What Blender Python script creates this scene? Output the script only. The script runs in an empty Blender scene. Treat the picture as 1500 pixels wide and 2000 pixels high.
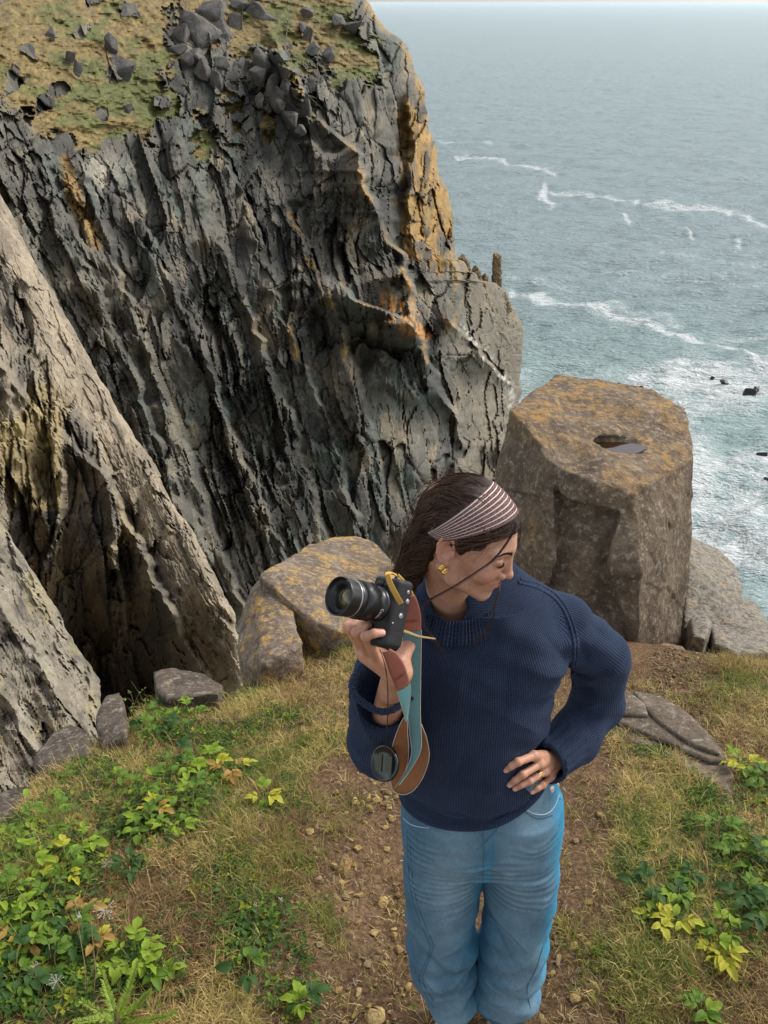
import bpy, bmesh, math, random
import numpy as np
from mathutils import Vector, Matrix
random.seed(7); RNG = np.random.default_rng(7)
SC = bpy.context.scene
COL = SC.collection

# ------------------------------------------------------------------ camera, sky, sun, exposure
F = 1800.0                      # focal length in photo pixels (photo 1500 x 2000)
PITCH = math.atan(999.5 / F)    # the horizon lies on the top edge of the picture
CZ = 2.446                      # lens height above the ground the woman stands on
cam_data = bpy.data.cameras.new("camera"); cam = bpy.data.objects.new("camera", cam_data); COL.objects.link(cam)
cam_data.sensor_fit = 'VERTICAL'; cam_data.sensor_height = 24.0; cam_data.lens = 24.0 * F / 2000.0
cam_data.clip_start = 0.05; cam_data.clip_end = 60000.0
cam.location = (0, 0, CZ); cam.rotation_euler = (math.pi / 2 - PITCH, 0, 0)
SC.camera = cam
SUN_AZ, SUN_EL = 62.0, 46.0      # sun to the right, a little beyond the woman (degrees from +Y towards +X)
world = bpy.data.worlds.new("World"); SC.world = world; world.use_nodes = True
wt = world.node_tree; wt.nodes.clear()
sky = wt.nodes.new('ShaderNodeTexSky'); sky.sky_type = 'NISHITA'; sky.sun_disc = False
sky.sun_elevation = math.radians(SUN_EL); sky.sun_rotation = math.radians(SUN_AZ)
sky.air_density = 1.0; sky.dust_density = 1.6; sky.ozone_density = 1.0
hs = wt.nodes.new('ShaderNodeHueSaturation'); hs.inputs['Saturation'].default_value = 0.34
bg = wt.nodes.new('ShaderNodeBackground'); bg.inputs['Strength'].default_value = 0.15
wo = wt.nodes.new('ShaderNodeOutputWorld')
wt.links.new(sky.outputs[0], hs.inputs['Color']); wt.links.new(hs.outputs[0], bg.inputs['Color']); wt.links.new(bg.outputs[0], wo.inputs['Surface'])
sun_data = bpy.data.lights.new("sun", 'SUN'); sun_data.energy = 1.5; sun_data.angle = math.radians(20); sun_data.color = (1.0, 0.94, 0.85)
sun = bpy.data.objects.new("sun", sun_data); COL.objects.link(sun)
_sd = Vector((math.sin(math.radians(SUN_AZ)) * math.cos(math.radians(SUN_EL)), math.cos(math.radians(SUN_AZ)) * math.cos(math.radians(SUN_EL)), math.sin(math.radians(SUN_EL))))
sun.rotation_euler = (-_sd).to_track_quat('-Z', 'Y').to_euler()
SC.view_settings.view_transform = 'Standard'; SC.view_settings.look = 'None'
SC.view_settings.exposure = 0.80; SC.view_settings.gamma = 1.0; SC.view_settings.use_curve_mapping = False
SC.cycles.max_bounces = 5; SC.cycles.diffuse_bounces = 3; SC.cycles.use_denoising = True

# ------------------------------------------------------------------ geometry of the place, measured from the photo
SP, CP = math.sin(PITCH), math.cos(PITCH)
def W(px, py, Y):
    """point of the place seen at photo pixel (px, py) that lies Y metres ahead"""
    px = np.asarray(px, float); py = np.asarray(py, float)
    s = (px - 750) / F; t = (py - 1000) / F
    dy = CP - t * SP; dz = -SP - t * CP
    k = Y / dy
    return np.stack(np.broadcast_arrays(s * k, Y + 0 * k, CZ + dz * k), -1)
def PX(p):
    p = np.asarray(p, float); y = p[..., 1]; z = p[..., 2] - CZ
    d = y * CP - z * SP; u = y * SP + z * CP
    d = np.where(np.abs(d) < 1e-3, 1e-3, d)
    return 750 + F * p[..., 0] / d, 1000 - F * u / d, d

# ------------------------------------------------------------------ noise
def _h(ix, iy, iz, s=0):
    n = (ix.astype(np.int64) * 374761393 + iy.astype(np.int64) * 668265263 + iz.astype(np.int64) * 2147483647 + s * 974634777) & 0xFFFFFFFF
    n = ((n ^ (n >> 13)) * 1274126177) & 0xFFFFFFFF
    n = ((n ^ (n >> 16)) * 2246822519) & 0xFFFFFFFF
    return ((n ^ (n >> 15)) & 0xFFFFFF) / float(0xFFFFFF)
def vnoise(x, y, z=None, s=0):
    x = np.asarray(x, float); y = np.asarray(y, float); z = np.zeros_like(x) if z is None else np.asarray(z, float)
    ix, iy, iz = np.floor(x), np.floor(y), np.floor(z)
    fx, fy, fz = x - ix, y - iy, z - iz
    fx = fx * fx * (3 - 2 * fx); fy = fy * fy * (3 - 2 * fy); fz = fz * fz * (3 - 2 * fz)
    r = 0
    for dx in (0, 1):
        for dy in (0, 1):
            for dz in (0, 1):
                w = (fx if dx else 1 - fx) * (fy if dy else 1 - fy) * (fz if dz else 1 - fz)
                r = r + w * _h(ix + dx, iy + dy, iz + dz, s)
    return r * 2 - 1
def fbm(x, y, z=None, o=4, s=0, g=0.5):
    a, t, f = 1.0, 0, 1.0
    for k in range(o):
        t = t + a * vnoise(x * f, y * f, None if z is None else z * f, s + k * 17); a *= g; f *= 2.03
    return t
def cells(u, v, s=0, jit=0.9):
    """jagged cells: id hashes, offset from the cell's centre, distance to the cell's edge"""
    iu, iv = np.floor(u), np.floor(v)
    b1 = np.full(u.shape, 9.0); b2 = np.full(u.shape, 9.0)
    cu = np.zeros(u.shape); cv = np.zeros(u.shape); ci = np.zeros(u.shape); cj = np.zeros(u.shape)
    for du in (-1, 0, 1):
        for dv in (-1, 0, 1):
            a, b = iu + du, iv + dv; zz = np.zeros_like(a)
            x = a + 0.5 + jit * (_h(a, b, zz, s) - 0.5); y = b + 0.5 + jit * (_h(a, b, zz, s + 1) - 0.5)
            d = np.maximum(np.abs(u - x), np.abs(v - y)) ** 1.6 + 0.35 * np.abs(u - x + .4 * (v - y))
            n = d < b1
            b2 = np.where(n, b1, np.minimum(b2, d)); b1 = np.where(n, d, b1)
            cu = np.where(n, x, cu); cv = np.where(n, y, cv); ci = np.where(n, a, ci); cj = np.where(n, b, cj)
    z = np.zeros_like(ci)
    return dict(h=_h(ci, cj, z, s + 5), h2=_h(ci, cj, z, s + 6), h3=_h(ci, cj, z, s + 7), h4=_h(ci, cj, z, s + 8), du=u - cu, dv=v - cv, e=b2 - b1)
def sst(a, b, x):
    t = np.clip((x - a) / (b - a + 1e-12), 0, 1); return t * t * (3 - 2 * t)
def interp_pts(pts, x, y, power=2.2, eps=30):
    """smooth value through scattered (x, y, value) points"""
    num = 0; den = 0
    for (a, b, v) in pts:
        w = 1.0 / ((x - a) ** 2 + (y - b) ** 2 + eps * eps) ** (power / 2 * 1.0)
        num = num + w * v; den = den + w
    return num / den
def poly_dist(poly, x, y, closed=True):
    """signed distance, negative inside"""
    P = np.asarray(poly, float); n = len(P); d = np.full(np.shape(x), 1e9); ins = np.zeros(np.shape(x), bool)
    for i in range(n if closed else n - 1):
        ax, ay = P[i]; bx, by = P[(i + 1) % n]
        ex, ey = bx - ax, by - ay; t = np.clip(((x - ax) * ex + (y - ay) * ey) / (ex * ex + ey * ey + 1e-12), 0, 1)
        d = np.minimum(d, np.hypot(x - ax - t * ex, y - ay - t * ey))
        if closed:
            c = ((ay > y) != (by > y)) & (x < (bx - ax) * (y - ay) / (by - ay + 1e-12) + ax); ins ^= c
    return np.where(ins, -d, d) if closed else d

# ------------------------------------------------------------------ mesh helpers
def mesh(name, v, faces, smooth=True, mats=(), attrs=None, fmat=None):
    """faces: (n,3) or (n,4) integer array, or a list of such arrays"""
    me = bpy.data.meshes.new(name); v = np.asarray(v, np.float32).reshape(-1, 3)
    fl = faces if isinstance(faces, list) else [faces]
    fl = [np.asarray(f, np.int32) for f in fl if len(f)]
    nf = sum(len(f) for f in fl); loops = np.concatenate([f.ravel() for f in fl]); tot = np.concatenate([np.full(len(f), f.shape[1], np.int32) for f in fl])
    me.vertices.add(len(v)); me.vertices.foreach_set('co', v.ravel())
    me.loops.add(len(loops)); me.loops.foreach_set('vertex_index', loops)
    me.polygons.add(nf); me.polygons.foreach_set('loop_start', np.concatenate([[0], np.cumsum(tot)[:-1]]).astype(np.int32))
    me.polygons.foreach_set('use_smooth', np.full(nf, smooth, bool))
    for m in mats: me.materials.append(m)
    if fmat is not None: me.polygons.foreach_set('material_index', np.asarray(fmat, np.int32))
    for k, a in (attrs or {}).items():
        a = np.asarray(a, np.float32)
        if a.ndim == 1: at = me.attributes.new(k, 'FLOAT', 'POINT'); at.data.foreach_set('value', a)
        else: at = me.attributes.new(k, 'FLOAT_VECTOR', 'POINT'); at.data.foreach_set('vector', a.ravel())
    me.update(calc_edges=True); me.validate()
    return me
def link(name, me, parent=None, label=None, cat=None, group=None, kind=None, loc=None, rot=None, scale=None):
    o = bpy.data.objects.new(name, me); COL.objects.link(o)
    if parent is not None: o.parent = parent
    if loc is not None: o.location = loc
    if rot is not None: o.rotation_euler = rot
    if scale is not None: o.scale = scale if hasattr(scale, '__len__') else (scale,) * 3
    if label: o['label'] = label
    if cat: o['category'] = cat
    if group: o['group'] = group
    if kind: o['kind'] = kind
    return o
def grid_faces(nr, nc, wrap=False):
    r = np.arange(nr - 1)[:, None]; c = np.arange(nc if wrap else nc - 1)[None, :]; c2 = (c + 1) % nc
    return np.stack([r * nc + c, r * nc + c2, (r + 1) * nc + c2, (r + 1) * nc + c], -1).reshape(-1, 4)

# ------------------------------------------------------------------ material helpers
class Mat:
    def __init__(s, name, rough=0.8, spec=0.3):
        s.m = bpy.data.materials.new(name); s.m.use_nodes = True; s.t = s.m.node_tree; s.t.nodes.clear()
        s.out = s.n('ShaderNodeOutputMaterial'); s.b = s.n('ShaderNodeBsdfPrincipled'); s.l(s.b.outputs[0], s.out.inputs[0])
        s.b.inputs['Roughness'].default_value = rough; s.b.inputs['Specular IOR Level'].default_value = spec
    def n(s, t, **k):
        o = s.t.nodes.new(t)
        for a, b in k.items(): setattr(o, a, b)
        return o
    def l(s, a, b): s.t.links.new(a, b)
    def put(s, sock, v):
        if hasattr(v, 'node'): s.l(v, sock)
        elif v is not None:
            if sock.type == 'RGBA' and len(v) == 3: v = (*v, 1)
            sock.default_value = v
    def obj(s): return s.n('ShaderNodeTexCoord').outputs['Object']
    def attr(s, name, vec=False):
        a = s.n('ShaderNodeAttribute', attribute_name=name); return a.outputs['Vector' if vec else 'Fac']
    def mapv(s, v, scale=(1, 1, 1), rot=(0, 0, 0), loc=(0, 0, 0)):
        m = s.n('ShaderNodeMapping'); s.l(v, m.inputs[0]); m.inputs['Scale'].default_value = scale; m.inputs['Rotation'].default_value = rot; m.inputs['Location'].default_value = loc
        return m.outputs[0]
    def noise(s, v, scale, detail=4, rough=0.55, dist=0.0):
        m = s.n('ShaderNodeTexNoise'); s.l(v, m.inputs['Vector']); m.inputs['Scale'].default_value = scale; m.inputs['Detail'].default_value = detail
        m.inputs['Roughness'].default_value = rough; m.inputs['Distortion'].default_value = dist; return m.outputs['Fac']
    def vor(s, v, scale, feature='F1', out='Distance', rand=1.0):
        m = s.n('ShaderNodeTexVoronoi', feature=feature); s.l(v, m.inputs['Vector']); m.inputs['Scale'].default_value = scale; m.inputs['Randomness'].default_value = rand; return m.outputs[out]
    def ramp(s, f, stops, interp='LINEAR'):
        r = s.n('ShaderNodeValToRGB'); s.put(r.inputs[0], f); e = r.color_ramp; e.interpolation = interp
        while len(e.elements) < len(stops): e.elements.new(0.5)
        for k, (p, c) in enumerate(stops):
            e.elements[k].position = p; e.elements[k].color = (*c, 1) if hasattr(c, '__len__') else (c, c, c, 1)
        return r.outputs[0]
    def math(s, op, a, b=None, c=None, clamp=False):
        m = s.n('ShaderNodeMath', operation=op, use_clamp=clamp)
        for k, v in enumerate((a, b, c)):
            if v is not None: s.put(m.inputs[k], v)
        return m.outputs[0]
    def mix(s, f, a, b, mode='MIX'):
        m = s.n('ShaderNodeMix', data_type='RGBA', blend_type=mode); s.put(m.inputs[0], f); s.put(m.inputs[6], a); s.put(m.inputs[7], b); return m.outputs[2]
    def step(s, f, a, b): 
        m = s.n('ShaderNodeMapRange', interpolation_type='SMOOTHSTEP'); s.put(m.inputs[0], f); m.inputs[1].default_value = a; m.inputs[2].default_value = b; return m.outputs[0]
    def bump(s, h, strength=0.3, dist=0.01, prev=None):
        m = s.n('ShaderNodeBump'); m.inputs['Strength'].default_value = strength; m.inputs['Distance'].default_value = dist; s.put(m.inputs['Height'], h)
        if prev is not None: s.l(prev, m.inputs['Normal'])
        s.l(m.outputs[0], s.b.inputs['Normal']); return m.outputs[0]
    def color(s, v): s.put(s.b.inputs['Base Color'], v)
    def rough(s, v): s.put(s.b.inputs['Roughness'], v)
def plain(name, col, rough=0.6, spec=0.4, metal=0.0, var=0.0, bump=0.0, scale=200):
    m = Mat(name, rough, spec); m.b.inputs['Metallic'].default_value = metal
    if var or bump:
        n = m.noise(m.obj(), scale, 3)
        m.color(m.mix(n, tuple(c * (1 - var) for c in col), tuple(min(1, c * (1 + var)) for c in col)))
        if bump: m.bump(n, bump, 0.001)
    else: m.color(col)
    return m.m

# ================================================================== the ground the woman stands on
def G0(x, y):
    t = np.maximum(0, y - 1.7)
    z = -0.25 * (t - 0.35 * (1 - np.exp(-t / 0.35)))
    z = z + 0.05 * np.exp(-((x + 1.1) / 0.6) ** 2 - ((y - 1.6) / 1.0) ** 2) + 0.07 * sst(0.75, 1.6, x)
    path = np.exp(-((x - 0.12 - 0.28 * np.clip(y - 2.0, 0, 4)) / 0.36) ** 2)
    return z - 0.045 * path
_edge_px = [(-900, 1850), (-350, 1740), (0, 1590), (60, 1520), (180, 1420), (300, 1345), (440, 1325), (560, 1235), (660, 1130), (800, 1125), (960, 1150), (1180, 1215), (1345, 1243), (1500, 1258), (1800, 1285), (2300, 1305)]
def _flat_hit(px, py, fn):
    px = np.asarray(px, float); py = np.asarray(py, float)
    sh = np.broadcast(px, py).shape; lo = np.full(sh, 0.4); hi = np.full(sh, 9.0); done = np.zeros(sh, bool)
    for Y in np.arange(0.5, 8.0, 0.06):
        p = W(px, py, Y); b = (p[..., 2] < fn(p[..., 0], p[..., 1])) & ~done
        hi = np.where(b, Y, hi); lo = np.where(b, Y - 0.06, lo); done |= b
    for _ in range(9):
        mid = (lo + hi) / 2; p = W(px, py, mid); below = p[..., 2] < fn(p[..., 0], p[..., 1])
        hi = np.where(below, mid, hi); lo = np.where(below, lo, mid)
    p = W(px, py, hi); return p
_ep = np.array([_flat_hit(a, b, G0)[:2] for a, b in _edge_px])
EDGE = np.vstack([[[-40, _ep[0][1] - 14]], _ep, [[40, _ep[-1][1] - 3]], [[40, -60]], [[-40, -60]]])
def edge_out(x, y): return poly_dist(EDGE, x, y)      # positive beyond the brink
def G(x, y, fine=False):
    x = np.asarray(x, float); y = np.asarray(y, float)
    d = edge_out(x, y) + 0.05 * vnoise(x * 3, y * 3, s=3)
    z = G0(x, y) + 0.022 * fbm(x * 2.2, y * 2.2, o=3, s=5)
    if fine: z = z + 0.006 * fbm(x * 14, y * 14, o=3, s=9)
    z = z - 0.10 * np.exp(np.clip(d, -3, 0.0) / 0.18) * sst(-0.8, 0.1, d)
    return z - 2.6 * np.maximum(0, d) - 0.25 * sst(0, 0.15, d)
def gp(px, py):
    """ground point seen at a photo pixel"""
    return _flat_hit(px, py, lambda a, b: G(a, b))
def axis(parts):
    return np.unique(np.concatenate([np.arange(a, b, s) for a, b, s in parts]).round(4))
def grid_lookup(fn, x0, x1, y0, y1, st):
    ax, ay = np.arange(x0, x1, st), np.arange(y0, y1, st); T = fn(*np.meshgrid(ax, ay))
    def f(x, y):
        u = np.clip((np.asarray(x, float) - x0) / st, 0, len(ax) - 1.001); v = np.clip((np.asarray(y, float) - y0) / st, 0, len(ay) - 1.001); i = u.astype(int); j = v.astype(int); a = u - i; b = v - j
        return (T[j, i] * (1 - a) + T[j, i + 1] * a) * (1 - b) + (T[j + 1, i] * (1 - a) + T[j + 1, i + 1] * a) * b
    return f
_edge_exact, _G_exact = edge_out, G
edge_fast = grid_lookup(_edge_exact, -4.5, 4.5, .0, 7.0, .03)
G_fast = grid_lookup(lambda a, b: _G_exact(a, b, True), -4.0, 4.0, .2, 6.2, .012)
def gp(px, py):
    return _flat_hit(px, py, G_fast)
gx = axis([(-40, -8, 4), (-8, -3, .25), (-3, -2.2, .06), (-2.2, 2.9, .025), (2.9, 4, .08), (4, 8, .3), (8, 41, 4)])
gy = axis([(-60, -8, 6), (-8, 0, .8), (0, 0.4, .08), (0.4, 5.2, .025), (5.2, 7, .1), (7, 12, .5), (12, 34, 3)])
GX, GY = np.meshgrid(gx, gy)
GZ = np.maximum(G(GX, GY, True), -63)
def pathness(px, py, x=None, y=None):
    """1 on the bare trodden path, 0 in the grass (outline traced on the ground)"""
    pl = [(480, 2150), (512, 1900), (552, 1760), (602, 1600), (650, 1480), (715, 1370), (850, 1250), (1180, 1180), (1240, 1240), (1400, 1285), (1375, 1400), (1230, 1340), (1190, 1440), (1235, 1560), (1230, 1700), (1205, 1850), (1235, 2150)]
    P = np.array([gp(a, min(b, 2100))[:2] for a, b in pl]); P[0] += (0, -2.5); P[-1] += (0, -2.5)
    return P
PATH = pathness(0, 0)
_pd = poly_dist(PATH, GX, GY) + 0.07 * fbm(GX * 5, GY * 5, o=3, s=21)
gpath = 1 - sst(-0.03, 0.06, _pd)
path_at = grid_lookup(lambda x, y: 1 - sst(-0.03, 0.06, poly_dist(PATH, x, y) + 0.07 * fbm(x * 5, y * 5, o=3, s=21)), -4.2, 4.2, .2, 6.2, .015)
m = Mat("earth", 0.95, 0.15); o = m.obj()
big = m.noise(o, 3.5, 5, 0.6); fine = m.noise(o, 60, 5, 0.7); peb = m.vor(o, 75)
soil = m.ramp(m.math('ADD', m.math('MULTIPLY', fine, 0.7), m.math('MULTIPLY', big, 0.35)), [(0.34, (0.034, 0.018, 0.010)), (0.54, (0.140, 0.084, 0.046)), (0.76, (0.31, 0.20, 0.105))])
litter = m.ramp(m.math('ADD', m.math('MULTIPLY', fine, 0.8), m.math('MULTIPLY', big, 0.25)), [(0.36, (0.05, 0.030, 0.015)), (0.56, (0.16, 0.105, 0.050)), (0.78, (0.38, 0.27, 0.13))])
m.color(m.mix(m.attr('path'), litter, soil)); m.bump(m.math('ADD', fine, m.math('MULTIPLY', peb, -0.5)), 0.8, 0.012)
EARTH = m.m
link("ground", mesh("ground", np.stack([GX, GY, GZ], -1), grid_faces(len(gy), len(gx)), True, [EARTH], {'path': gpath.ravel()}), kind='structure')

# ================================================================== the sea
SEA = -60.0
rr = np.concatenate([np.geomspace(12, 90, 40), np.geomspace(92, 2200, 520), np.geomspace(2640, 50000, 90)])
th = np.radians(np.concatenate([np.linspace(-180, -14, 30)[:-1], np.linspace(-14, 34, 430), np.linspace(34, 180, 24)[1:-1]]))
R_, T_ = np.meshgrid(rr, th, indexing='ij'); sx = R_ * np.sin(T_); sy = R_ * np.cos(T_)
ux, uy = sx * .92 + sy * .4, sy * .92 - sx * .4
wv = 0.60 * vnoise(ux / 18, uy / 8, s=31) + 0.55 * vnoise(ux / 8 + 5, uy / 3.2, s=32) + 0.34 * vnoise(sx / 4.2, sy / 1.9, s=33) + 0.12 * vnoise(sx / 1.8, sy / 1.0, s=34)
wv = wv * (1 - sst(300, 3000, R_) * 0.93)
spx, spy, _ = PX(np.stack([sx, sy, np.full_like(sx, SEA)], -1))
ahead = sy > 5
def streak(pts, w, amp=1.0):
    return amp * np.exp(-(poly_dist(pts, spx + 14 * fbm(spx / 60, spy / 25, o=2, s=41), spy + 5 * fbm(spx / 35, spy / 12, o=2, s=42), closed=False) / w) ** 2)
dens = 0.0 * spx
dens = np.maximum(dens, streak([(850, 272), (905, 278), (960, 280)], 4, .55)); dens = np.maximum(dens, streak([(850, 292), (930, 296)], 4, .45))
dens = np.maximum(dens, streak([(900, 308), (980, 316), (1050, 330), (1090, 340)], 5, .72))
dens = np.maximum(dens, streak([(1085, 372), (1150, 384), (1250, 396), (1340, 406), (1420, 414), (1500, 436)], 6, .8)); dens = np.maximum(dens, streak([(1420, 412), (1500, 440), (1600, 470)], 12, .62))
dens = np.maximum(dens, streak([(1000, 572), (1080, 590), (1180, 606), (1240, 625), (1330, 655), (1400, 672), (1450, 690), (1520, 720)], 9, .85))
dens = np.maximum(dens, streak([(1050, 590), (1200, 596), (1330, 635)], 12, .55)); dens = np.maximum(dens, streak([(1390, 660), (1500, 655)], 8, .6))
dens = np.maximum(dens, streak([(1000, 540), (1060, 560), (1130, 570)], 10, .5)); dens = np.maximum(dens, streak([(1180, 530), (1330, 540), (1500, 560)], 12, .42)); dens = np.maximum(dens, streak([(1300, 500), (1500, 515)], 8, .5))
dens = np.maximum(dens, streak([(1070, 368), (1058, 385), (1072, 400)], 10, .95)); dens = np.maximum(dens, streak([(1225, 418), (1235, 434)], 8, .75)); dens = np.maximum(dens, streak([(1345, 446), (1362, 464)], 5, .8)); dens = np.maximum(dens, streak([(1425, 464), (1440, 482)], 6, .8))
surf = sst(690, 735, spy + 20 * vnoise(spx / 90, spy / 60, s=44) + 0.04 * (spx - 1000)) * (0.60 + 0.26 * fbm(spx / 120, spy / 60, o=3, s=45))
surf = surf - 0.22 * np.exp(-((spx - 1440) / 90) ** 2 - ((spy - 850) / 45) ** 2) + 0.24 * np.exp(-((spx - 1420) / 110) ** 2 - ((spy - 985) / 70) ** 2) + 0.22 * np.exp(-((spx - 1330) / 190) ** 2 - ((spy - 735) / 26) ** 2)
surf = surf - 0.25 * sst(1080, 1150, spy) 
dens = np.clip(np.maximum(dens, np.where(spx > 1010, surf, surf * .8)), 0, 1) * ahead
aer = sst(480, 860, spy) * (0.75 + 0.25 * vnoise(spx / 130, spy / 60, s=47)) * ahead
sz = SEA + wv * (1 + 0.8 * dens)
m = Mat("seawater", 0.24, 0.14); o = m.obj()
wo_ = m.n('ShaderNodeVectorMath', operation='ADD'); nz = m.n('ShaderNodeTexNoise'); m.l(m.mapv(o, (.09, .13, .1)), nz.inputs['Vector']); nz.inputs['Detail'].default_value = 3
sc_ = m.n('ShaderNodeVectorMath', operation='SCALE'); m.l(nz.outputs['Color'], sc_.inputs[0]); sc_.inputs['Scale'].default_value = 9.0; m.l(o, wo_.inputs[0]); m.l(sc_.outputs[0], wo_.inputs[1])
lace = m.vor(m.mapv(wo_.outputs[0], (.16, .30, .2)), 1.0, 'DISTANCE_TO_EDGE'); lace2 = m.vor(m.mapv(wo_.outputs[0], (.5, .8, .5)), 1.0, 'DISTANCE_TO_EDGE'); pn = m.noise(m.mapv(wo_.outputs[0], (.22, .5, .3)), 1.0, 6, 0.65)
D = m.attr('foam')
lines = m.math('SUBTRACT', 1.0, m.math('ADD', m.math('MULTIPLY', lace, 1.9), m.math('MULTIPLY', lace2, 0.8)))
f = m.math('ADD', m.math('MULTIPLY', pn, 0.95), m.math('MULTIPLY', lines, 0.55))
foam = m.step(m.math('ADD', f, D), 1.25, 1.74)
foam = m.math('MULTIPLY', foam, m.step(D, 0.05, 0.30))
water = m.mix(m.attr('aerated'), (0.230, 0.288, 0.284), (0.228, 0.335, 0.308))
water = m.mix(m.math('MULTIPLY', D, m.attr('aerated')), water, (0.36, 0.48, 0.455))
water = m.mix(m.math('MULTIPLY', m.step(m.math('ADD', D, m.math('MULTIPLY', pn, .5)), .35, 1.25), 0.55), water, (0.50, 0.58, 0.57))
m.color(m.mix(foam, water, (0.66, 0.69, 0.68))); m.rough(m.mix(foam, (0.22,) * 3, (0.9,) * 3))
rp = m.math('ADD', m.math('MULTIPLY', m.noise(m.mapv(o, (.22, .6, 1)), 1.0, 5, 0.6), 2.2), m.noise(m.mapv(o, (.9, 2.0, 1)), 1.0, 3, 0.6))
nb_ = m.bump(m.math('ADD', rp, m.math('MULTIPLY', foam, 0.25)), 1.0, 1.0)
m.b.inputs['Specular IOR Level'].default_value = 0.0; gl = m.n('ShaderNodeBsdfGlossy'); gl.inputs['Roughness'].default_value = .22; m.l(nb_, gl.inputs['Normal']); gl.inputs['Color'].default_value = (.86, .93, .95, 1)
fr_ = m.n('ShaderNodeFresnel'); fr_.inputs['IOR'].default_value = 1.33; m.l(nb_, fr_.inputs['Normal']); fx = m.math('MULTIPLY', m.math('MINIMUM', m.math('MULTIPLY', fr_.outputs[0], 1.0), .50), m.math('SUBTRACT', 1.0, foam)); ms = m.n('ShaderNodeMixShader'); m.l(fx, ms.inputs[0]); m.l(m.b.outputs[0], ms.inputs[1]); m.l(gl.outputs[0], ms.inputs[2]); m.l(ms.outputs[0], m.out.inputs[0])
link("sea", mesh("sea", np.stack([sx, sy, sz], -1), grid_faces(len(rr), len(th)), True, [m.m], {'foam': dens.ravel(), 'aerated': aer.ravel()}), kind='structure')

# ================================================================== cliffs
def tps(pts):
    P = np.array(pts, float); X = P[:, :2] / 1000.0; v = P[:, 2]; n = len(P)
    k = lambda r2: np.where(r2 > 1e-12, 0.5 * r2 * np.log(r2 + 1e-12), 0)
    K = k(((X[:, None] - X[None]) ** 2).sum(-1)) + np.eye(n) * 1e-3
    A = np.zeros((n + 3, n + 3)); A[:n, :n] = K; A[:n, n] = 1; A[:n, n + 1:] = X; A[n, :n] = 1; A[n + 1:, :n] = X.T
    w = np.linalg.solve(A, np.concatenate([v, [0, 0, 0]]))
    def f(x, y):
        x = x / 1000.0; y = y / 1000.0; r = w[n] + w[n + 1] * x + w[n + 2] * y
        for i in range(n): r = r + w[i] * k((x - X[i, 0]) ** 2 + (y - X[i, 1]) ** 2)
        return r
    return f
def strata(px, py, us, ss, mid):
    u = px.copy()
    for _ in range(4): u = px - np.interp(u, us, ss) * (py - mid)
    return u
def rockface(u, v, scale=1.0, s=0, amps=(.017, .0105, .0050, .0017), tilt=1.0, crack=1.0):
    """jagged fractured relief in two strata coordinates (pixels); returns relief (fraction of distance) and the cells"""
    wu = u + (9 * fbm(u / 110, v / 160, o=2, s=s + 1) + 1.2 * vnoise(u / 8, v / 10, s=s + 4) + .22 * 60 * np.sin(v / 190 + u / 140)) * scale; wv_ = v + (22 * fbm(u / 60, v / 80, o=2, s=s + 2) + 2 * vnoise(u / 8, v / 9, s=s + 5) + .45 * u) * scale
    B = cells(wu / (150 * scale) + 3.3, wv_ / (420 * scale) + 1.7, s + 90, jit=1.0); d = amps[0] * (1.1 * (B['h'] - .5) + tilt * 2.6 * (B['h2'] - .5) * B['du'] + tilt * 1.6 * (B['h3'] - .5) * B['dv']); out = []; act = 1.0
    for k, (w, l) in enumerate(((68, 165), (31, 70), (13.5, 29), (5.6, 11))):
        c = cells(wu / (w * scale) + k * 7.3, wv_ / (l * scale) + k * 3.1, s + 10 * k, jit=1.0)
        a = amps[k] * act
        d = d + a * ((c['h'] - 0.5) * 1.1 + tilt * ((c['h2'] - 0.5) * 2.6 * c['du'] + (c['h3'] - 0.45) * 1.3 * c['dv'])) + crack * a * 0.36 * np.exp(-c['e'] / 0.045) * (c['h4'] > .35)
        act = act * (0.35 + 1.35 * c['h2'] ** 1.5) * (0.75 + 0.5 * sst(-.4, .5, vnoise(u / 90, v / 130, s=s + 6 + k)))
        out.append(c)
    return d, out
def crest(px, py, pts, A, wl, wr=7, jag=6, s=0, taper=60):
    """a rib of rock that steps back sharply on its right side"""
    P = np.array(pts, float); xc = np.interp(py, P[:, 1], P[:, 0]) + jag * fbm(py / 28, py * 0, o=3, s=s + 70)
    w = sst(P[0, 1] - taper, P[0, 1] + taper * .4, py) * (1 - sst(P[-1, 1] - taper * .2, P[-1, 1] + taper, py))
    d = px - xc; w = w * (0.45 + 0.55 * sst(-.35, .25, vnoise(py / 55 + px / 130, px / 75 - py / 160, s=s + 72))); wr = wr * (1 + 1.2 * (0.5 + 0.5 * vnoise(py / 26, px / 40, s=s + 73)))
    return -A * w * np.where(d < 0, np.exp(d / wl), 1 - sst(0, wr, d)), w * np.exp(-(d / 9) ** 2) * (d < 8)
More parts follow.
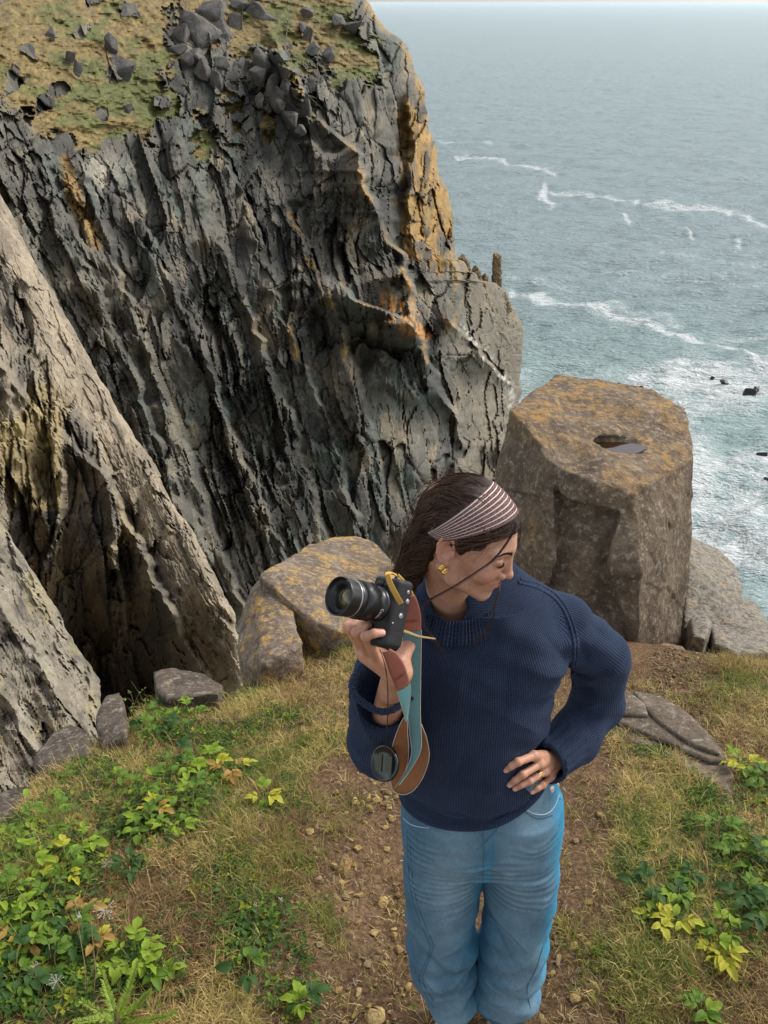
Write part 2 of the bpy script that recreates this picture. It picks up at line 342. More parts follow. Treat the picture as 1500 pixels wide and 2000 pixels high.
def cliff_sheet(name, x0, right, y0, y1, nc, nr, Yf, relief, colour, label, cat, back=(26, 1.6, 0.8), round_=(26, 0.035), mat=None):
    py = np.linspace(y0, y1, nr)[:, None]; R = np.array(right, float)
    xr = np.interp(py[:, 0], R[:, 1], R[:, 0])[:, None]
    xr = xr + 4 * (cells(py / 41, py * 0, 90)['h'] - .5) + 5 * fbm(py / 47, py * 0, o=3, s=91) + 1.5 * (cells(py / 11, py * 0, 92)['h'] - .5)
    kern = np.exp(-(np.arange(-60, 61) / 25.0) ** 2); kern /= kern.sum()
    xs = np.convolve(np.pad(xr[:, 0], 60, mode='edge'), kern, 'valid')[:, None]
    a = np.linspace(0, 1, nc)[None, :] ** 0.94
    px = x0 + (xs - x0) * a + (xr - xs) * a ** 14; PY = py + 0 * px
    Y = Yf(px, PY); d, C, extra = relief(px, PY)
    t = np.clip(1 - (xr - px) / round_[0], 0, 1)
    Y = Y * (1 + d) + extra + Y * round_[1] * (1 - np.sqrt(np.maximum(0, 1 - t ** 2.2)))
    col = colour(px, PY, C, Y)
    V = W(px, PY, Y)
    j = np.arange(1, back[0] + 1)[None, :]
    pb = xr - back[2] * j ** 1.6; Yb = Y[:, -1:] + back[1] * j * (1 + 0.1 * vnoise(j * .7 + 0 * py, py / 12))
    Vb = W(pb, PY[:, :1] + 0 * pb, Yb); cb = np.repeat(col[:, -1:, :], back[0], 1)
    V = np.concatenate([V, Vb], 1); col = np.concatenate([col, cb], 1)
    V[..., 2] = np.maximum(V[..., 2], SEA - 3)
    me = mesh(name, V, grid_faces(nr, nc + back[0])[:, ::-1], False, [mat or ROCKFACE], {'tint': col.reshape(-1, 3)})
    o = link(name, me, label=label, cat=cat)
    return o, (px, PY, Y)
m = Mat("cliff_rock", 0.78, 0.35); o = m.obj()
n1 = m.noise(o, 1.1, 6, 0.65); n2 = m.noise(m.mapv(o, (3, 3, .5), (0, -.35, 0)), 1.4, 5, 0.6)
v = m.math('ADD', m.math('MULTIPLY', n1, 0.9), m.math('MULTIPLY', n2, 0.8))
m.color(m.mix(1.0, m.attr('tint', True), m.ramp(v, [(0.5, 0.70), (0.85, 1.0), (1.2, 1.34)]), 'MULTIPLY')); m.bump(v, 0.5, 0.22)
ROCKFACE = m.m
m = Mat("near_cliff_rock", 0.8, 0.35); o = m.obj()
n1 = m.noise(o, 3.5, 6, 0.65); n2 = m.noise(m.mapv(o, (9, 9, 1.6), (0, -.5, 0)), 1.4, 5, 0.6)
v = m.math('ADD', m.math('MULTIPLY', n1, 0.9), m.math('MULTIPLY', n2, 0.8))
m.color(m.mix(1.0, m.attr('tint', True), m.ramp(v, [(0.5, 0.72), (0.85, 1.0), (1.2, 1.3)]), 'MULTIPLY')); m.bump(v, 0.5, 0.08)
ROCKNEAR = m.m
def c3(*c): return np.array(c, float)
def lerp(a, b, t): return a * (1 - t[..., None]) + b * t[..., None]

# ---- the far headland
YH = tps([(-750, -250, 96), (-750, 300, 56), (-750, 900, 40), (-250, -200, 104), (-250, 250, 66), (0, 0, 92), (0, 250, 76), (350, -150, 138), (350, 0, 119), (350, 250, 100), (700, -200, 160), (700, 0, 138), (700, 200, 122), (850, 350, 128), (830, 200, 134),
          (-150, 700, 56), (0, 450, 67), (200, 700, 71), (200, 1000, 60), (450, 700, 84), (450, 1150, 70), (450, 1400, 62), (650, 600, 98), (650, 1000, 82), (700, 1250, 78), (880, 700, 112), (880, 1000, 98), (1000, 620, 140), (1020, 790, 141), (980, 1000, 112), (1000, 1200, 104)])
H_EDGE = [(690, -220), (708, -10), (722, 12), (755, 58), (792, 85), (800, 108), (806, 140), (828, 178), (834, 205), (842, 250), (852, 300), (862, 345), (874, 366), (878, 400), (886, 470), (893, 506), (904, 508), (912, 514), (920, 531), (930, 528), (938, 548), (950, 540), (957, 552), (966, 545), (984, 562), (990, 584), (1008, 605), (1021, 638), (1022, 700), (1022, 770), (1014, 800), (1005, 900), (995, 1450)]
RIBS = [([(540, 70), (560, 120), (600, 215), (690, 290), (716, 370), (742, 440), (780, 500), (800, 570), (806, 640)], 16.0, 75, 9), ([(660, 560), (700, 590), (790, 622), (822, 665), (850, 745), (893, 825), (903, 930), (905, 1100)], 13.0, 80, 8),
        ([(868, 622), (930, 678), (965, 716), (992, 752), (1002, 800), (1000, 900)], 9.0, 45, 6), ([(880, 500), (890, 560), (880, 640), (860, 700)], 4.0, 40, 8), ([(785, 225), (790, 300), (788, 420), (792, 520)], -5.0, 46, 10),
        ([(330, 240), (410, 430), (520, 700), (600, 930), (640, 1080)], 3.6, 70, 9), ([(150, 300), (215, 500), (330, 800), (470, 1190)], 4.0, 70, 9), ([(440, 300), (505, 470), (560, 650), (640, 820), (700, 1050)], 3.2, 50, 8),
        ([(560, 420), (640, 560), (690, 720), (740, 900)], 3.0, 45, 8), ([(60, 260), (150, 480), (260, 740), (400, 1080)], 3.0, 50, 9), ([(250, 330), (300, 480), (400, 700), (450, 850), (560, 1090)], 2.4, 40, 7)]
def h_relief(px, py):
    u = strata(px, py, [-300, 100, 400, 700, 1000], [.58, .5, .36, .17, .12], 600)
    d, C = rockface(u, py, 1.0, 100)
    g = h_grass(px, py)
    lump = 0.008 * fbm(px / 48, py / 24, o=4, s=150) + 0.0022 * vnoise(px / 9, py / 5, s=151) + 0.0010 * vnoise(px / 4, py / 3, s=152)
    d = d * (1 - g * .93) + lump * g
    ex = 0; cr = 0
    for k, (pts, A, wl, wr) in enumerate(RIBS):
        e, c = crest(px, py, pts, A, wl, wr, 7, 200 + k * 3); ex = ex + e; cr = np.maximum(cr, c)
    C.append(dict(u=u, g=g, cr=cr))
    return d, C, ex * (1 - g * .6)
GRASS_H = [[(-300, -300), (345, -300), (340, 40), (350, 110), (325, 150), (345, 225), (300, 262), (230, 268), (170, 300), (120, 262), (60, 262), (30, 225), (-20, 205), (-300, 170)],
           [(395, -300), (352, 0), (360, 70), (400, 60), (450, 120), (500, 110), (560, 100), (575, 150), (640, 110), (660, 160), (700, 150), (742, 150), (742, 110), (720, 60), (700, 20), (690, -300)],
           [(470, 155), (520, 165), (520, 215), (470, 190)], [(455, 170), (500, 160), (540, 220), (545, 260), (480, 290), (440, 230)], [(370, 210), (410, 240), (440, 300), (400, 320), (370, 290)], [(570, 170), (600, 160), (625, 230), (590, 215)],
           [(620, 130), (700, 150), (742, 150), (750, 165), (700, 165), (640, 165)]]
def h_grass(px, py):
    wx = px + 22 * fbm(px / 26, py / 18, o=4, s=160, g=.62); wy = py + 20 * fbm(px / 26, py / 18, o=4, s=161, g=.62)
    g = 0 * px
    for P in GRASS_H: g = np.maximum(g, 1 - sst(-7, 5, poly_dist(P, wx, wy)))
    c = cells(px / 34, py / 26, 163)
    rock = (c['h'] > .86) * sst(0.02, .1, c['e']) 
    return g * (1 - rock)
def h_colour(px, py, C, Y):
    c0, c1, c2, c3_, X = C
    dark = c3(.045, .044, .038); mid = c3(.105, .098, .078); tan = c3(.215, .178, .120); green = c3(.105, .120, .100); rust = c3(.30, .155, .045)
    t = .5 * c1['h4'] + .35 * c0['h4'] + .3 * c2['h4'] - .08 + .3 * fbm(px / 40, py / 60, o=3, s=170)
    col = lerp(dark, mid, sst(.12, .56, t)); col = lerp(col, tan, sst(.58, .95, t) * .85); col = lerp(col, green, (c1['h3'] > .86) * .6)
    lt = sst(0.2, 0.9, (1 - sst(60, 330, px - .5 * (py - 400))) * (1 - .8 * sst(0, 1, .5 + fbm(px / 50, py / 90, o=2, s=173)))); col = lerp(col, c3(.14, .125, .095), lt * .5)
    # pale broken rock under the grass on the left, rust-coloured slabs
    col = lerp(col, c3(.36, .32, .25), np.exp(-((px - 190) / 55) ** 2 - ((py - 340) / 42) ** 2) * sst(.3, .8, c2['h']) * .9)
    ru = np.maximum(1 - sst(0, 14, poly_dist([(125, 310), (135, 330), (175, 440), (192, 480), (178, 470), (135, 390)], px, py)), 0)
    pil = 1 - sst(-6, 12, poly_dist([(790, 190), (845, 260), (880, 370), (888, 490), (900, 510), (860, 540), (800, 500), (788, 460), (792, 360), (776, 225)], px + 8 * vnoise(px / 10, py / 30, s=175), py))
    pil = pil * sst(.12, .5, .5 * c1['h'] + .5 * c2['h2'] + .25 * fbm(px / 9, py / 40, o=3, s=176))
    tip = 1 - sst(-4, 10, poly_dist([(893, 505), (990, 570), (1015, 620), (990, 640), (960, 600), (900, 600), (885, 640)], px, py)); tip = tip * sst(.3, .7, c2['h'] + .2 * fbm(px / 12, py / 20, o=2, s=177))
    crn = X['cr'] * sst(-.1, .5, fbm(px / 16, py / 22, o=3, s=178)) * (px > 560) * (py < 720)
    edge = np.exp(-((np.interp(py, [r[1] for r in H_EDGE], [r[0] for r in H_EDGE]) - px) / 13) ** 2) * (py < 300) * sst(-.2, .3, vnoise(px / 12, py / 18, s=179))
    orr = np.clip(np.maximum.reduce([ru * .8, pil, tip * .75, crn, edge * .9]), 0, 1)
    col = lerp(col, lerp(c3(.20, .135, .055), c3(.36, .21, .060), c3_['h']), orr)
    spots = 1 - sst(0, 10, poly_dist([(745, 575), (800, 590), (840, 660), (800, 650), (760, 630)], px + 12 * vnoise(px / 8, py / 8, s=180), py)); col = lerp(col, c3(.45, .21, .05), spots * (c3_['h2'] > .45) * .8)
    # the outermost rib is browner; white droppings along its crest
    col = lerp(col, c3(.17, .145, .105), sst(860, 940, px) * sst(480, 540, py) * .85)
    gu = np.exp(-(poly_dist([(900, 635), (950, 690), (985, 740), (1000, 790)], px + 10 * vnoise(px / 7, py / 9, s=181), py, False) / 7) ** 2); col = lerp(col, c3(.55, .53, .47), gu * sst(.5, .8, c3_['h3']) * .6)
    # grass
    gn = fbm(px / 60, py / 30, o=4, s=185); gf = vnoise(px / 5, py / 3, s=186)
    greenness = sst(-.25, .55, gn + .55 * np.exp(-((px - 270) / 110) ** 2 - ((py - 170) / 80) ** 2) + .4 * np.exp(-((px - 220) / 70) ** 2 - ((py - 20) / 60) ** 2) + .5 * sst(480, 560, px) - .25 - .3 * sst(150, 250, py) * sst(250, 120, px))
    gc = lerp(c3(.170, .122, .044), c3(.080, .095, .024), greenness * .85); gc = gc * (1 + .30 * gf + .22 * fbm(px / 12, py / 6, o=2, s=187))[..., None]
    return lerp(col, gc, X['g'])
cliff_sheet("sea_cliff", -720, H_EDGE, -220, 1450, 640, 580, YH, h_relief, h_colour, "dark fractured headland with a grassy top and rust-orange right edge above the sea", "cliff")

# ---- the pale slab spur that runs down across the left of the picture
A_EDGE = [(-560, -560), (-330, -210), (-210, -20), (-120, 130), (-40, 300), (0, 378), (45, 470), (100, 562), (150, 655), (205, 745), (262, 850), (300, 905), (345, 985), (390, 1060), (430, 1140), (458, 1200), (472, 1260), (480, 1330), (480, 1600)]
YA = tps([(-750, -560, 72), (-750, 200, 52), (-750, 800, 30), (-330, -210, 68), (-750, 1400, 20), (-300, 200, 60), (0, 378, 62), (205, 745, 50), (345, 985, 43), (470, 1250, 37), (-250, 700, 34), (0, 800, 40), (0, 1000, 36), (100, 900, 43), (200, 1150, 41), (330, 1200, 38), (250, 1400, 44), (150, 1250, 44), (0, 1300, 30), (-260, 1200, 24), (400, 1550, 40)])
def a_relief(px, py):
    xr = np.interp(py, [r[1] for r in A_EDGE], [r[0] for r in A_EDGE]); q = xr - px
    u = strata(px, py, [-300, 500], [.56, .54], 800)
    slab = 1 - sst(60, 130, q + 25 * fbm(px / 60, py / 80, o=2, s=301) + .05 * (1000 - py))
    d1, C = rockface(u, py, .85, 300, (.004, .005, .0042, .0022), 1.0)
    u2 = strata(px, py, [-300, 500], [.12, .25], 1000); d2, C2 = rockface(u2, py, 1.0, 340, (.027, .017, .0075, .0028), 1.0, .7)
    d = d1 * slab + d2 * (1 - slab)
    ex = 0
    for k, (pts, A, wl, wr) in enumerate([([(-60, 640), (60, 790), (130, 860), (215, 940), (290, 1120), (345, 1230), (400, 1330)], 2.6, 46, 12), ([(100, 860), (120, 950), (110, 1080)], 2.0, 40, 10), ([(0, 700), (40, 860), (60, 1000)], 1.5, 60, 10), ([(215, 950), (225, 1100), (250, 1250)], 2.0, 26, 8)]):
        e, c = crest(px, py, pts, A, wl, wr, 7, 380 + k * 3); ex = ex + e
    C.append(dict(slab=slab, C2=C2, q=q)); return d, C, ex
def a_colour(px, py, C, Y):
    c0, c1, c2, c3_, X = C; D = X['C2']; s = X['slab']
    t = .4 * c1['h4'] + .4 * c2['h4'] + .2 * c3_['h4'] + .25 * fbm(px / 40, py / 40, o=3, s=391)
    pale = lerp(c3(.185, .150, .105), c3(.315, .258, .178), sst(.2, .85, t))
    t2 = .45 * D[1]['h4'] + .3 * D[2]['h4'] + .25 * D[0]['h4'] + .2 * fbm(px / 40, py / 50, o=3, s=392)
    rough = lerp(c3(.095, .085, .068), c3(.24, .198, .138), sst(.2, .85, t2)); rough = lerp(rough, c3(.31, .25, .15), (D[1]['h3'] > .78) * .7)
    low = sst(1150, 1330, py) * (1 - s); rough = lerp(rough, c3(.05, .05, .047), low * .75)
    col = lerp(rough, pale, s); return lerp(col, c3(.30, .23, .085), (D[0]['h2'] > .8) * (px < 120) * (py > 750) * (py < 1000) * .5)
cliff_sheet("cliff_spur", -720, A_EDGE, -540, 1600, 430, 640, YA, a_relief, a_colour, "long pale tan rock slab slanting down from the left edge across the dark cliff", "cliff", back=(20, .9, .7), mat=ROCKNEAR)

# ---- the nearest spur, lower left
B_EDGE = [(-640, 240), (-420, 500), (-200, 760), (-60, 960), (0, 1018), (50, 1090), (100, 1170), (150, 1260), (195, 1330), (207, 1390), (210, 1450), (214, 1800)]
YB = tps([(-750, 250, 30), (-750, 900, 18), (-750, 1600, 8.5), (-300, 900, 24), (0, 1018, 23), (100, 1170, 19.5), (205, 1390, 15.5), (-250, 1250, 14), (0, 1350, 14), (100, 1500, 12.5), (0, 1550, 11), (-250, 1600, 9.5), (200, 1700, 12)])
def b_relief(px, py):
    u = strata(px, py, [-300, 500], [.62, .60], 1200)
    d, C = rockface(u, py, .8, 400, (.016, .011, .0068, .0028), 1.0, .7)
    ex = 0
    for k, (pts, A, wl, wr) in enumerate([([(-60, 1100), (0, 1180), (60, 1260), (105, 1340), (150, 1440), (170, 1500)], 1.0, 46, 12), ([(-40, 1290), (30, 1400), (75, 1470), (90, 1560)], 1.1, 40, 12)]):
        e, c = crest(px, py, pts, A, wl, wr, 7, 480 + k * 3); ex = ex + e
    return d, C, ex
def b_colour(px, py, C, Y):
    c0, c1, c2, c3_ = C
    t = .35 * c1['h4'] + .3 * c2['h4'] + .2 * c3_['h4'] + .15 * c0['h4'] + .3 * fbm(px / 50, py / 50, o=3, s=491)
    col = lerp(c3(.10, .09, .07), c3(.21, .178, .13), sst(.15, .5, t)); col = lerp(col, c3(.30, .268, .21), sst(.55, .95, t) * .7)
    return lerp(col, c3(.30, .25, .11), sst(.2, .6, fbm(px / 30, py / 60, o=2, s=492)) * .35)
cliff_sheet("cliff_spur", -720, B_EDGE, 240, 1800, 300, 480, YB, b_relief, b_colour, "nearest grey-brown rock spur at the lower left behind the grassy brink", "cliff", back=(16, .5, .7), mat=ROCKNEAR)

# ================================================================== solid shapes from distance fields
import openvdb as vdb
def sdf_mesh(fn, lo, hi, vox, B=8):
    """surface of a distance field; only the blocks near the surface are sampled finely"""
    lo = np.asarray(lo, float); nb = np.ceil((np.asarray(hi, float) - lo) / (vox * B)).astype(int)
    bi = np.stack(np.meshgrid(*[np.arange(k) for k in nb], indexing='ij'), -1).reshape(-1, 3)
    c = lo + (bi + .5) * B * vox; d = np.asarray(fn(*c.T.astype(np.float32))); act = np.abs(d) < B * vox * 1.25
    out = np.repeat(np.repeat(np.repeat(np.sign(d).reshape(nb), B, 0), B, 1), B, 2).astype(np.float32) * 3
    o = np.stack(np.meshgrid(*[np.arange(B)] * 3, indexing='ij'), -1).reshape(-1, 3); ab = bi[act]
    for i in range(0, len(ab), 3000):
        idx = (ab[i:i + 3000, None] * B + o[None]).reshape(-1, 3); p = (lo + idx * vox).astype(np.float32)
        out[idx[:, 0], idx[:, 1], idx[:, 2]] = np.clip(np.asarray(fn(p[:, 0], p[:, 1], p[:, 2])) / vox, -3, 3)
    g = vdb.FloatGrid(3.0); g.copyFromArray(out); p, t, q = g.convertToPolygons(0.0, 0.0)
    v = np.asarray(p, float) * vox + lo; q = np.asarray(q, np.int64); t = np.asarray(t, np.int64)
    a = v[q[:, 0]]; b = v[q[:, 1]]; c = v[q[:, 2]]
    if (np.cross(b - a, c - a) * (a - v.mean(0))).sum() < 0: q = q[:, ::-1]; t = t[:, ::-1] if len(t) else t
    return v, [q] + ([t] if len(t) else [])
def smin(a, b, k):
    h = np.clip(0.5 + 0.5 * (b - a) / k, 0, 1); return b * (1 - h) + a * h - k * h * (1 - h)
def smax(a, b, k): return -smin(-a, -b, k)
def s_caps(P, a, b, r1, r2=None):
    """tapered capsule"""
    X, Y, Z = P; a = np.asarray(a, float); b = np.asarray(b, float); r2 = r1 if r2 is None else r2; d = b - a; L = (d * d).sum() + 1e-12
    t = np.clip(((X - a[0]) * d[0] + (Y - a[1]) * d[1] + (Z - a[2]) * d[2]) / L, 0, 1)
    return np.sqrt((X - a[0] - t * d[0]) ** 2 + (Y - a[1] - t * d[1]) ** 2 + (Z - a[2] - t * d[2]) ** 2) - (r1 + (r2 - r1) * t)
def s_ell(P, c, r, R=None):
    """ellipsoid; R is a 3x3 whose rows are the axes"""
    d = [P[k] - c[k] for k in range(3)]
    if R is not None: d = [R[k][0] * d[0] + R[k][1] * d[1] + R[k][2] * d[2] for k in range(3)]
    q = np.sqrt(sum((d[k] / r[k]) ** 2 for k in range(3))); g = np.sqrt(sum((d[k] / r[k] ** 2) ** 2 for k in range(3))) + 1e-9
    return q * (q - 1) / g
def vnormals(v, faces):
    n = np.zeros_like(v)
    for f in (faces if isinstance(faces, list) else [faces]):
        fn = np.cross(v[f[:, 1]] - v[f[:, 0]], v[f[:, 2]] - v[f[:, 0]])
        for k in range(f.shape[1]): np.add.at(n, f[:, k], fn)
    return n / (np.linalg.norm(n, axis=1, keepdims=True) + 1e-12)
def smooth_mesh(v, faces, it=2, lam=0.5):
    e = []
    for f in faces:
        for k in range(f.shape[1]): e.append(np.stack([f[:, k], f[:, (k + 1) % f.shape[1]]], 1))
    e = np.concatenate(e); e = np.concatenate([e, e[:, ::-1]]); cnt = np.bincount(e[:, 0], minlength=len(v))[:, None] + 1e-9
    for _ in range(it):
        s = np.stack([np.bincount(e[:, 0], weights=v[e[:, 1], k], minlength=len(v)) for k in range(3)], 1)
        v = v * (1 - lam) + lam * s / cnt
    return v
def hull_planes(pts):
    bm = bmesh.new()
    for p in pts: bm.verts.new(p)
    r = bmesh.ops.convex_hull(bm, input=bm.verts, use_existing_faces=False); bm.normal_update()
    c = np.mean(pts, 0); pl = []
    for f in bm.faces:
        n = np.array(f.normal); d = n @ np.array(f.verts[0].co)
        if n @ c > d: n, d = -n, -d
        if not any(np.dot(n, a) > .999 and abs(d - b) < .01 for a, b in pl): pl.append((n, d))
    bm.free(); return pl
def hull_hit(pl, px, py):
    """where the ray through a photo pixel meets the hull"""
    o = np.array([0, 0, CZ]); r = W(px, py, 1.0) - o; t = 0
    for n, d in pl:
        if n @ r < 0: t = max(t, (d - n @ o) / (n @ r))
    return o + r * t
def rock_solid(pts, vox=.012, k=.009, carve=None, rough=.02, seed=0, facet=.05):
    """a weathered block: the hull of its corner points, softened, chipped and roughened"""
    pts = np.asarray(pts, float); pl = hull_planes(pts)
    def fn(X, Y, Z):
        m = None
        for n, d in pl: 
            q = n[0] * X + n[1] * Y + n[2] * Z - d; m = q if m is None else np.maximum(m, q)
        s = 0
        for n, d in pl: s = s + np.exp(np.clip((n[0] * X + n[1] * Y + n[2] * Z - d - m) / k, -30, 0))
        d = m + k * np.log(s) - k * .4
        if carve is not None: d = carve((X, Y, Z), d)
        return d
    v, f = sdf_mesh(fn, pts.min(0) - .06, pts.max(0) + .06, vox)
    n = vnormals(v, f); sc = 1 / facet
    c = cells(v[:, 0] * sc * .22 + v[:, 2] * sc * .10, v[:, 2] * sc * .18 + v[:, 1] * sc * .2, seed)
    h = rough * (.8 * fbm(v[:, 0] * 4, v[:, 1] * 4, v[:, 2] * 4, o=4, s=seed) + .5 * (c['h'] - .5 + .9 * (c['h2'] - .5) * c['du'])) + rough * .12 * vnoise(v[:, 0] * 40, v[:, 1] * 40, v[:, 2] * 40, seed + 3)
    return v + n * h[:, None], f
def local(v, base=None):
    base = np.array([v[:, 0].mean(), v[:, 1].mean(), v[:, 2].min()]) if base is None else np.asarray(base, float)
    return v - base, base

def rock_material(name, dark, mid, pale, lichen, lich_amt, crust_amt, scale=1.0, top=None):
    m = Mat(name, 0.86, 0.3); o = m.obj()
    n1 = m.noise(o, 5 * scale, 6, .62); n2 = m.noise(o, 26 * scale, 5, .7); spots = m.vor(o, 24 * scale, rand=1.0); n3 = m.noise(o, 70 * scale, 4, .7)
    c = m.ramp(m.math('ADD', m.math('MULTIPLY', n1, .6), m.math('MULTIPLY', n2, .5)), [(.38, dark), (.55, mid), (.72, pale)])
    crust = m.math('MULTIPLY', m.step(m.math('ADD', m.math('MULTIPLY', n2, 1.0), m.math('MULTIPLY', m.noise(o, 42 * scale, 4, .7), .9)), 1.04 - crust_amt * .12, 1.13 - crust_amt * .1), .6)
    c = m.mix(crust, c, (.31, .29, .24)); c = m.mix(m.math('MULTIPLY', m.step(spots, .16, .10), .5 * crust_amt), c, (.40, .36, .29))
    lf = m.step(m.math('ADD', m.math('MULTIPLY', n2, .55), m.math('MULTIPLY', m.noise(o, 7 * scale, 4, .7), .7)), .70 - lich_amt * .10, .80 - lich_amt * .06)
    if top is not None: lf = m.math('MULTIPLY', lf, m.attr(top))
    c = m.mix(m.math('MULTIPLY', lf, .85), c, m.mix(n3, lichen, tuple(min(1, q * 1.7) for q in lichen)))
    m.color(m.mix(1.0, c, m.ramp(n3, [(.3, .72), (.7, 1.25)]), 'MULTIPLY')); m.bump(m.math('ADD', m.math('MULTIPLY', n2, .8), m.math('MULTIPLY', n3, .35)), .9, .02 / scale)
    return m.m
ROCK_BIG = rock_material("lichen_boulder_rock", (.060, .043, .029), (.135, .096, .062), (.235, .175, .115), (.26, .145, .038), 1.2, .2, top='lichen')
ROCK_BROWN = rock_material("brown_rock", (.10, .072, .052), (.185, .135, .095), (.27, .205, .145), (.33, .20, .055), .9, .5)
ROCK_MAUVE = rock_material("mauve_brink_rock", (.056, .041, .030), (.110, .082, .060), (.195, .150, .112), (.24, .16, .08), -.4, .3)
ROCK_GREY = rock_material("grey_cliff_rock", (.055, .053, .048), (.115, .108, .098), (.21, .195, .17), (.30, .19, .06), -1.2, -.6, .25)
ROCK_PALE = rock_material("pale_spotted_rock", (.10, .082, .062), (.17, .14, .11), (.27, .23, .185), (.30, .20, .07), .1, 1.4)
ROCK_SLAB = rock_material("layered_slab_rock", (.075, .055, .040), (.145, .110, .078), (.235, .185, .13), (.27, .20, .08), -.6, .1)

def hp(lst): return np.array([W(a, b, y) for a, b, y in lst])
def sunk(P, z): 
    q = P.copy(); q[:, 2] = z; return q
# ---- the big boulder
top = hp([(996, 800, 4.70), (1085, 731, 5.45), (1258, 750, 5.40), (1340, 795, 5.05), (1360, 892, 4.52), (1240, 960, 4.06), (1135, 932, 4.12), (1066, 880, 4.30)])
side = hp([(962, 930, 4.62), (958, 1000, 4.60), (1350, 985, 4.40), (1340, 1100, 4.34), (1338, 1180, 4.28), (1325, 1255, 4.12)])
bot = hp([(975, 1150, 4.5), (1010, 1275, 4.05), (1110, 1290, 3.92), (1250, 1290, 3.90), (1320, 1280, 4.0)])
back = np.array([(.72, 5.5, -1.9), (1.7, 5.5, -1.9), (1.75, 4.5, -1.9), (.55, 4.6, -1.9), (.65, 4.0, -1.2), (1.2, 3.95, -1.2)])
BB = np.vstack([top, side, bot, back])
BBP = hull_planes(BB); hh = lambda a, b: hull_hit(BBP, a, b)
pud = hh(1205, 866) + (0, 0, -.012)
BK = lambda *p: np.array(p, float)
BLOCKS = [np.vstack([top, hp([(1064, 930, 4.26), (1108, 975, 4.12), (1205, 1000, 4.02), (1350, 965, 4.44), (985, 860, 4.72)]), BK((.72, 5.3, -.2), (1.7, 5.3, -.2))]),
          np.vstack([hp([(998, 800, 4.70), (1062, 885, 4.30), (1084, 925, 4.22), (1078, 1020, 4.10), (1086, 1105, 4.00), (1052, 1200, 3.97), (1022, 1275, 3.97), (962, 930, 4.62), (957, 1010, 4.58), (984, 1170, 4.38)]), BK((.8, 5.2, -1.6), (.62, 4.6, -1.6), (1.0, 5.0, .2))]),
          np.vstack([hp([(1242, 958, 4.08), (1358, 890, 4.55), (1212, 985, 4.05), (1188, 1092, 3.93), (1252, 1110, 3.86), (1247, 1200, 3.82), (1235, 1290, 3.80), (1346, 1100, 4.42), (1332, 1262, 4.24)]), BK((1.7, 5.2, -1.6), (1.2, 4.9, -1.6), (1.65, 5.1, .1))]),
          np.vstack([hp([(1060, 890, 4.36), (1240, 950, 4.20), (1085, 1060, 4.13), (1160, 1085, 4.02), (1240, 1120, 4.06), (1250, 1190, 3.98), (1040, 1290, 3.98), (1290, 1290, 3.96)]), BK((.8, 5.2, -1.6), (1.6, 5.2, -1.6), (.9, 5.2, .1), (1.5, 5.2, .1))]),
          np.vstack([hp([(1075, 1200, 4.02), (1140, 1180, 4.03), (1215, 1188, 3.97), (1243, 1205, 3.92), (1236, 1292, 3.85), (1130, 1296, 3.86), (1062, 1290, 3.92)]), BK((1.0, 4.6, -1.5), (1.4, 4.6, -1.5))])]
BPL = [hull_planes(q) for q in BLOCKS]
def bcarve(P, d):
    X, Y, Z = P; d = None
    for pl in BPL:
        m = None
        for n, dd in pl: q = n[0] * X + n[1] * Y + n[2] * Z - dd; m = q if m is None else smax(m, q, .003)
        d = m if d is None else smin(d, m, .006)
    d = smax(d, -s_ell(P, hh(1130, 890) + (0, -.04, .085), (.22, .22, .125)), .012)         # scoop on the near side of the top
    d = smax(d, -s_ell(P, hh(1250, 955) + (0, -.05, .06), (.13, .10, .08)), .012)
    d = smax(d, -s_ell(P, pud + (0, .01, .0), (.172, .092, .034)), .012)
    d = smax(d, -s_ell(P, hh(1190, 800) + (.0, 0, .135), (.42, .3, .16)), .03)
    for (a, b) in (((1300, 1020), (1340, 1075)), ((1290, 1060), (1250, 1095)), ((975, 960), (1050, 975))):
        d = smax(d, -s_caps(P, hh(*a), hh(*b), .012, .016), .006)
    return d
v, f = rock_solid(BB, .013, .006, bcarve, .020, 11, .11)
lich = sst(.45, .8, vnormals(v, f)[:, 2]) * sst(.02, .2, v[:, 2] - .1) * (.5 + .5 * sst(-.1, .5, vnoise(v[:, 0] * 5, v[:, 1] * 5, v[:, 2] * 5, 77) + .5 * (v[:, 1] - 4.5))) + .35 * sst(.3, .7, vnoise(v[:, 0] * 4, v[:, 1] * 4, v[:, 2] * 4, 78))
vl, b = local(v)
boulder = link("boulder", mesh("boulder", vl, f, True, [ROCK_BIG], {'lichen': np.clip(lich, 0, 1)}), label="huge block-shaped boulder with an orange lichen top and a rain puddle beside the woman", cat="boulder", loc=b)
# rain water lying in the hollow
a = np.linspace(0, 2 * np.pi, 40, endpoint=False); wob = 1 + .08 * np.sin(3 * a + 1) + .05 * np.sin(5 * a)
pv = np.vstack([[pud + (0, 0, -.015)], np.stack([pud[0] + .158 * wob * np.cos(a), pud[1] + .084 * wob * np.sin(a), np.full(40, pud[2] - .015)], 1)]); m = Mat("puddle_water", .03, .6); m.color((.035, .016, .008))
pf = [[0, 1 + k, 1 + (k + 1) % 40] for k in range(40)]
link("puddle", mesh("puddle", pv - b, np.array(pf), True, [m.m]), parent=boulder)

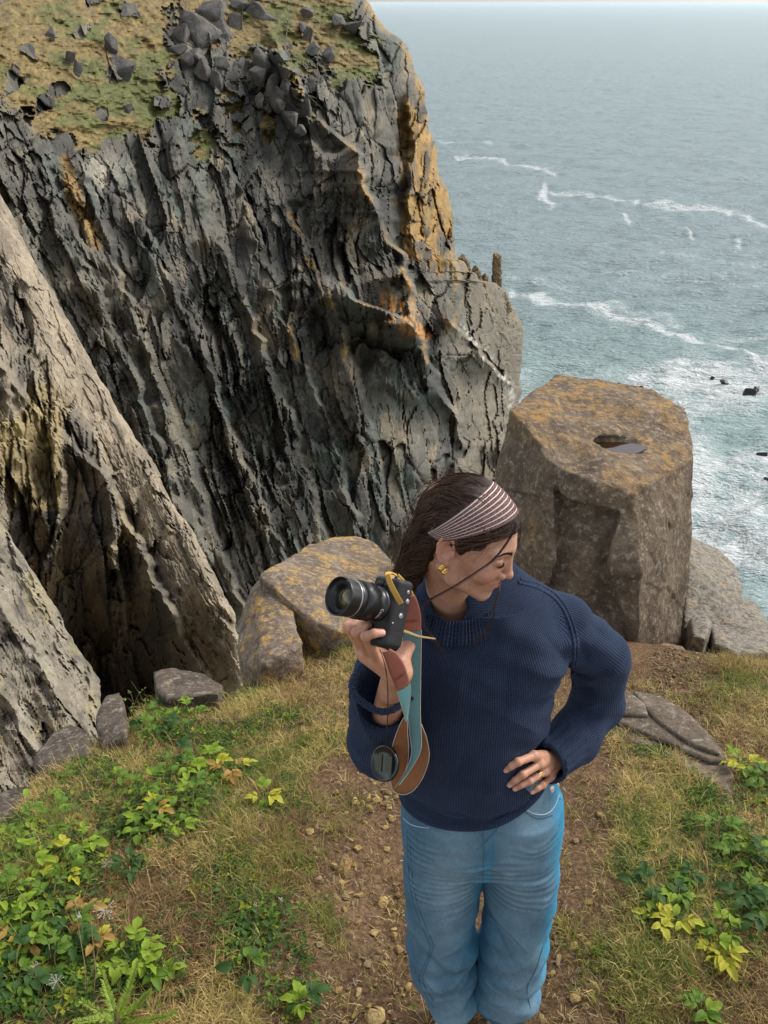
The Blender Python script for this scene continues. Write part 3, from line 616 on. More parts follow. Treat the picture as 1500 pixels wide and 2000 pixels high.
def stone_thing(name, P, depth, mat, label, cat="rock", vox=.012, rough=.017, seed=0, carve=None, group=None, k=.004):
    """a rock whose visible corners are given as (px, py, metres ahead); its foot is sunk into the ground"""
    A = hp(P); B = A.copy(); c = A.mean(0); B[:, :2] = c[:2] + (B[:, :2] - c[:2]) * 1.02; B[:, 2] = A[:, 2].min() - depth
    v, f = rock_solid(np.vstack([A, B]), vox, k, carve, rough, seed); vl, b = local(v)
    return link(name, mesh(name, vl, f, True, [mat]), label=label, cat=cat, group=group, loc=b)
stone_thing("boulder", [(503, 1122, 4.0), (560, 1088, 4.35), (602, 1060, 4.75), (650, 1048, 4.95), (685, 1044, 5.0), (722, 1052, 5.0), (772, 1098, 4.75), (830, 1160, 4.3), (770, 1215, 3.85), (660, 1235, 3.7), (600, 1215, 3.75), (578, 1188, 3.8)], .5, ROCK_BROWN, "broad brown boulder with yellow lichen behind the camera lens", "boulder", seed=21, rough=.02)
stone_thing("rock", [(463, 1212, 3.95), (485, 1160, 4.05), (506, 1128, 4.10), (534, 1166, 3.98), (576, 1190, 3.84), (586, 1258, 3.50), (548, 1282, 3.42), (505, 1306, 3.38), (474, 1296, 3.55)], .35, ROCK_BROWN, "angular brown block leaning in front of the broad lichen boulder", seed=22)
stone_thing("rock", [(299, 1312, 3.45), (335, 1308, 3.5), (372, 1312, 3.5), (440, 1336, 3.35), (430, 1352, 3.1), (330, 1366, 3.1), (300, 1340, 3.25)], .2, ROCK_MAUVE, "low flat mauve rock at the brink above the dark gully", seed=23)
stone_thing("rock", [(236, 1344, 3.2), (247, 1382, 3.0), (246, 1430, 2.75), (196, 1462, 2.7), (186, 1400, 2.95), (204, 1356, 3.15)], .3, ROCK_MAUVE, "upright wedge-shaped mauve rock at the brink on the left", seed=24)
stone_thing("rock", [(100, 1424, 3.0), (140, 1410, 3.05), (172, 1420, 2.95), (176, 1470, 2.7), (90, 1510, 2.65), (66, 1480, 2.8)], .3, ROCK_MAUVE, "rounded mauve rock sunk in dry grass left of the wedge-shaped rock", seed=25)
stone_thing("rock", [(-40, 1560, 2.7), (20, 1540, 2.75), (62, 1534, 2.75), (52, 1585, 2.5), (0, 1622, 2.4), (-50, 1630, 2.4)], .3, ROCK_MAUVE, "mauve rock at the left edge of the picture above the leafy plants", seed=26)
stone_thing("boulder", [(1330, 1040, 5.3), (1352, 1048, 5.35), (1400, 1068, 5.35), (1436, 1102, 5.1), (1452, 1150, 4.75), (1446, 1215, 4.45), (1400, 1235, 4.35), (1335, 1225, 4.35), (1345, 1110, 4.75)], .6, ROCK_PALE, "pale spotted boulder tucked behind the right side of the huge boulder", "boulder", seed=27, rough=.018)
stone_thing("boulder", [(1436, 1176, 4.9), (1462, 1168, 5.0), (1486, 1190, 4.9), (1505, 1225, 4.6), (1500, 1275, 4.2), (1420, 1275, 4.2)], .5, ROCK_PALE, "grey-brown rock at the right edge below the surf", "boulder", seed=28)
stone_thing("rock", [(1382, 1206, 4.5), (1440, 1202, 4.5), (1520, 1235, 4.3), (1530, 1272, 4.0), (1440, 1280, 3.9), (1395, 1256, 4.05)], .3, ROCK_PALE, "low cracked rock in front of the pale spotted boulder", seed=29)
stone_thing("rock", [(1350, 1208, 4.35), (1378, 1200, 4.4), (1388, 1215, 4.3), (1378, 1246, 4.0), (1352, 1242, 4.05)], .2, ROCK_PALE, "small grey rock wedged between leaves at the foot of the huge boulder", seed=30)
stone_thing("rock", [(1252, 1262, 4.02), (1280, 1252, 4.1), (1335, 1262, 4.05), (1346, 1276, 3.92), (1290, 1284, 3.86), (1256, 1276, 3.9)], .12, ROCK_BROWN, "flat tan stone at the top of the gravelly path", seed=31, rough=.006)
stone_thing("rock", [(1395, 1290, 3.75), (1430, 1284, 3.8), (1450, 1300, 3.7), (1410, 1312, 3.6)], .1, ROCK_BROWN, "small yellowish stone left of the grassy mound", seed=32, rough=.005, vox=.009)
stone_thing("rock", [(1448, 1294, 3.75), (1478, 1283, 3.8), (1512, 1310, 3.7), (1515, 1345, 3.45), (1470, 1320, 3.55)], .15, ROCK_BROWN, "yellowish humped stone behind the grassy mound at the right edge", seed=33, rough=.006, vox=.009)
stone_thing("rock", [(1410, 1918, 1.66), (1440, 1915, 1.67), (1442, 1955, 1.6), (1425, 1985, 1.56), (1408, 1960, 1.6)], .04, ROCK_PALE, "small square pale stone at the bottom right among dry litter", seed=34, rough=.003, vox=.005, k=.005)
stone_thing("rock", [(1392, 1580, 2.35), (1425, 1560, 2.4), (1436, 1545, 2.44), (1438, 1575, 2.34)], .05, ROCK_SLAB, "dark end piece below the layered slab", seed=35, rough=.004, vox=.006, k=.006)
# ---- the layered slab in the turf on the right: each bed is a piece of its own
slab_root = link("rock_slab", None, label="long layered grey-brown rock slab lying in the grass on the right", cat="rock slab", loc=W(1320, 1460, 2.7))
ORG = np.array(W(1320, 1460, 2.7))
def bed(P, h, seed):
    A = np.array([gp(a, b) for a, b in P]); A[:, 2] += h[1]; B = A.copy(); B[:, 2] -= (h[1] - h[0]) + .0
    v, f = rock_solid(np.vstack([A, B]), .0075, .003, None, .0045, seed, .09); return link("bed", mesh("bed", v - ORG, f, True, [ROCK_SLAB]), parent=slab_root)
bed([(1180, 1425), (1185, 1366), (1235, 1358), (1292, 1372), (1352, 1402), (1400, 1452), (1432, 1505), (1436, 1558), (1396, 1535), (1330, 1488), (1262, 1440)], (-.08, .018), 41)
bed([(1182, 1412), (1188, 1362), (1240, 1364), (1292, 1376), (1345, 1408), (1388, 1455), (1415, 1500), (1385, 1498), (1325, 1465), (1268, 1432)], (.012, .040), 42)
bed([(1232, 1368), (1292, 1380), (1340, 1412), (1380, 1456), (1402, 1492), (1350, 1474), (1310, 1452), (1272, 1420)], (.036, .058), 43)
bed([(1186, 1370), (1226, 1369), (1255, 1392), (1262, 1418), (1184, 1412)], (.036, .056), 44)

# ---- tumbled blocks on the far headland
def chunk(seed, n=12, flat=1.0):
    r = np.random.default_rng(seed); P = r.normal(size=(n, 3)); P /= np.linalg.norm(P, axis=1, keepdims=True); P *= r.uniform(.75, 1.05, (n, 1)); P[:, 2] *= flat
    bm = bmesh.new(); [bm.verts.new(p) for p in P]; res = bmesh.ops.convex_hull(bm, input=bm.verts)
    bmesh.ops.delete(bm, geom=[g for g in res['geom_interior'] if isinstance(g, bmesh.types.BMVert)], context='VERTS')
    return bm
def chunk_mesh(name, seed, mat, n=12, bev=.06, flat=1.0, sub=False):
    bm = chunk(seed, n, flat)
    if bev: bmesh.ops.bevel(bm, geom=list(bm.edges) + list(bm.verts), offset=bev, segments=1, affect='EDGES', profile=.5)
    me = bpy.data.meshes.new(name); bm.to_mesh(me); bm.free(); me.materials.append(mat); return me
chunks = [chunk_mesh("block", 500 + k, ROCK_GREY, 13) for k in range(7)]
far = [(385, 45, 46, 40, "widest grey block at the head of the rock-filled gully"), (415, 20, 30, 34, None), (530, 62, 26, 58, "tall pointed grey block standing at the top of the gully"), (425, 60, 24, 24, None), (355, 62, 20, 22, None), (455, 40, 18, 22, None), (500, 20, 30, 20, None), (520, 30, 22, 14, None), (470, 6, 26, 14, None),
       (425, 85, 12, 18, None), (440, 78, 16, 18, None), (350, 92, 22, 12, None), (385, 105, 22, 18, None), (398, 130, 18, 18, None), (362, 110, 16, 14, None), (430, 120, 16, 20, None), (450, 150, 18, 22, None), (425, 150, 14, 18, None), (465, 125, 16, 20, None), (480, 95, 12, 12, None),
       (510, 118, 22, 26, None), (535, 120, 20, 32, "dark upright block below the tall pointed one"), (505, 140, 20, 18, None), (535, 170, 18, 26, None), (560, 175, 22, 28, None), (590, 195, 26, 30, "large dark block on the crest of the upper rib"), (565, 225, 18, 20, None), (530, 160, 14, 20, None), (585, 250, 14, 12, None), (545, 200, 12, 14, None),
       (228, 108, 24, 40, "dark upright rock alone on the grassy slope"), (215, 80, 12, 18, None), (250, 208, 10, 10, None), (600, 60, 10, 14, None), (590, 50, 12, 8, None), (612, 90, 16, 12, None), (660, 36, 20, 12, None), (690, 40, 24, 14, None), (640, 100, 12, 12, None), (100, 62, 12, 12, None), (135, 105, 10, 14, None), (150, 128, 8, 14, None), (485, 210, 14, 14, None), (600, 20, 14, 10, None), (480, 250, 12, 14, None), (508, 190, 10, 12, None)]
RNG = np.random.default_rng(11)
ORD = ["largest", "second largest", "third largest", "fourth largest", "fifth largest", "sixth largest", "seventh largest", "eighth largest", "ninth largest", "tenth largest", "eleventh largest", "twelfth largest"]
def far_zone(px, py):
    if px < 300: return "on the grassy slope at the upper left"
    if px >= 590 and py < 120: return "in the grass near the top of the outer ridge"
    if py < 75: return "at the very top of the rock-filled gully" if px < 490 else "beside the tall pointed block"
    if px < 490: return "in the left half of the rock-filled gully" if px < 420 else "in the middle of the rock-filled gully"
    return "on the dark crest right of the gully"
def rank_labels(items, zone, noun):
    """items: (x, y, size, own label or None) -> one label each, by size within its zone"""
    out = {}; Z = {}
    for i, (x, y, sz, lab) in enumerate(items):
        if lab: out[i] = lab
        else: Z.setdefault(zone(x, y), []).append((-sz, i))
    for z_, L_ in Z.items():
        for r_, (_, i) in enumerate(sorted(L_)): out[i] = (ORD[r_] + " " + noun + " " + z_) if r_ < len(ORD) else None
    return out
FL = rank_labels([(a, b, c * d + .01 * i, l) for i, (a, b, c, d, l) in enumerate(far)], far_zone, "grey angular block")
for k, (px, py, rx, ry, lab) in enumerate(far):
    Y = float(YH(np.array([px * 1.0]), np.array([py * 1.0]))[0]) - 1.5 - (14 if 500 < px < 620 and py > 90 else 0) * .35
    p = W(px, py, Y); s = Y / F / .9
    link("block", chunks[k % 7], label=FL[k] or "small grey block in the tumbled rocks on the far headland", cat="rock", group="tumbled blocks on the far headland", loc=p - np.array([0, 0, .35 * ry * s]), rot=(RNG.uniform(-.35, .35), RNG.uniform(-.3, .3), RNG.uniform(0, 6.3)), scale=(rx * s, (rx + ry) / 2 * s, ry * s * 1.15))
# ---- the stone finger that stands on the outer rib, and rocks awash in the surf
pin = [(962, 575, 141), (981, 578, 141), (980, 540, 141.5), (979, 502, 142), (966, 499, 142), (964, 540, 141.5)]
A = hp(pin); B = A + (0, 2.0, 0); v, f = rock_solid(np.vstack([A, B]), .12, .1, None, .22, 51, .5); vl, b = local(v)
m = plain("lichened_pinnacle_rock", (.20, .15, .085), .85, .2, var=.45, bump=.6, scale=.9)
link("rock_pinnacle", mesh("rock_pinnacle", vl, f, False, [m]), label="thin stone finger standing upright on the outer tip of the cliff", cat="rock", loc=b)
for k, (P_, lab) in enumerate((([(893, 548, 137), (922, 552, 137), (919, 528, 137.5), (908, 505, 138), (899, 508, 138)], "widest broken spire left of the thin stone finger"), ([(918, 560, 138), (942, 566, 138), (939, 542, 138.5), (931, 524, 139)], "second broken spire, just right of the widest one"), ([(938, 572, 139), (960, 576, 139), (957, 556, 139.5), (949, 541, 140)], "low pointed spire beside the thin stone finger"), ([(975, 600, 140), (1000, 612, 140), (992, 586, 141), (982, 572, 141)], "sloping spire right of the thin stone finger"))):
    A = hp(P_); B = A + (0, 2.6, 0); v, f = rock_solid(np.vstack([A, B]), .16, .1, None, .35, 55 + k, .6); vl, b = local(v); link("rock_spire", mesh("rock_spire", vl, f, False, [m]), label=lab + " on the cliff's outer tip", cat="rock", group="broken spires on the outer tip of the cliff", loc=b)
wet = plain("wet_black_rock", (.018, .018, .018), .35, .5, var=.5, bump=.8, scale=1.2)
def sea_hit(px, py): 
    ang = PITCH + math.atan((py - 1000) / F); return W(px, py, (CZ - SEA) / math.tan(ang))
for k, (px, py, rx, ry, lab) in enumerate([(1460, 762, 20, 12, "largest black rock awash in the surf at the right"), (1412, 745, 16, 5, "low black rock left of the largest rock in the surf"), (1392, 737, 6, 3, "smallest black rock farthest left in the surf"), (1478, 757, 9, 5, "small black rock just right of the largest rock in the surf"), (1488, 885, 14, 14, "black rock in foam at the right edge halfway down"), (1497, 933, 10, 7, "low black rock at the right edge below the foam-ringed one")]):
    p = sea_hit(px, py + ry * .6); s = p[1] / F * 1.05
    link("sea_rock", chunk_mesh("sea_rock", 600 + k, wet, 16, .05), label=lab, cat="rock", loc=p, rot=(0, 0, k * 1.3), scale=(rx * s, rx * s * .8, ry * s * 1.6))

# ================================================================== stones, gravel, turf and plants
STONE = Mat("path_stone", .85, .3); m = STONE; o = m.obj(); rnd = m.n('ShaderNodeObjectInfo').outputs['Random']
m.color(m.mix(1.0, m.ramp(rnd, [(0, (.22, .135, .055)), (.35, (.36, .235, .085)), (.7, (.46, .32, .125)), (1, (.26, .18, .11))]), m.ramp(m.noise(o, 2.2, 5, .7), [(.3, .6), (.7, 1.35)]), 'MULTIPLY')); m.bump(m.noise(o, 5, 4), .4, .1)
STONE = m.m
stone_m = [chunk_mesh("stone", 700 + k, STONE, 10 + k % 4, .16, .62) for k in range(8)]
def rock_clear(px, py):
    ok = np.ones(np.shape(px), bool)
    for P in ([(940, 700), (1350, 700), (1350, 1262), (940, 1290)], [(455, 1030), (800, 1030), (800, 1215), (640, 1245), (590, 1265), (480, 1300)], [(1190, 1362), (1292, 1370), (1352, 1402), (1405, 1455), (1436, 1505), (1432, 1560), (1262, 1440), (1190, 1420)],
              [(190, 1345), (245, 1345), (245, 1430), (190, 1460)], [(300, 1310), (440, 1335), (430, 1350), (300, 1350)], [(70, 1410), (175, 1410), (175, 1470), (80, 1500)], [(1345, 1040), (1500, 1150), (1510, 1255), (1345, 1235)], [(-50, 1530), (60, 1535), (50, 1590), (-50, 1620)]):
        ok &= poly_dist(P, px, py) > 0
    return ok
R3 = np.random.default_rng(5)
big_stones = [(672, 1697, 46, 24, "largest yellowish stone on the path, left of the woman's thigh"), (748, 1766, 30, 22, "blocky tan stone beside her knee on the left"), (732, 1988, 44, 34, "big rough yellow stone at the bottom edge of the path"), (700, 1658, 20, 15, "yellow stone just above the largest one on the path"), (736, 1563, 18, 12, "small yellow stone under the lens cap"), (757, 1551, 22, 14, "flat yellowish stone near the jeans pocket below the strap"),
              (712, 1502, 26, 24, "rough yellow stone near the sleeve at the top of the path"), (568, 1684, 20, 16, "tan stone in the turf left of the path"), (1228, 1722, 18, 22, "half-buried tan stone right of the woman in the turf"), (1124, 1645, 18, 12, "tan stone beside the jeans pocket on the right"), (1120, 1850, 20, 14, "yellow stone right of her shins"), (690, 1440 + 250, 16, 12, "round tan stone beside the largest path stone"),
              (665, 1725, 14, 12, "small stone below the largest path stone"), (1092, 1875, 24, 14, "flat tan stone right of the jeans hem"), (1122, 1952, 24, 16, "tan stone low on the right of the path"), (1445, 1912, 14, 20, "narrow pale stone standing beside the square pale stone"), (1058, 1992, 20, 14, "stone by her right-hand shoe"), (760, 1820 - 40, 14, 12, "stone left of her knee below the blocky tan one")]
def place_stone(px, py, w, h, lab, k):
    p = gp(px, py); d = PX(p)[2]; s = w / F * d * .64; R = np.random.default_rng(k)
    link("stone", stone_m[k % 8], label=lab or "small tan stone scattered on the trodden dirt path", cat="stone", group="stones scattered on the dirt path", loc=p + np.array([0, 0, .16 * s]), rot=(R.uniform(-.3, .3), R.uniform(-.3, .3), R.uniform(0, 6.28)), scale=(s * 1.1, s * 1.0, s * (.8 + h / w * .5)))
for k, (a, b, w, h, lab) in enumerate(big_stones): place_stone(a, b, w, h, lab, k)
def sample_px(n, x0, x1, y0, y1, fn):
    out = []
    while sum(len(o) for o in out) < n:
        px = R3.uniform(x0, x1, n * 3); py = R3.uniform(y0, y1, n * 3); keep = rock_clear(px, py); px, py = px[keep], py[keep]
        p = gp(px, py); k = (edge_fast(p[:, 0], p[:, 1]) < 0.02) & (R3.random(len(px)) < fn(p[:, 0], p[:, 1], px, py)); out.append(np.column_stack([p, px, py])[k])
    return np.concatenate(out)[:n]
S = sample_px(262, 560, 1460, 1250, 2040, lambda x, y, px, py: path_at(x, y) * np.clip(.25 + .5 * vnoise(px / 60, py / 60, s=601) + .3 * (py > 1750) + .5 * (px < 780) * (py > 1480), .05, 1))
def stone_zone(px, py):
    sd = "left of her" if px < 930 else "right of her"
    if py < 1420: return "at the far end of the path"
    if py < 1560: return "level with her hem, " + sd
    if py < 1720: return "level with her thighs, " + sd
    if py < 1860: return "level with her knees, " + sd
    return "by her ankles, " + sd
SW = [(8 + 13 * R3.random() ** 2.0) * (1.0 if q[4] > 1450 else .75) for q in S]
SLB = rank_labels([(q[3], q[4], w_, None) for q, w_ in zip(S, SW)], stone_zone, "small tan stone")
for k, q in enumerate(S):
    w = SW[k]; place_stone(q[3], q[4], w, w * .7, SLB[k], 100 + k)
def scatter_lumps(name, n, region, fn, r0, r1, mat, seed):
    """very small loose lumps nobody could count: one mesh"""
    q = sample_px(n, *region, fn); R = np.random.default_rng(seed); tv = []; tf = []
    for k in range(6):
        bm = chunk(seed + k, 9, .65); bm.verts.ensure_lookup_table(); bmesh.ops.triangulate(bm, faces=bm.faces); bm.verts.index_update(); tv.append(np.array([v.co[:] for v in bm.verts])); tf.append(np.array([[v.index for v in f.verts] for f in bm.faces])); bm.free()
    V = []; Fc = []; T = []; off = 0
    for i in range(n):
        k = i % 6; a = R.uniform(0, 6.28); s = r0 + (r1 - r0) * R.random() ** 3; c, sn = math.cos(a), math.sin(a); v = tv[k] * s
        v = np.stack([v[:, 0] * c - v[:, 1] * sn, v[:, 0] * sn + v[:, 1] * c, v[:, 2]], 1) + q[i, :3]; V.append(v); Fc.append(tf[k] + off); off += len(v); T.append(np.full(len(v), R.random()))
    return link(name, mesh(name, np.concatenate(V), np.concatenate(Fc), True, [mat], {'r': np.concatenate(T)}), kind='stuff')
m = Mat("gravel_bits", .9, .2); m.color(m.ramp(m.attr('r'), [(0, (.06, .036, .022)), (.5, (.13, .082, .048)), (.8, (.24, .165, .09)), (1, (.34, .26, .15))]))
scatter_lumps("gravel", 9000, (540, 1500, 1240, 2080), lambda x, y, px, py: path_at(x, y) * np.clip(.6 + .5 * vnoise(px / 45, py / 45, s=602), .1, 1) + .04, .0012, .0075, m.m, 800)
scatter_lumps("gravel", 1500, (1225, 1420, 1265, 1400), lambda x, y, px, py: path_at(x, y) * (px > 1215 + (py < 1340) * 60), .004, .014, m.m, 820)

# ---- blades of grass
def blades(n_tuft, per, region, fn, length, width, tints, lean, seed, spread=.03, flat=0.0):
    q = sample_px(n_tuft, *region, fn); R = np.random.default_rng(seed); n = n_tuft * per
    base = np.repeat(q[:, :3], per, 0); tx = np.repeat(q[:, 3], per); ty = np.repeat(q[:, 4], per)
    ang = R.uniform(0, 2 * np.pi, n); rad = spread * np.sqrt(R.random(n)) * np.repeat(R.uniform(.6, 1.4, n_tuft), per)
    base[:, 0] += rad * np.cos(ang); base[:, 1] += rad * np.sin(ang); base[:, 2] = G_fast(base[:, 0], base[:, 1]) - .002
    L = length[0] + (length[1] - length[0]) * R.random(n) ** 1.6; L = L * np.repeat(R.uniform(.65, 1.2, n_tuft), per)
    dirn = ang + R.normal(0, .9, n); ln = np.clip(R.normal(lean, .3, n), .05, 1.45)
    h = np.stack([np.cos(dirn), np.sin(dirn), 0 * dirn], 1); side = np.stack([-np.sin(dirn), np.cos(dirn), 0 * dirn], 1)
    e0 = ln * .6; e1 = ln * 1.15 + .25
    sideb = side * R.normal(0, .25, n)[:, None]
    p1 = base + L[:, None] * .5 * (h * np.sin(e0)[:, None] + np.array([0, 0, 1]) * np.cos(e0)[:, None]) + sideb * L[:, None] * .3
    z2 = np.maximum(np.cos(e1), -.25 if flat else -.1)
    p2 = p1 + L[:, None] * .5 * (h * np.sin(e1)[:, None] + np.array([0, 0, 1]) * z2[:, None]) + sideb * L[:, None] * .8
    p2[:, 2] = np.maximum(p2[:, 2], base[:, 2] + .002)
    w = width * R.uniform(.6, 1.3, n)[:, None]
    V = np.stack([base - side * w, base + side * w, p1 + side * w * .8, p1 - side * w * .8, p2], 1).reshape(-1, 3)
    i = np.arange(n)[:, None] * 5; Q = i + np.array([0, 1, 2, 3]); T = i + np.array([3, 2, 4])
    pn = fbm(base[:, 0] * 3.2, base[:, 1] * 3.2, o=3, s=620); t = np.clip(.5 + .55 * pn + R.normal(0, .22, n) + np.repeat(R.normal(0, .2, n_tuft), per), 0, .999)
    tc = np.array(tints, float); ti = t * (len(tc) - 1); i0 = ti.astype(int); fr = (ti - i0)[:, None]; c = tc[i0] * (1 - fr) + tc[i0 + 1] * fr
    c = c * R.uniform(.5, 1.35, n)[:, None]; C = np.repeat(c, 5, 0)
    return V, Q, T, C
def blade_mat(name, tr=.35):
    m = Mat(name, .6, .25); a = m.attr('tint', True); m.color(a); t = m.n('ShaderNodeBsdfTranslucent'); m.l(a, t.inputs[0]); x = m.n('ShaderNodeMixShader'); x.inputs[0].default_value = tr
    m.l(m.b.outputs[0], x.inputs[1]); m.l(t.outputs[0], x.inputs[2]); m.l(x.outputs[0], m.out.inputs[0]); return m.m
BLADE = blade_mat("grass_blades")
dry = [(.26, .16, .07), (.55, .38, .15), (.74, .57, .25), (.62, .49, .15), (.42, .38, .09)]
grn = [(.40, .34, .10), (.25, .28, .05), (.13, .19, .035), (.20, .25, .045)]
nog = lambda x, y, px, py: (1 - path_at(x, y)) * np.clip(.62 + .8 * vnoise(px / 42, py / 36, s=603) + .3 * vnoise(px / 14, py / 12, s=604), .05, 1) + .02
def add_grass(name, parts):
    V = []; Q = []; T = []; C = []; off = 0
    for v, q, t, c in parts: V.append(v); Q.append(q + off); T.append(t + off); C.append(c); off += len(v)
    return link(name, mesh(name, np.concatenate(V), [np.concatenate(Q), np.concatenate(T)], True, [BLADE], {'tint': np.concatenate(C)}), kind='stuff')
FR = (-40, 1540, 1170, 2120)
def spots(P, soft=1.0):
    def f(x, y, px, py):
        r = 0 * px
        for a, b, w, h in P: r = np.maximum(r, np.exp(-((px - a) / w) ** 2 - ((py - b) / h) ** 2))
        return r * (1 - path_at(x, y) * .86)
    return f
def in_ed(fn): return lambda x, y, px, py: fn(x, y, px, py)
lime = spots([(1170, 1860, 90, 90), (1250, 1920, 90, 90), (1200, 1700, 60, 60), (640, 1800, 40, 60), (600, 1250, 50, 30), (650, 1240, 40, 40), (1400, 1310, 70, 40), (1160, 1600, 50, 50), (1230, 1620, 40, 60), (440, 1600, 60, 70), (520, 1500, 80, 60), (1440, 1330, 60, 40), (660, 1620, 50, 60), (540, 1700, 60, 60), (1320, 1390, 60, 30)])
brink = lambda x, y, px, py: (edge_fast(x, y) > -.45) * nog(x, y, px, py)
add_grass("dry_grass", [blades(7600, 24, FR, nog, (.014, .046), .00095, dry, 1.15, 901, .034, 1), blades(3200, 16, FR, nog, (.03, .095), .0010, dry, .95, 902, .02), blades(600, 20, FR, brink, (.04, .11), .0008, dry, .6, 905, .03)])
add_grass("green_grass", [blades(800, 26, FR, lime, (.03, .085), .001, grn, .8, 903, .03), blades(350, 14, FR, nog, (.02, .06), .0009, grn, .8, 904, .02)])
# dead litter lying flat
def litter(n, seed):
    q = sample_px(n, *FR, lambda x, y, px, py: nog(x, y, px, py) + .12); R = np.random.default_rng(seed); a = R.uniform(0, 6.28, n); L = R.uniform(.006, .03, n); w = R.uniform(.0006, .0022, n); h = np.stack([np.cos(a), np.sin(a), R.normal(0, .3, n)], 1); s = np.stack([-np.sin(a), np.cos(a), R.normal(0, .4, n)], 1)
    b = q[:, :3] + np.array([0, 0, .006]) + R.random((n, 1)) * np.array([0, 0, .012]); V = np.stack([b - h * L[:, None] * .5 - s * w[:, None], b + h * L[:, None] * .5 - s * w[:, None] * .5, b + h * L[:, None] * .5 + s * w[:, None] * .5, b - h * L[:, None] * .5 + s * w[:, None]], 1).reshape(-1, 3)
    c = np.array([(.10, .06, .03), (.21, .14, .07), (.30, .23, .14), (.36, .30, .21)])[R.integers(0, 4, n)] * R.uniform(.6, 1.2, (n, 1))
    return link("plant_litter", mesh("plant_litter", V, np.arange(n)[:, None] * 4 + np.arange(4), True, [BLADE], {'tint': np.repeat(c, 4, 0)}), kind='stuff')
litter(26000, 910)
# ---- low clover-like ground cover
def cover(n, fn, seed, s0=.004, s1=.0095, hh=.03):
    q = sample_px(n, *FR, fn); R = np.random.default_rng(seed); V = []; C = []
    ang = R.uniform(0, 6.28, n); s = R.uniform(s0, s1, n); tilt = R.uniform(-.5, .5, (n, 2)); hz = R.uniform(.006, hh, n); tone = R.random(n)
    V = np.zeros((n, 3, 4, 3)); 
    for k in range(3):
        a = ang + k * 2.09; d = np.stack([np.cos(a), np.sin(a), tilt[:, 0]], 1) * s[:, None]; e = np.stack([-np.sin(a), np.cos(a), tilt[:, 1]], 1) * s[:, None] * .55; b = q[:, :3] + np.array([0, 0, 1]) * hz[:, None]
        V[:, k] = np.stack([b, b + d + e + [0, 0, .002], b + d * 1.9, b + d - e + [0, 0, .002]], 1)
    c = np.where(tone[:, None] < .6, np.array([[.055, .115, .02]]), np.where(tone[:, None] < .9, np.array([[.12, .20, .02]]), np.array([[.25, .27, .02]]))) * R.uniform(.7, 1.3, (n, 1))
    V = V.reshape(-1, 3); return link("ground_cover", mesh("ground_cover", V, np.arange(len(V) // 4)[:, None] * 4 + np.arange(4), False, [BLADE], {'tint': np.repeat(c, 12, 0)}), kind='stuff')
cover(6000, spots([(640, 1235, 45, 22), (600, 1240, 30, 20), (480, 1350, 40, 18), (360, 1350, 40, 14), (540, 1400, 60, 14), (470, 1430, 50, 20), (175, 1510, 45, 50), (200, 1560, 40, 30), (150, 1570, 25, 40), (460, 1730, 30, 50), (490, 1790, 50, 30), (520, 1830, 40, 40), (590, 1870, 20, 30), (570, 1950, 40, 40), (420, 1740, 40, 30), (430, 1450, 40, 20), (560, 1530, 20, 14), (600, 1690, 22, 14), (550, 1575, 30, 20), (1370, 1560, 30, 25), (1400, 1600, 20, 16), (1280, 1470, 40, 12), (1310, 1470, 25, 14), (1330, 1700, 25, 16), (1210, 1690, 16, 20), (1180, 1865, 22, 10), (1230, 1420, 10, 6), (160, 1340 + 20, 60, 10), (1350, 1610, 20, 20), (1250, 1650, 10, 30), (30, 1860, 70, 60), (180, 1900, 60, 40)]), 920)
cover(1800, nog, 921)
cover(5200, spots([(60, 1640, 100, 60), (150, 1690, 60, 60), (50, 1780, 80, 60), (40, 1900, 90, 90), (130, 1930, 50, 50), (320, 1420, 60, 40), (360, 1540, 70, 60), (280, 1600, 60, 50), (200, 1530, 60, 50), (430, 1500, 60, 30), (270, 1900, 50, 40), (520, 1820, 50, 60), (1470, 1740, 50, 70), (1420, 1660, 40, 40), (1290, 1790, 40, 30), (1480, 1540, 40, 30)]), 922, .007, .014, .045)

# ---- broad-leaved plants: every leaf is an object
def leaf_mat(name, a, b, vein):
    m = Mat(name, .5, .28); o = m.obj(); e = m.attr('edge'); n = m.noise(o, 60, 4, .6)
    c = m.mix(n, a, tuple(q * 1.7 for q in a)); c = m.mix(m.step(m.math('ADD', e, m.math('MULTIPLY', n, .35)), .95, 1.25), c, b); c = m.mix(m.math('MULTIPLY', m.attr('rib'), .6), c, vein); m.color(c)
    t = m.n('ShaderNodeBsdfTranslucent'); m.l(c, t.inputs[0]); x = m.n('ShaderNodeMixShader'); x.inputs[0].default_value = .3; m.l(m.b.outputs[0], x.inputs[1]); m.l(t.outputs[0], x.inputs[2]); m.l(x.outputs[0], m.out.inputs[0]); m.bump(n, .3, .004); return m.m
LG = leaf_mat("green_leaf", (.070, .140, .012), (.34, .42, .02), (.15, .22, .03)); LY = leaf_mat("yellow_leaf", (.34, .33, .025), (.42, .30, .02), (.30, .30, .05)); LL = leaf_mat("lime_leaf", (.16, .25, .016), (.46, .48, .02), (.22, .26, .04)); LD = leaf_mat("dark_green_leaf", (.028, .075, .014), (.12, .19, .02), (.06, .10, .02)); LO = leaf_mat("ochre_leaf", (.30, .19, .04), (.34, .16, .03), (.3, .2, .08))
STEM = plain("green_stem", (.12, .15, .03), .6); DRYS = plain("dry_stem", (.30, .22, .11), .8)
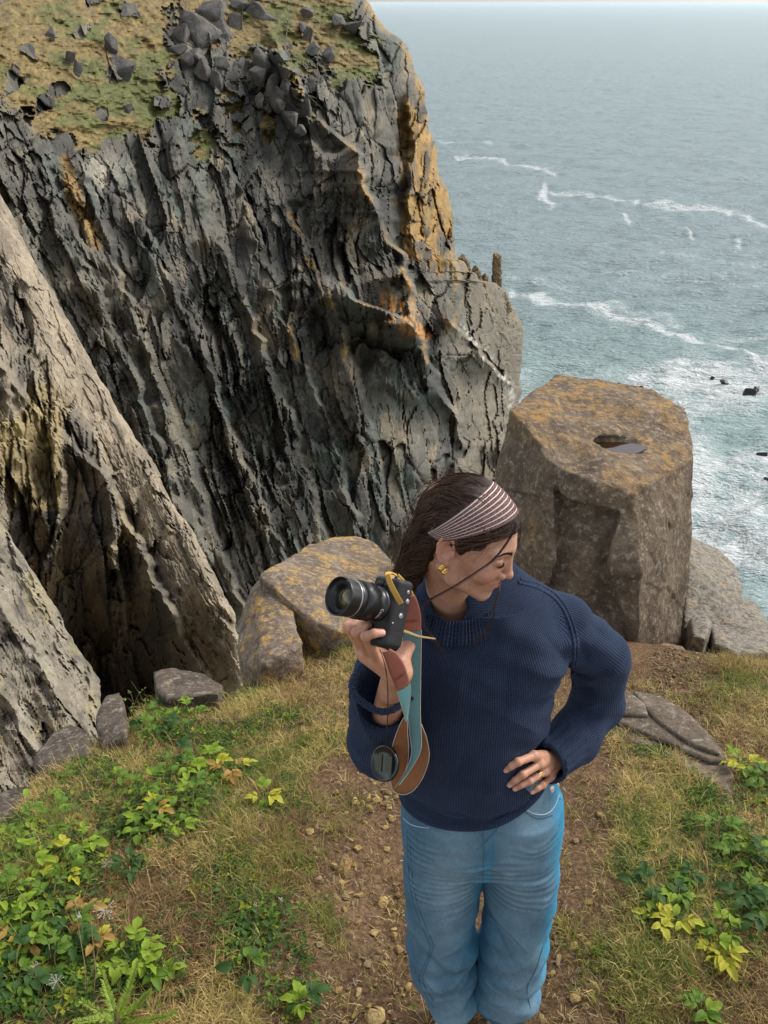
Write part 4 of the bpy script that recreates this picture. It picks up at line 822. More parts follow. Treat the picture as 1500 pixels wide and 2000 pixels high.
def leaf_mesh(seed, mat, wid=.42):
    R = np.random.default_rng(seed); n = 7; V = []; E = []; Rb = []; dr = R.uniform(.25, .7); fold = R.uniform(.15, .45); tw = R.uniform(-.4, .4)
    for i in range(n):
        t = i / (n - 1); w = wid * (math.sin(math.pi * min(1, t ** .85 * .97 + .015)) ** .75) * (1 + .05 * (-1) ** i); z = .10 * math.sin(t * 2.5) - dr * t * t * .55
        for s in (-1, -.5, 0, .5, 1):
            wz = .05 * math.sin(i * 2.3 + s * 3 + seed) * abs(s)
            V.append((s * w * math.cos(fold), t + .01 * abs(s) * (-1) ** i, z + abs(s) * w * math.sin(fold) + wz + tw * s * w * t * .6)); E.append(abs(s) ** 2 if 0 < i < n - 1 else .7); Rb.append(1.0 if s == 0 else .0)
    return mesh("leaf", V, grid_faces(n, 5), True, [mat], {'edge': E, 'rib': Rb})
LM = {k: [leaf_mesh(40 + j * 7 + i * 31, mm, w) for j in range(4)] for i, (k, mm, w) in enumerate((('g', LG, .29), ('y', LY, .28), ('l', LL, .29), ('d', LD, .32), ('o', LO, .27)))}
def stalk_mesh(P, r0, r1, mat, name="stem"):
    """a thin stalk along points P"""
    P = np.asarray(P, float); n = len(P); V = []
    for i in range(n):
        t = P[min(i + 1, n - 1)] - P[max(i - 1, 0)]; t /= np.linalg.norm(t) + 1e-9; a = np.cross(t, (0.3, .2, 1)); a /= np.linalg.norm(a) + 1e-9; b = np.cross(t, a); r = r0 + (r1 - r0) * i / (n - 1)
        for k in range(4): V.append(P[i] + r * (a * math.cos(k * 1.571) + b * math.sin(k * 1.571)))
    return mesh(name, V, grid_faces(n, 4, True), True, [mat])
def put_leaf(parent, base, dirv, size, mesh_, roll=0.0):
    d = Vector(dirv).normalized(); q = d.to_track_quat('Y', 'Z'); o = link("leaf", mesh_, parent=parent); o.rotation_mode = 'QUATERNION'
    from mathutils import Quaternion
    o.rotation_quaternion = q @ Quaternion((0, 1, 0), roll); o.location = base; o.scale = (size, size, size)
def leafy(px, py, r, kinds, label, seed, n=None, group="broad-leaved plants in the turf", size=1.0):
    p = gp(px, py); d = PX(p)[2]; rad = r / F * d; R = np.random.default_rng(seed); root = link("leafy_plant", None, label=label, cat="plant", group=group, loc=p)
    ns = n or max(4, int(r / 8)); 
    for i in range(ns):
        a = 2 * math.pi * (i + R.uniform(-.3, .3)) / ns; rr_ = rad * R.uniform(.35, .95); h = R.uniform(.02, .06) + rad * .25
        hd = np.array([math.cos(a), math.sin(a) * 1.15, 0]); tip = hd * rr_ + (0, 0, h); mid = tip * .5 + (0, 0, h * .5)
        gz = float(G_fast(p[0] + tip[0], p[1] + tip[1])) - p[2]; tip[2] = max(tip[2], gz + .025)
        link("stem", stalk_mesh([(0, 0, -.01), mid, tip], .0022, .0012, STEM if R.random() < .8 else DRYS), parent=root)
        kd = kinds[int(R.integers(0, len(kinds)))]; L = size * R.uniform(.030, .048); np_ = int(R.integers(1, 4))
        put_leaf(root, tip, (math.cos(a), math.sin(a), R.uniform(-.2, .25)), L * 1.1, LM[kd][int(R.integers(0, 4))], R.normal(0, .3))
        for j in range(np_):
            t = 1 - (j + .7) * .27; b = mid + (tip - mid) * max(0, 2 * t - 1) if t > .5 else mid * (2 * t)
            for sd in (-1, 1):
                if R.random() < .1: continue
                aa = a + sd * R.uniform(.75, 1.25); kk = kd if R.random() < .85 else kinds[int(R.integers(0, len(kinds)))]
                put_leaf(root, b + np.array([0, 0, .001 * j]), (math.cos(aa), math.sin(aa), R.uniform(-.1, .35)), L * R.uniform(.75, 1.0), LM[kk][int(R.integers(0, 4))], R.normal(0, .3))
    return root
PL = [(35, 1632, 62, 'gl', "leafy green plant at the left edge, highest in its thicket"), (118, 1632, 60, 'gl', "leafy green plant below the mauve rocks at the left"), (165, 1672, 52, 'gll', "bright-edged leafy plant right of the left thicket"), (60, 1700, 66, 'gl', "broad green plant in the middle of the left thicket"), (135, 1712, 52, 'ggy', "leafy plant with one yellow leaf low in the left thicket"),
      (20, 1775, 50, 'gl', "green plant at the left edge above the seed stalks"), (100, 1772, 46, 'g', "green plant with a long hanging leaf below the left thicket"), (45, 1842, 62, 'glo', "plant with round leaves at the left edge under the yellow stalk"), (30, 1925, 70, 'dg', "dark green mass of leaves in the lower left corner"), (105, 1905, 52, 'dg', "dark leafy plant left of the spruce sapling"), (150, 1845, 44, 'gd', "low dark-leaved plant beside the tall dry stem"),
      (262, 1375, 40, 'gl', "sprig of ribbed leaves at the brink right of the wedge-shaped rock"), (318, 1398, 36, 'gd', "dark green plant just inside the brink on the left"), (325, 1438, 34, 'gd', "ladder of dark leaves below the brink plants"), (372, 1412, 36, 'gl', "solitary yellow-edged fan of leaves near the brink"), (285, 1445, 24, 'dg', "small round-leaved plant left of the dark ladder of leaves"),
      (415, 1500, 40, 'yl', "bright yellow plant in the middle of the left turf"), (452, 1528, 40, 'lyo', "yellow and lime plant with ochre leaves in the left turf"), (368, 1520, 36, 'gl', "dark green plant left of the bright yellow plant"), (352, 1492, 26, 'gd', "small dark plant above the yellow-edged clumps"), (290, 1552, 40, 'gl', "fresh green plant with two-toned leaves in the left turf"), (232, 1545, 30, 'lg', "small lime plant left of the fresh green one"),
      (300, 1592, 34, 'yog', "yellowing plant in the middle of the left turf"), (280, 1628, 44, 'gl', "large green plant below the yellowing one"), (372, 1588, 48, 'gl', "widest green plant with yellow-green edges left of the path"), (345, 1632, 34, 'lg', "lime-edged plant under the widest green plant"), (130, 1555, 34, 'gl', "small leafy plant under the mauve rocks"), (520, 1570, 22, 'ly', "small yellow-green weed left of the path"),
      (265, 1890, 58, 'll', "bright lime plant above the spruce sapling"), (300, 1918, 44, 'gl', "green plant just above the spruce tips"), (195, 1852, 30, 'yo', "yellow withered leaves beside the tall dry stem"), (160, 1800, 26, 'lo', "small lime leaves beside the starry seed head"), (490, 1908, 36, 'gd', "dark round-leaved plant low in the left turf"), (590, 1975, 30, 'dl', "dark little plant at the bottom beside the path"), (255, 1700, 30, 'dg', "dull green plant near the dry flower heads"),
      (1345, 1246, 36, 'dd', "dark glossy plant growing against the huge boulder"), (1398, 1264, 34, 'dg', "dark leafy plant in front of the cracked low rock"), (1448, 1508, 34, 'yyl', "yellow-leaved plant right of the layered slab"), (1488, 1532, 40, 'gd', "dark green plant at the right edge beside the yellow one"), (1406, 1640, 34, 'dg', "row of dark leaves in the dry grass on the right"), (1432, 1690, 32, 'dg', "dark leaves below the row on the right"),
      (1480, 1712, 48, 'gdl', "large-leaved plant at the right edge, upper one"), (1458, 1768, 46, 'dg', "dark rosette of broad leaves on the right"), (1492, 1812, 46, 'dd', "broad dark leaves at the right edge, lower one"), (1262, 1752, 30, 'dd', "compact dark green rosette right of the jeans"), (1275, 1808, 28, 'yl', "cluster of bright yellow leaves under the dark rosette"), (1318, 1812, 30, 'yl', "lime and yellow leaves beside the dark rosette"),
      (1322, 1768, 24, 'gdl', "small green plant above the lime and yellow leaves"), (1410, 1836, 38, 'gl', "fan of notched green leaves on the lower right"), (1390, 1862, 26, 'yl', "yellow-stemmed plant below the fan of notched leaves"), (1405, 1890, 28, 'yy', "withered yellow leaves above the square pale stone"), (1368, 1990, 34, 'gl', "green plant at the bottom edge on the right"), (1345, 1730, 20, 'gd', "little green plant in dry litter on the right")]
for k, (a, b, r, kd, lab) in enumerate(PL): leafy(a, b, r, kd, lab, 1000 + k)
# ---- starry dried seed heads
WHT = plain("pale_seed", (.55, .50, .42), .8); BUD = plain("dry_bud", (.42, .34, .22), .8)
def umbel(px, py, tx, ty, rays, rr_, label, seed, mat=WHT):
    p = gp(px, py); Yt = p[1] - .02; t = W(tx, ty, Yt) - p; R = np.random.default_rng(seed); root = link("dried_flower", None, label=label, cat="dried flower", group="dried seed heads in the turf", loc=p)
    st = link("stem", stalk_mesh([(0, 0, -.01), t * .5 + (.01, 0, 0), t], .0016, .0010, DRYS), parent=root)
    for k in range(rays):
        a = R.uniform(0, 6.28); e = R.uniform(-.15, 1.1); d = np.array([math.cos(a) * math.cos(e), math.sin(a) * math.cos(e), math.sin(e)]); L = rr_ * R.uniform(.7, 1.1)
        ray = link("ray", stalk_mesh([t, t + d * L * .5 + (0, 0, .001), t + d * L], .0006, .0005, mat), parent=root)
        link("seed", chunk_mesh("seed", seed + k % 3, mat, 8, 0), parent=ray, loc=t + d * L, scale=.0021)
umbel(165, 1935, 205, 1778, 18, .032, "starry white seed head standing above the lower left turf", 1101); umbel(120, 1960, 110, 1918, 12, .024, "smaller white seed head low beside the spruce sapling", 1102); umbel(60, 1930, 68, 1888, 14, .014, "pale fuzzy seed head over the corner leaves", 1103, BUD)
umbel(190, 1730, 208, 1688, 26, .02, "round cream cluster of dry flowers in the left turf", 1104, BUD); umbel(150, 1850, 158, 1790, 14, .014, "greyish seed cluster left of the starry seed head", 1105); umbel(540, 1790, 548, 1758, 10, .008, "small white flower head in the turf left of the path", 1106); umbel(495, 1800, 500, 1768, 10, .008, "pinkish white clover head beside the path turf", 1107, BUD)
umbel(450, 1350, 452, 1308, 12, .014, "dry flower spray at the brink left of the lichen rocks", 1108, BUD); umbel(1345, 1490, 1305, 1470, 8, .008, "tiny white flower beside the layered slab", 1109)
# ---- spruce sapling poking up at the bottom edge
NEED = plain("spruce_needles", (.20, .30, .022), .5, .3, var=.35, scale=90); TW = plain("twig", (.12, .08, .04), .8)
def spruce():
    p = gp(235, 2025); root = link("spruce_sapling", None, label="bright green spruce sapling poking up at the bottom edge on the left", cat="sapling", loc=p); R = np.random.default_rng(77)
    link("trunk", stalk_mesh([(0, 0, -.02), (0, .0, .05), (0, 0, .10)], .004, .002, TW), parent=root)
    for k in range(15):
        a = R.uniform(0, 6.28) if k > 8 else (k / 9 * 6.28); L = R.uniform(.10, .17); e = R.uniform(.05, .5); d = np.array([math.cos(a) * math.cos(e), math.sin(a) * math.cos(e), math.sin(e)]); b0 = np.array([0, 0, R.uniform(.03, .10)])
        br = link("branch", stalk_mesh([b0, b0 + d * L * .5, b0 + d * L + (0, 0, .004)], .0016, .0008, TW), parent=root); n = int(L * 1150); V = []
        t = R.uniform(.08, 1, n); s = np.cross(d, (0, 0, 1)); s /= np.linalg.norm(s); u = np.cross(s, d); sg = R.choice([-1, 1], n)
        for i in range(n):
            c = b0 + d * L * t[i]; nd = d * .55 + s * sg[i] * R.uniform(.5, 1) + u * R.uniform(-.1, .75); nd /= np.linalg.norm(nd); l = R.uniform(.011, .017) * (1.1 - .4 * t[i]); w = np.cross(nd, u); w = w / np.linalg.norm(w) * .0011
            V += [c - w, c + w, c + nd * l + w * .5, c + nd * l - w * .5]
        link("needles", mesh("needles", V, np.arange(n)[:, None] * 4 + np.arange(4), False, [NEED]), parent=br, kind='stuff')
spruce()
# ---- long dry stalks
for k, (a, b, c, d_, lab) in enumerate([(165, 1960, 145, 1760, "tall dry stem rising left of the starry seed head"), (180, 1960, 176, 1690 + 90, "thin yellow stalk beside the tall dry stem"), (75, 1810, 30, 1730, "yellow bent stalk among the left leaves"), (1280, 1400, 1385, 1330, "long straw bent over the grassy mound"), (280, 1370, 256, 1330, "dry spike at the brink beside the ribbed leaves")]):
    p = gp(a, b); t = W(c, d_, p[1] + .02) - p
    link("dry_stalk", stalk_mesh([(0, 0, -.01), t * .35 + (.012, 0, 0), t * .7 + (.005, 0, 0), t], .0017, .0009, DRYS), label=lab, cat="dry stalk", loc=p)

# ================================================================== the woman
def sdf_hit(fn, px, py, y0=.8, y1=2.2, lift=0.0):
    """first point of a distance field on the ray through a photo pixel"""
    Ys = np.linspace(y0, y1, 240); p = W(px, py, Ys); d = fn(*p.T) - lift; k = np.argmax(d < 0) if (d < 0).any() else int(np.argmin(d)); return p[k]
def lofted(P, tab):
    """stack of ellipses; rows are z, cx, cy, rx, ry"""
    X, Y, Z = P; T = np.array(tab, float); T = T[np.argsort(T[:, 0])]; g = [np.interp(Z, T[:, 0], T[:, k]) for k in range(1, 5)]
    q = np.sqrt(((X - g[0]) / g[2]) ** 2 + ((Y - g[1]) / g[3]) ** 2 + 1e-9); d = (q - 1) * np.minimum(g[2], g[3]) * (.5 + .5 * np.minimum(1, 1 / q))
    return np.maximum(d, np.maximum(T[0, 0] - Z, Z - T[-1, 0]))
def dense(tab, n=9):
    T = np.array(tab, float); T = T[np.argsort(T[:, 0])]; z = np.linspace(T[0, 0], T[-1, 0], n * len(T)); R = [np.interp(z, T[:, 0], T[:, k]) for k in range(1, 5)]
    ker = np.ones(n) / n; R = [np.convolve(np.pad(r, n // 2, mode='edge'), ker, 'valid')[:len(z)] for r in R]; return np.column_stack([z] + R)
woman = link("person", None, label="woman in navy knit sweater and blue jeans with a striped headband, looking down", cat="person", loc=(0.25, 1.52, 0.0))
WO = np.array([0.25, 1.52, 0.0])
def wpart(name, v, faces, mats, attrs=None, parent=None, smooth=True, **k):
    p = parent or woman; return link(name, mesh(name, np.asarray(v) - WO, faces, smooth, mats, attrs), parent=p, **k)
# head frame, found by fitting eleven points of the face to the photo
HF, HL, HU = np.array([.938, -.237, -.253]), np.array([.23, .971, -.057]), np.array([.259, -.005, .966]); HO = np.array([.1462, 1.48, 1.5739])
_a = math.radians(8); HF, HL = math.cos(_a) * HF - math.sin(_a) * HL, math.cos(_a) * HL + math.sin(_a) * HF; HO = HO + .004 * HF
HM = np.stack([HF, HL, HU])
def h2w(p): return HO + np.asarray(p, float) @ HM * .01
def w2h(p): return ((np.asarray(p, float) - HO) @ HM.T) * 100
NB = w2h(W(893, 1215, 1.585))
def head_core(P):
    d = s_ell(P, (-1.2, 0, 3.4), (9.0, 7.2, 8.0)); d = smin(d, s_ell(P, (3.3, 0, .5), (6.3, 6.0, 8.0)), 2.0)
    d = smin(d, s_ell(P, (3.2, 0, -5.6), (4.8, 4.4, 4.0)), 1.6)
    for s in (-1, 1):
        d = smin(d, s_caps(P, (-.1, s * 5.1, -3.2), (1.3, s * 4.9, -6.2), 1.5, 1.4), 1.2); d = smin(d, s_caps(P, (1.3, s * 4.9, -6.2), (6.9, s * 1.3, -9.3), 1.4, 1.2), 1.2)
        d = smin(d, s_ell(P, (6.1, s * 3.9, -2.9), (2.1, 2.1, 2.3)), 1.8); d = smin(d, s_caps(P, (8.45, s * .8, 1.5), (6.9, s * 4.8, 1.7), .95, .85), 1.0)
    d = smin(d, s_ell(P, (6.9, 0, -9.2), (1.55, 1.8, 1.35)), .9); d = smin(d, s_ell(P, (6.8, 0, -6.2), (2.2, 2.6, 2.6)), 1.1)
    return d
def head_sdf(P):
    d = head_core(P)
    for s in (-1, 1):
        d = smax(d, -s_ell(P, (10.0, s * 3.3, .1), (1.9, 2.0, 1.15)), .6); d = smin(d, s_ell(P, (7.35, s * 3.3, -.1), (1.38, 1.55, 1.15)), .2)
        d = smax(d, -s_caps(P, (8.6, s * 2.3, .75), (7.8, s * 4.4, .7), .10), .2)
    d = smin(d, s_caps(P, (8.6, 0, 1.0), (10.0, 0, -3.3), .66, .78), .8); d = smin(d, s_ell(P, (10.1, 0, -3.75), (.98, .98, .86)), .5)
    d = smin(d, s_caps(P, (9.5, 0, -4.3), (8.4, 0, -4.9), .42), .4)
    for s in (-1, 1):
        d = smin(d, s_ell(P, (8.95, s * 1.2, -4.0), (1.0, .62, .74)), .3)
        d = smax(d, -s_caps(P, (9.4, s * .62, -4.75), (8.8, s * .68, -4.1), .24), .12); d = smax(d, -s_caps(P, (8.8, s * 1.95, -4.4), (7.8, s * 3.3, -5.9), .10, .03), .3)
        d = smin(d, s_caps(P, (8.9, 0, -5.95), (7.65, s * 2.5, -5.9), .36, .14), .3); d = smin(d, s_caps(P, (8.8, 0, -6.75), (7.6, s * 2.1, -6.25), .44, .18), .35)
        d = smax(d, -s_caps(P, (9.45, 0, -6.35), (7.95, s * 2.9, -5.75), .07, .12), .12)
    d = smin(d, s_caps(P, (-2.4, 0, -4.5), tuple(NB), 4.7, 5.4), 1.6)
    for s in (-1, 1):     # sinews of the neck, collar bones
        d = smin(d, s_caps(P, (-1.5, s * 5.2, -5), tuple(NB + (3.2, s * 1.6, 2.5)), 1.0, .9), 1.2)
    for s in (-1, 1):     # ears
        e = s_ell(P, (-1.35, s * 7.0, -.2), (1.75, .75, 3.05)); e = smax(e, -s_ell(P, (-.95, s * 7.95, .1), (1.1, .85, 1.85)), .3); e = smin(e, s_ell(P, (-.75, s * 7.0, -2.75), (.85, .5, .85)), .5)
        pts = [(-.1, .9), (-.5, 2.2), (-1.5, 2.75), (-2.6, 2.0), (-2.95, .5), (-2.6, -1.2), (-1.6, -2.6)]
        for a, b in zip(pts[:-1], pts[1:]): e = smin(e, s_caps(P, (a[0], s * 7.55, a[1]), (b[0], s * 7.55, b[1]), .30), .2)
        e = smin(e, s_caps(P, (.15, s * 7.2, -.4), (.0, s * 7.2, -1.2), .35), .3); d = smin(d, e, .35)
    return d
def head_world(X, Y, Z):
    p = np.stack([X - HO[0], Y - HO[1], Z - HO[2]]); q = np.tensordot(HM * 100, p, 1); d = head_sdf((q[0], q[1], q[2])) * .01
    return smin(d, s_ell((X, Y, Z), W(900, 1243, 1.575), (.16, .100, .125)), .02)
SKIN = Mat("skin", .42, .4); m = SKIN; o = m.obj(); n = m.noise(o, 45, 4, .6); n2 = m.noise(o, 400, 2); a = m.attr('tint', True)
m.color(m.mix(1.0, a, m.ramp(n, [(.3, (.93, .90, .90)), (.7, (1.06, 1.04, 1.03))]), 'MULTIPLY')); m.b.inputs['Subsurface Weight'].default_value = .12; m.b.inputs['Subsurface Radius'].default_value = (1, .35, .2); m.b.inputs['Subsurface Scale'].default_value = .006
m.rough(m.ramp(n, [(.3, .38), (.7, .52)])); n3 = m.noise(o, 180, 3, .7); m.color(m.mix(1.0, m.mix(1.0, a, m.ramp(n, [(.3, (.90, .86, .86)), (.7, (1.08, 1.06, 1.05))]), 'MULTIPLY'), m.ramp(n3, [(.35, (.93, .88, .86)), (.6, (1.03, 1.03, 1.03))]), 'MULTIPLY')); m.bump(m.math('ADD', n2, n3), .22, .0007); SKIN = m.m
v, f = sdf_mesh(head_world, (-.0, 1.33, 1.30), (.30, 1.68, 1.72), .0019)
n = vnormals(v, f); L = w2h(v); S0 = c3(.50, .29, .195)
def gauss(p, c, r): return np.exp(-(((p - np.array(c)) / np.array(r)) ** 2).sum(-1))
tint = np.repeat(S0[None], len(v), 0) * (1 + .05 * fbm(L[:, 0] * .5, L[:, 1] * .5, L[:, 2] * .5, o=2, s=71))[:, None]
pink = c3(.60, .22, .165)
for s in (-1, 1): tint = lerp(tint, pink, .55 * gauss(L, (7.6, s * 4.2, -3.0), (2.4, 2.0, 1.8))); tint = lerp(tint, c3(.50, .19, .14), .5 * gauss(L, (-1.2, s * 7.6, .8), (2, 1.2, 2.6)))
tint = lerp(tint, pink, .6 * gauss(L, (10.6, 0, -3.9), (1.2, 1.6, 1.3))); tint = lerp(tint, c3(.52, .19, .15), sst(.0, .5, 1 - np.abs(L[:, 2] + 6.35 - .16 * np.abs(L[:, 1])) / (.85 - .22 * np.abs(L[:, 1]))) * (L[:, 0] > 7.2) * (np.abs(L[:, 1]) < 2.7))
for s in (-1, 1):
    tint = lerp(tint, c3(.30, .15, .10), .55 * gauss(L, (8.5, s * 3.3, -.5), (1.2, 1.9, .9)))
    tint = lerp(tint, c3(.12, .06, .045), .55 * np.exp(-(((L[:, 2] - 1.75 + .0 * L[:, 1]) - .25 * np.cos((np.abs(L[:, 1]) - 3) * .8)) / .3) ** 2) * (L[:, 0] > 5.5) * sst(.9, 1.4, s * L[:, 1]) * (1 - sst(4.4, 5.4, s * L[:, 1])))
BODYV = [v]; BODYF = [f[0]]; BODYT = [tint]
# ---- hands: each finger a bent chain of joints
def chain(P, pts, r, k):
    d = None
    for i in range(len(pts) - 1):
        c = s_caps(P, pts[i], pts[i + 1], r[i], r[i + 1]); d = c if d is None else smin(d, c, k)
    return d
RH = [[(736, 1288, 1.275), (715, 1243, 1.215), (731, 1237, 1.205), (746, 1236, 1.208)], [(722, 1282, 1.285), (697, 1235, 1.232), (712, 1222, 1.232), (730, 1219, 1.25)], [(710, 1272, 1.295), (686, 1228, 1.270), (698, 1212, 1.290), (716, 1208, 1.31)], [(702, 1262, 1.305), (679, 1224, 1.290), (687, 1208, 1.305), (700, 1203, 1.32)]]
RHP = [[np.array(W(*q)) for q in fg] for fg in RH]; RW = np.array(W(776, 1312, 1.285)); RE = np.array(W(745, 1440, 1.44)); RTH = [np.array(W(*q)) for q in ((782, 1292, 1.29), (797, 1262, 1.315), (790, 1236, 1.335), (778, 1222, 1.34))]
def rhand(X, Y, Z):
    P = (X, Y, Z); d = s_caps(P, RW, RE, .0255, .034); d = smin(d, s_caps(P, RW, (RHP[0][0] + RHP[3][0]) / 2, .024, .020), .012)
    for i, fg in enumerate(RHP): d = smin(d, s_caps(P, RW * .75 + fg[0] * .25, fg[0], .016, .0115), .010)
    for i, fg in enumerate(RHP):
        r = (.0088, .0084, .0074, .0064) if i < 3 else (.0078, .0074, .0066, .0058); c = chain(P, fg, r, .003); c = smin(c, s_ell(P, fg[1], (.0092,) * 3), .003); d = smin(d, c, .005)
    return smin(d, chain(P, RTH, (.016, .0115, .0095, .008), .006), .010)
LH = [[(1043, 1476, 1.425), (1012, 1488, 1.395), (998, 1497, 1.392), (988, 1504, 1.396)], [(1054, 1492, 1.428), (1021, 1513, 1.396), (1006, 1524, 1.394), (995, 1533, 1.398)], [(1064, 1506, 1.440), (1034, 1525, 1.407), (1018, 1533, 1.400), (1006, 1540, 1.402)], [(1076, 1517, 1.455), (1060, 1533, 1.425), (1050, 1540, 1.415), (1040, 1547, 1.412)]]
LHP = [[np.array(W(*q)) for q in fg] for fg in LH]; LW_ = np.array(W(1088, 1478, 1.50)); LE = np.array(W(1150, 1410, 1.60)); LTH = [np.array(W(*q)) for q in ((1082, 1478, 1.50), (1070, 1470, 1.53), (1055, 1480, 1.55))]
def lhand(X, Y, Z):
    P = (X, Y, Z); d = s_caps(P, LW_, LE, .026, .03)
    for i, fg in enumerate(LHP): d = smin(d, s_caps(P, LW_ * .8 + fg[0] * .2, fg[0], .015, .0105), .010)
    for i, fg in enumerate(LHP):
        r = (.0090, .0082, .0074, .0064) if i < 3 else (.0078, .0070, .0064, .0056); c = chain(P, fg, r, .003); c = smin(c, s_ell(P, fg[1], (.0088,) * 3), .003); c = smin(c, s_ell(P, fg[0], (.0108,) * 3), .004); d = smin(d, c, .0035)
    return smin(d, chain(P, LTH, (.014, .011, .009), .006), .01)
def hand_mesh(fn, fingers, lo, hi):
    v, f = sdf_mesh(fn, lo, hi, .0017, 6); t = np.repeat((S0 * c3(1.08, 1.02, .98))[None], len(v), 0)
    for fg in fingers:
        for q, a in ((fg[1], .35), (fg[0], .28), (fg[3], .35)): t = lerp(t, c3(.60, .25, .18), a * gauss(v, q, (.009,) * 3))
        tip = fg[3] + (fg[3] - fg[2]) * .1; u = np.array([0, -.80, .58]); nail = tip + u * .0068; t = lerp(t, c3(.74, .47, .41), .9 * (np.exp(-(np.linalg.norm(v - nail, axis=1) / .0055) ** 4)))
        dv = fg[2] - fg[1]; dv /= np.linalg.norm(dv)
        for q in (fg[1], fg[2]):
            s = (v - q) @ dv; t = lerp(t, c3(.40, .20, .14), .30 * (np.exp(-(s / .0010) ** 2) + np.exp(-((s - .003) / .0008) ** 2)) * (np.linalg.norm(v - q, axis=1) < .011))
    BODYV.append(v); BODYF.append(f[0]); BODYT.append(t)
hand_mesh(rhand, RHP, (-.08, 1.18, 1.02), (.10, 1.50, 1.60)); hand_mesh(lhand, LHP, (.22, 1.37, .93), (.46, 1.66, 1.12))
# ---- trunk and legs under the clothes (kept thinner than the clothes)
JT = [(.102, .178, 1.53, .052, .062), (.112, .177, 1.53, .057, .068), (.13, .174, 1.53, .062, .075), (.216, .160, 1.53, .076, .088), (.32, .150, 1.53, .086, .092), (.42, .1435, 1.53, .087, .094), (.608, .1435, 1.525, .095, .100), (.74, .150, 1.52, .096, .108), (.86, .155, 1.52, .09, .11)]
JL = [(.102, .320, 1.53, .068, .072), (.112, .321, 1.53, .075, .078), (.13, .324, 1.53, .080, .084), (.216, .330, 1.53, .083, .09), (.42, .334, 1.525, .085, .094), (.608, .331, 1.52, .091, .10), (.74, .314, 1.52, .095, .108), (.86, .308, 1.52, .09, .11)]
HIP = [(.70, .229, 1.52, .165, .105), (.76, .228, 1.52, .184, .122), (.84, .222, 1.52, .182, .126), (.92, .212, 1.52, .165, .120), (.99, .203, 1.52, .145, .11)]
JT, JL, HIP = dense(JT), dense(JL), dense(HIP)
def trunk(X, Y, Z):
    P = (X, Y, Z); d = s_caps(P, (.205, 1.54, .86), (.20, 1.55, 1.24), .105, .10); d = smin(d, s_caps(P, W(800, 1240, 1.57), W(1075, 1248, 1.57), .035), .04)
    d = smin(d, s_caps(P, W(1085, 1246, 1.57), W(1164, 1292, 1.60), .036, .034), .02); d = smin(d, s_caps(P, W(1164, 1292, 1.60), W(1160, 1372, 1.62), .034, .032), .02); d = smin(d, s_caps(P, W(775, 1250, 1.57), W(740, 1450, 1.48), .036, .034), .02); d = smin(d, s_caps(P, W(893, 1215, 1.585), W(893, 1300, 1.57), .05, .07), .03)
    for T, s in ((JT, -1), (JL, 1)):
        a = [np.array([np.interp(z, T[:, 0], T[:, 1]), 1.535, z]) for z in (.06, .42, .82)]; d = smin(d, s_caps(P, a[0], a[1], .036, .048), .02); d = smin(d, s_caps(P, a[1], a[2], .048, .072), .02)
    return d
v, f = sdf_mesh(trunk, (-.05, 1.38, 0.0), (.50, 1.72, 1.45), .012); BODYV.append(v); BODYF.append(f[0]); BODYT.append(np.repeat(S0[None], len(v), 0))
off = np.cumsum([0] + [len(a) for a in BODYV[:-1]])
wpart("body", np.concatenate(BODYV), np.concatenate([a + o_ for a, o_ in zip(BODYF, off)]), [SKIN], {'tint': np.concatenate(BODYT)})

# ---- hair
HAIRM = Mat("dark_brown_hair", .55, .25); m = HAIRM; o = m.obj(); t = m.attr('tone'); m.color(m.ramp(m.math('ADD', t, m.math('MULTIPLY', m.noise(o, 120, 3), .4)), [(.2, (.010, .005, .004)), (.7, (.034, .017, .011)), (1.25, (.10, .052, .030))])); HAIRM = m.m
LINE = [(10.6, 7.4), (9.2, 6.2), (7.6, 5.5), (5.7, 4.4), (4.6, 3.0), (3.4, 2.0), (2.2, .8), (1.2, .2), (.6, .9), (.1, 2.2), (-.9, 3.1), (-2.7, 2.6), (-3.3, .4), (-3.3, -2.2), (-3.8, -5.5), (-4.5, -9), (-5.5, -16), (-25, -16), (-25, 18), (10.6, 18)]
def hair_sdf(P):
    X, Y, Z = P; d = s_ell(P, (-.7, 0, 3.6), (8.9, 7.7, 8.2)); d = smin(d, s_ell(P, (3.9, 0, 1.8), (6.5, 6.7, 7.6)), 1.5)
    d = smin(d, s_caps(P, (-4.4, -.3, 2.5), (-5.8, -1.0, -4), 4.8, 4.1), 2.5); d = smin(d, s_caps(P, (-5.8, -1.0, -4), (-7.2, -2, -13), 4.1, 3.0), 2)
    d = smax(d, poly_dist(LINE, X + .35 * np.sin(Z * 2.1 + Y), Z + .3 * np.sin(X * 1.7)), .35); return d
def lm(fn, lo, hi, vox): v, f = sdf_mesh(lambda X, Y, Z: fn((X, Y, Z)), lo, hi, vox); return v, f
v, f = lm(hair_sdf, (-17, -9, -17), (10, 9, 13.5), .22)
fl = v[:, 1] * 1.6 + v[:, 2] * .9 * sst(-2, -7, v[:, 0]) + .8 * vnoise(v[:, 0] * .3, v[:, 1] * .4, v[:, 2] * .4, 61)
hv = v + vnormals(v, f) * (.34 * vnoise(fl * .9, v[:, 0] * .14, s=62) + .14 * vnoise(fl * 3.5, v[:, 0] * .3, s=63))[:, None]
hair = wpart("hair", h2w(hv), f, [HAIRM], {'tone': np.clip(.35 + .35 * vnoise(fl * 4, v[:, 0] * .3, s=64), 0, 1)})
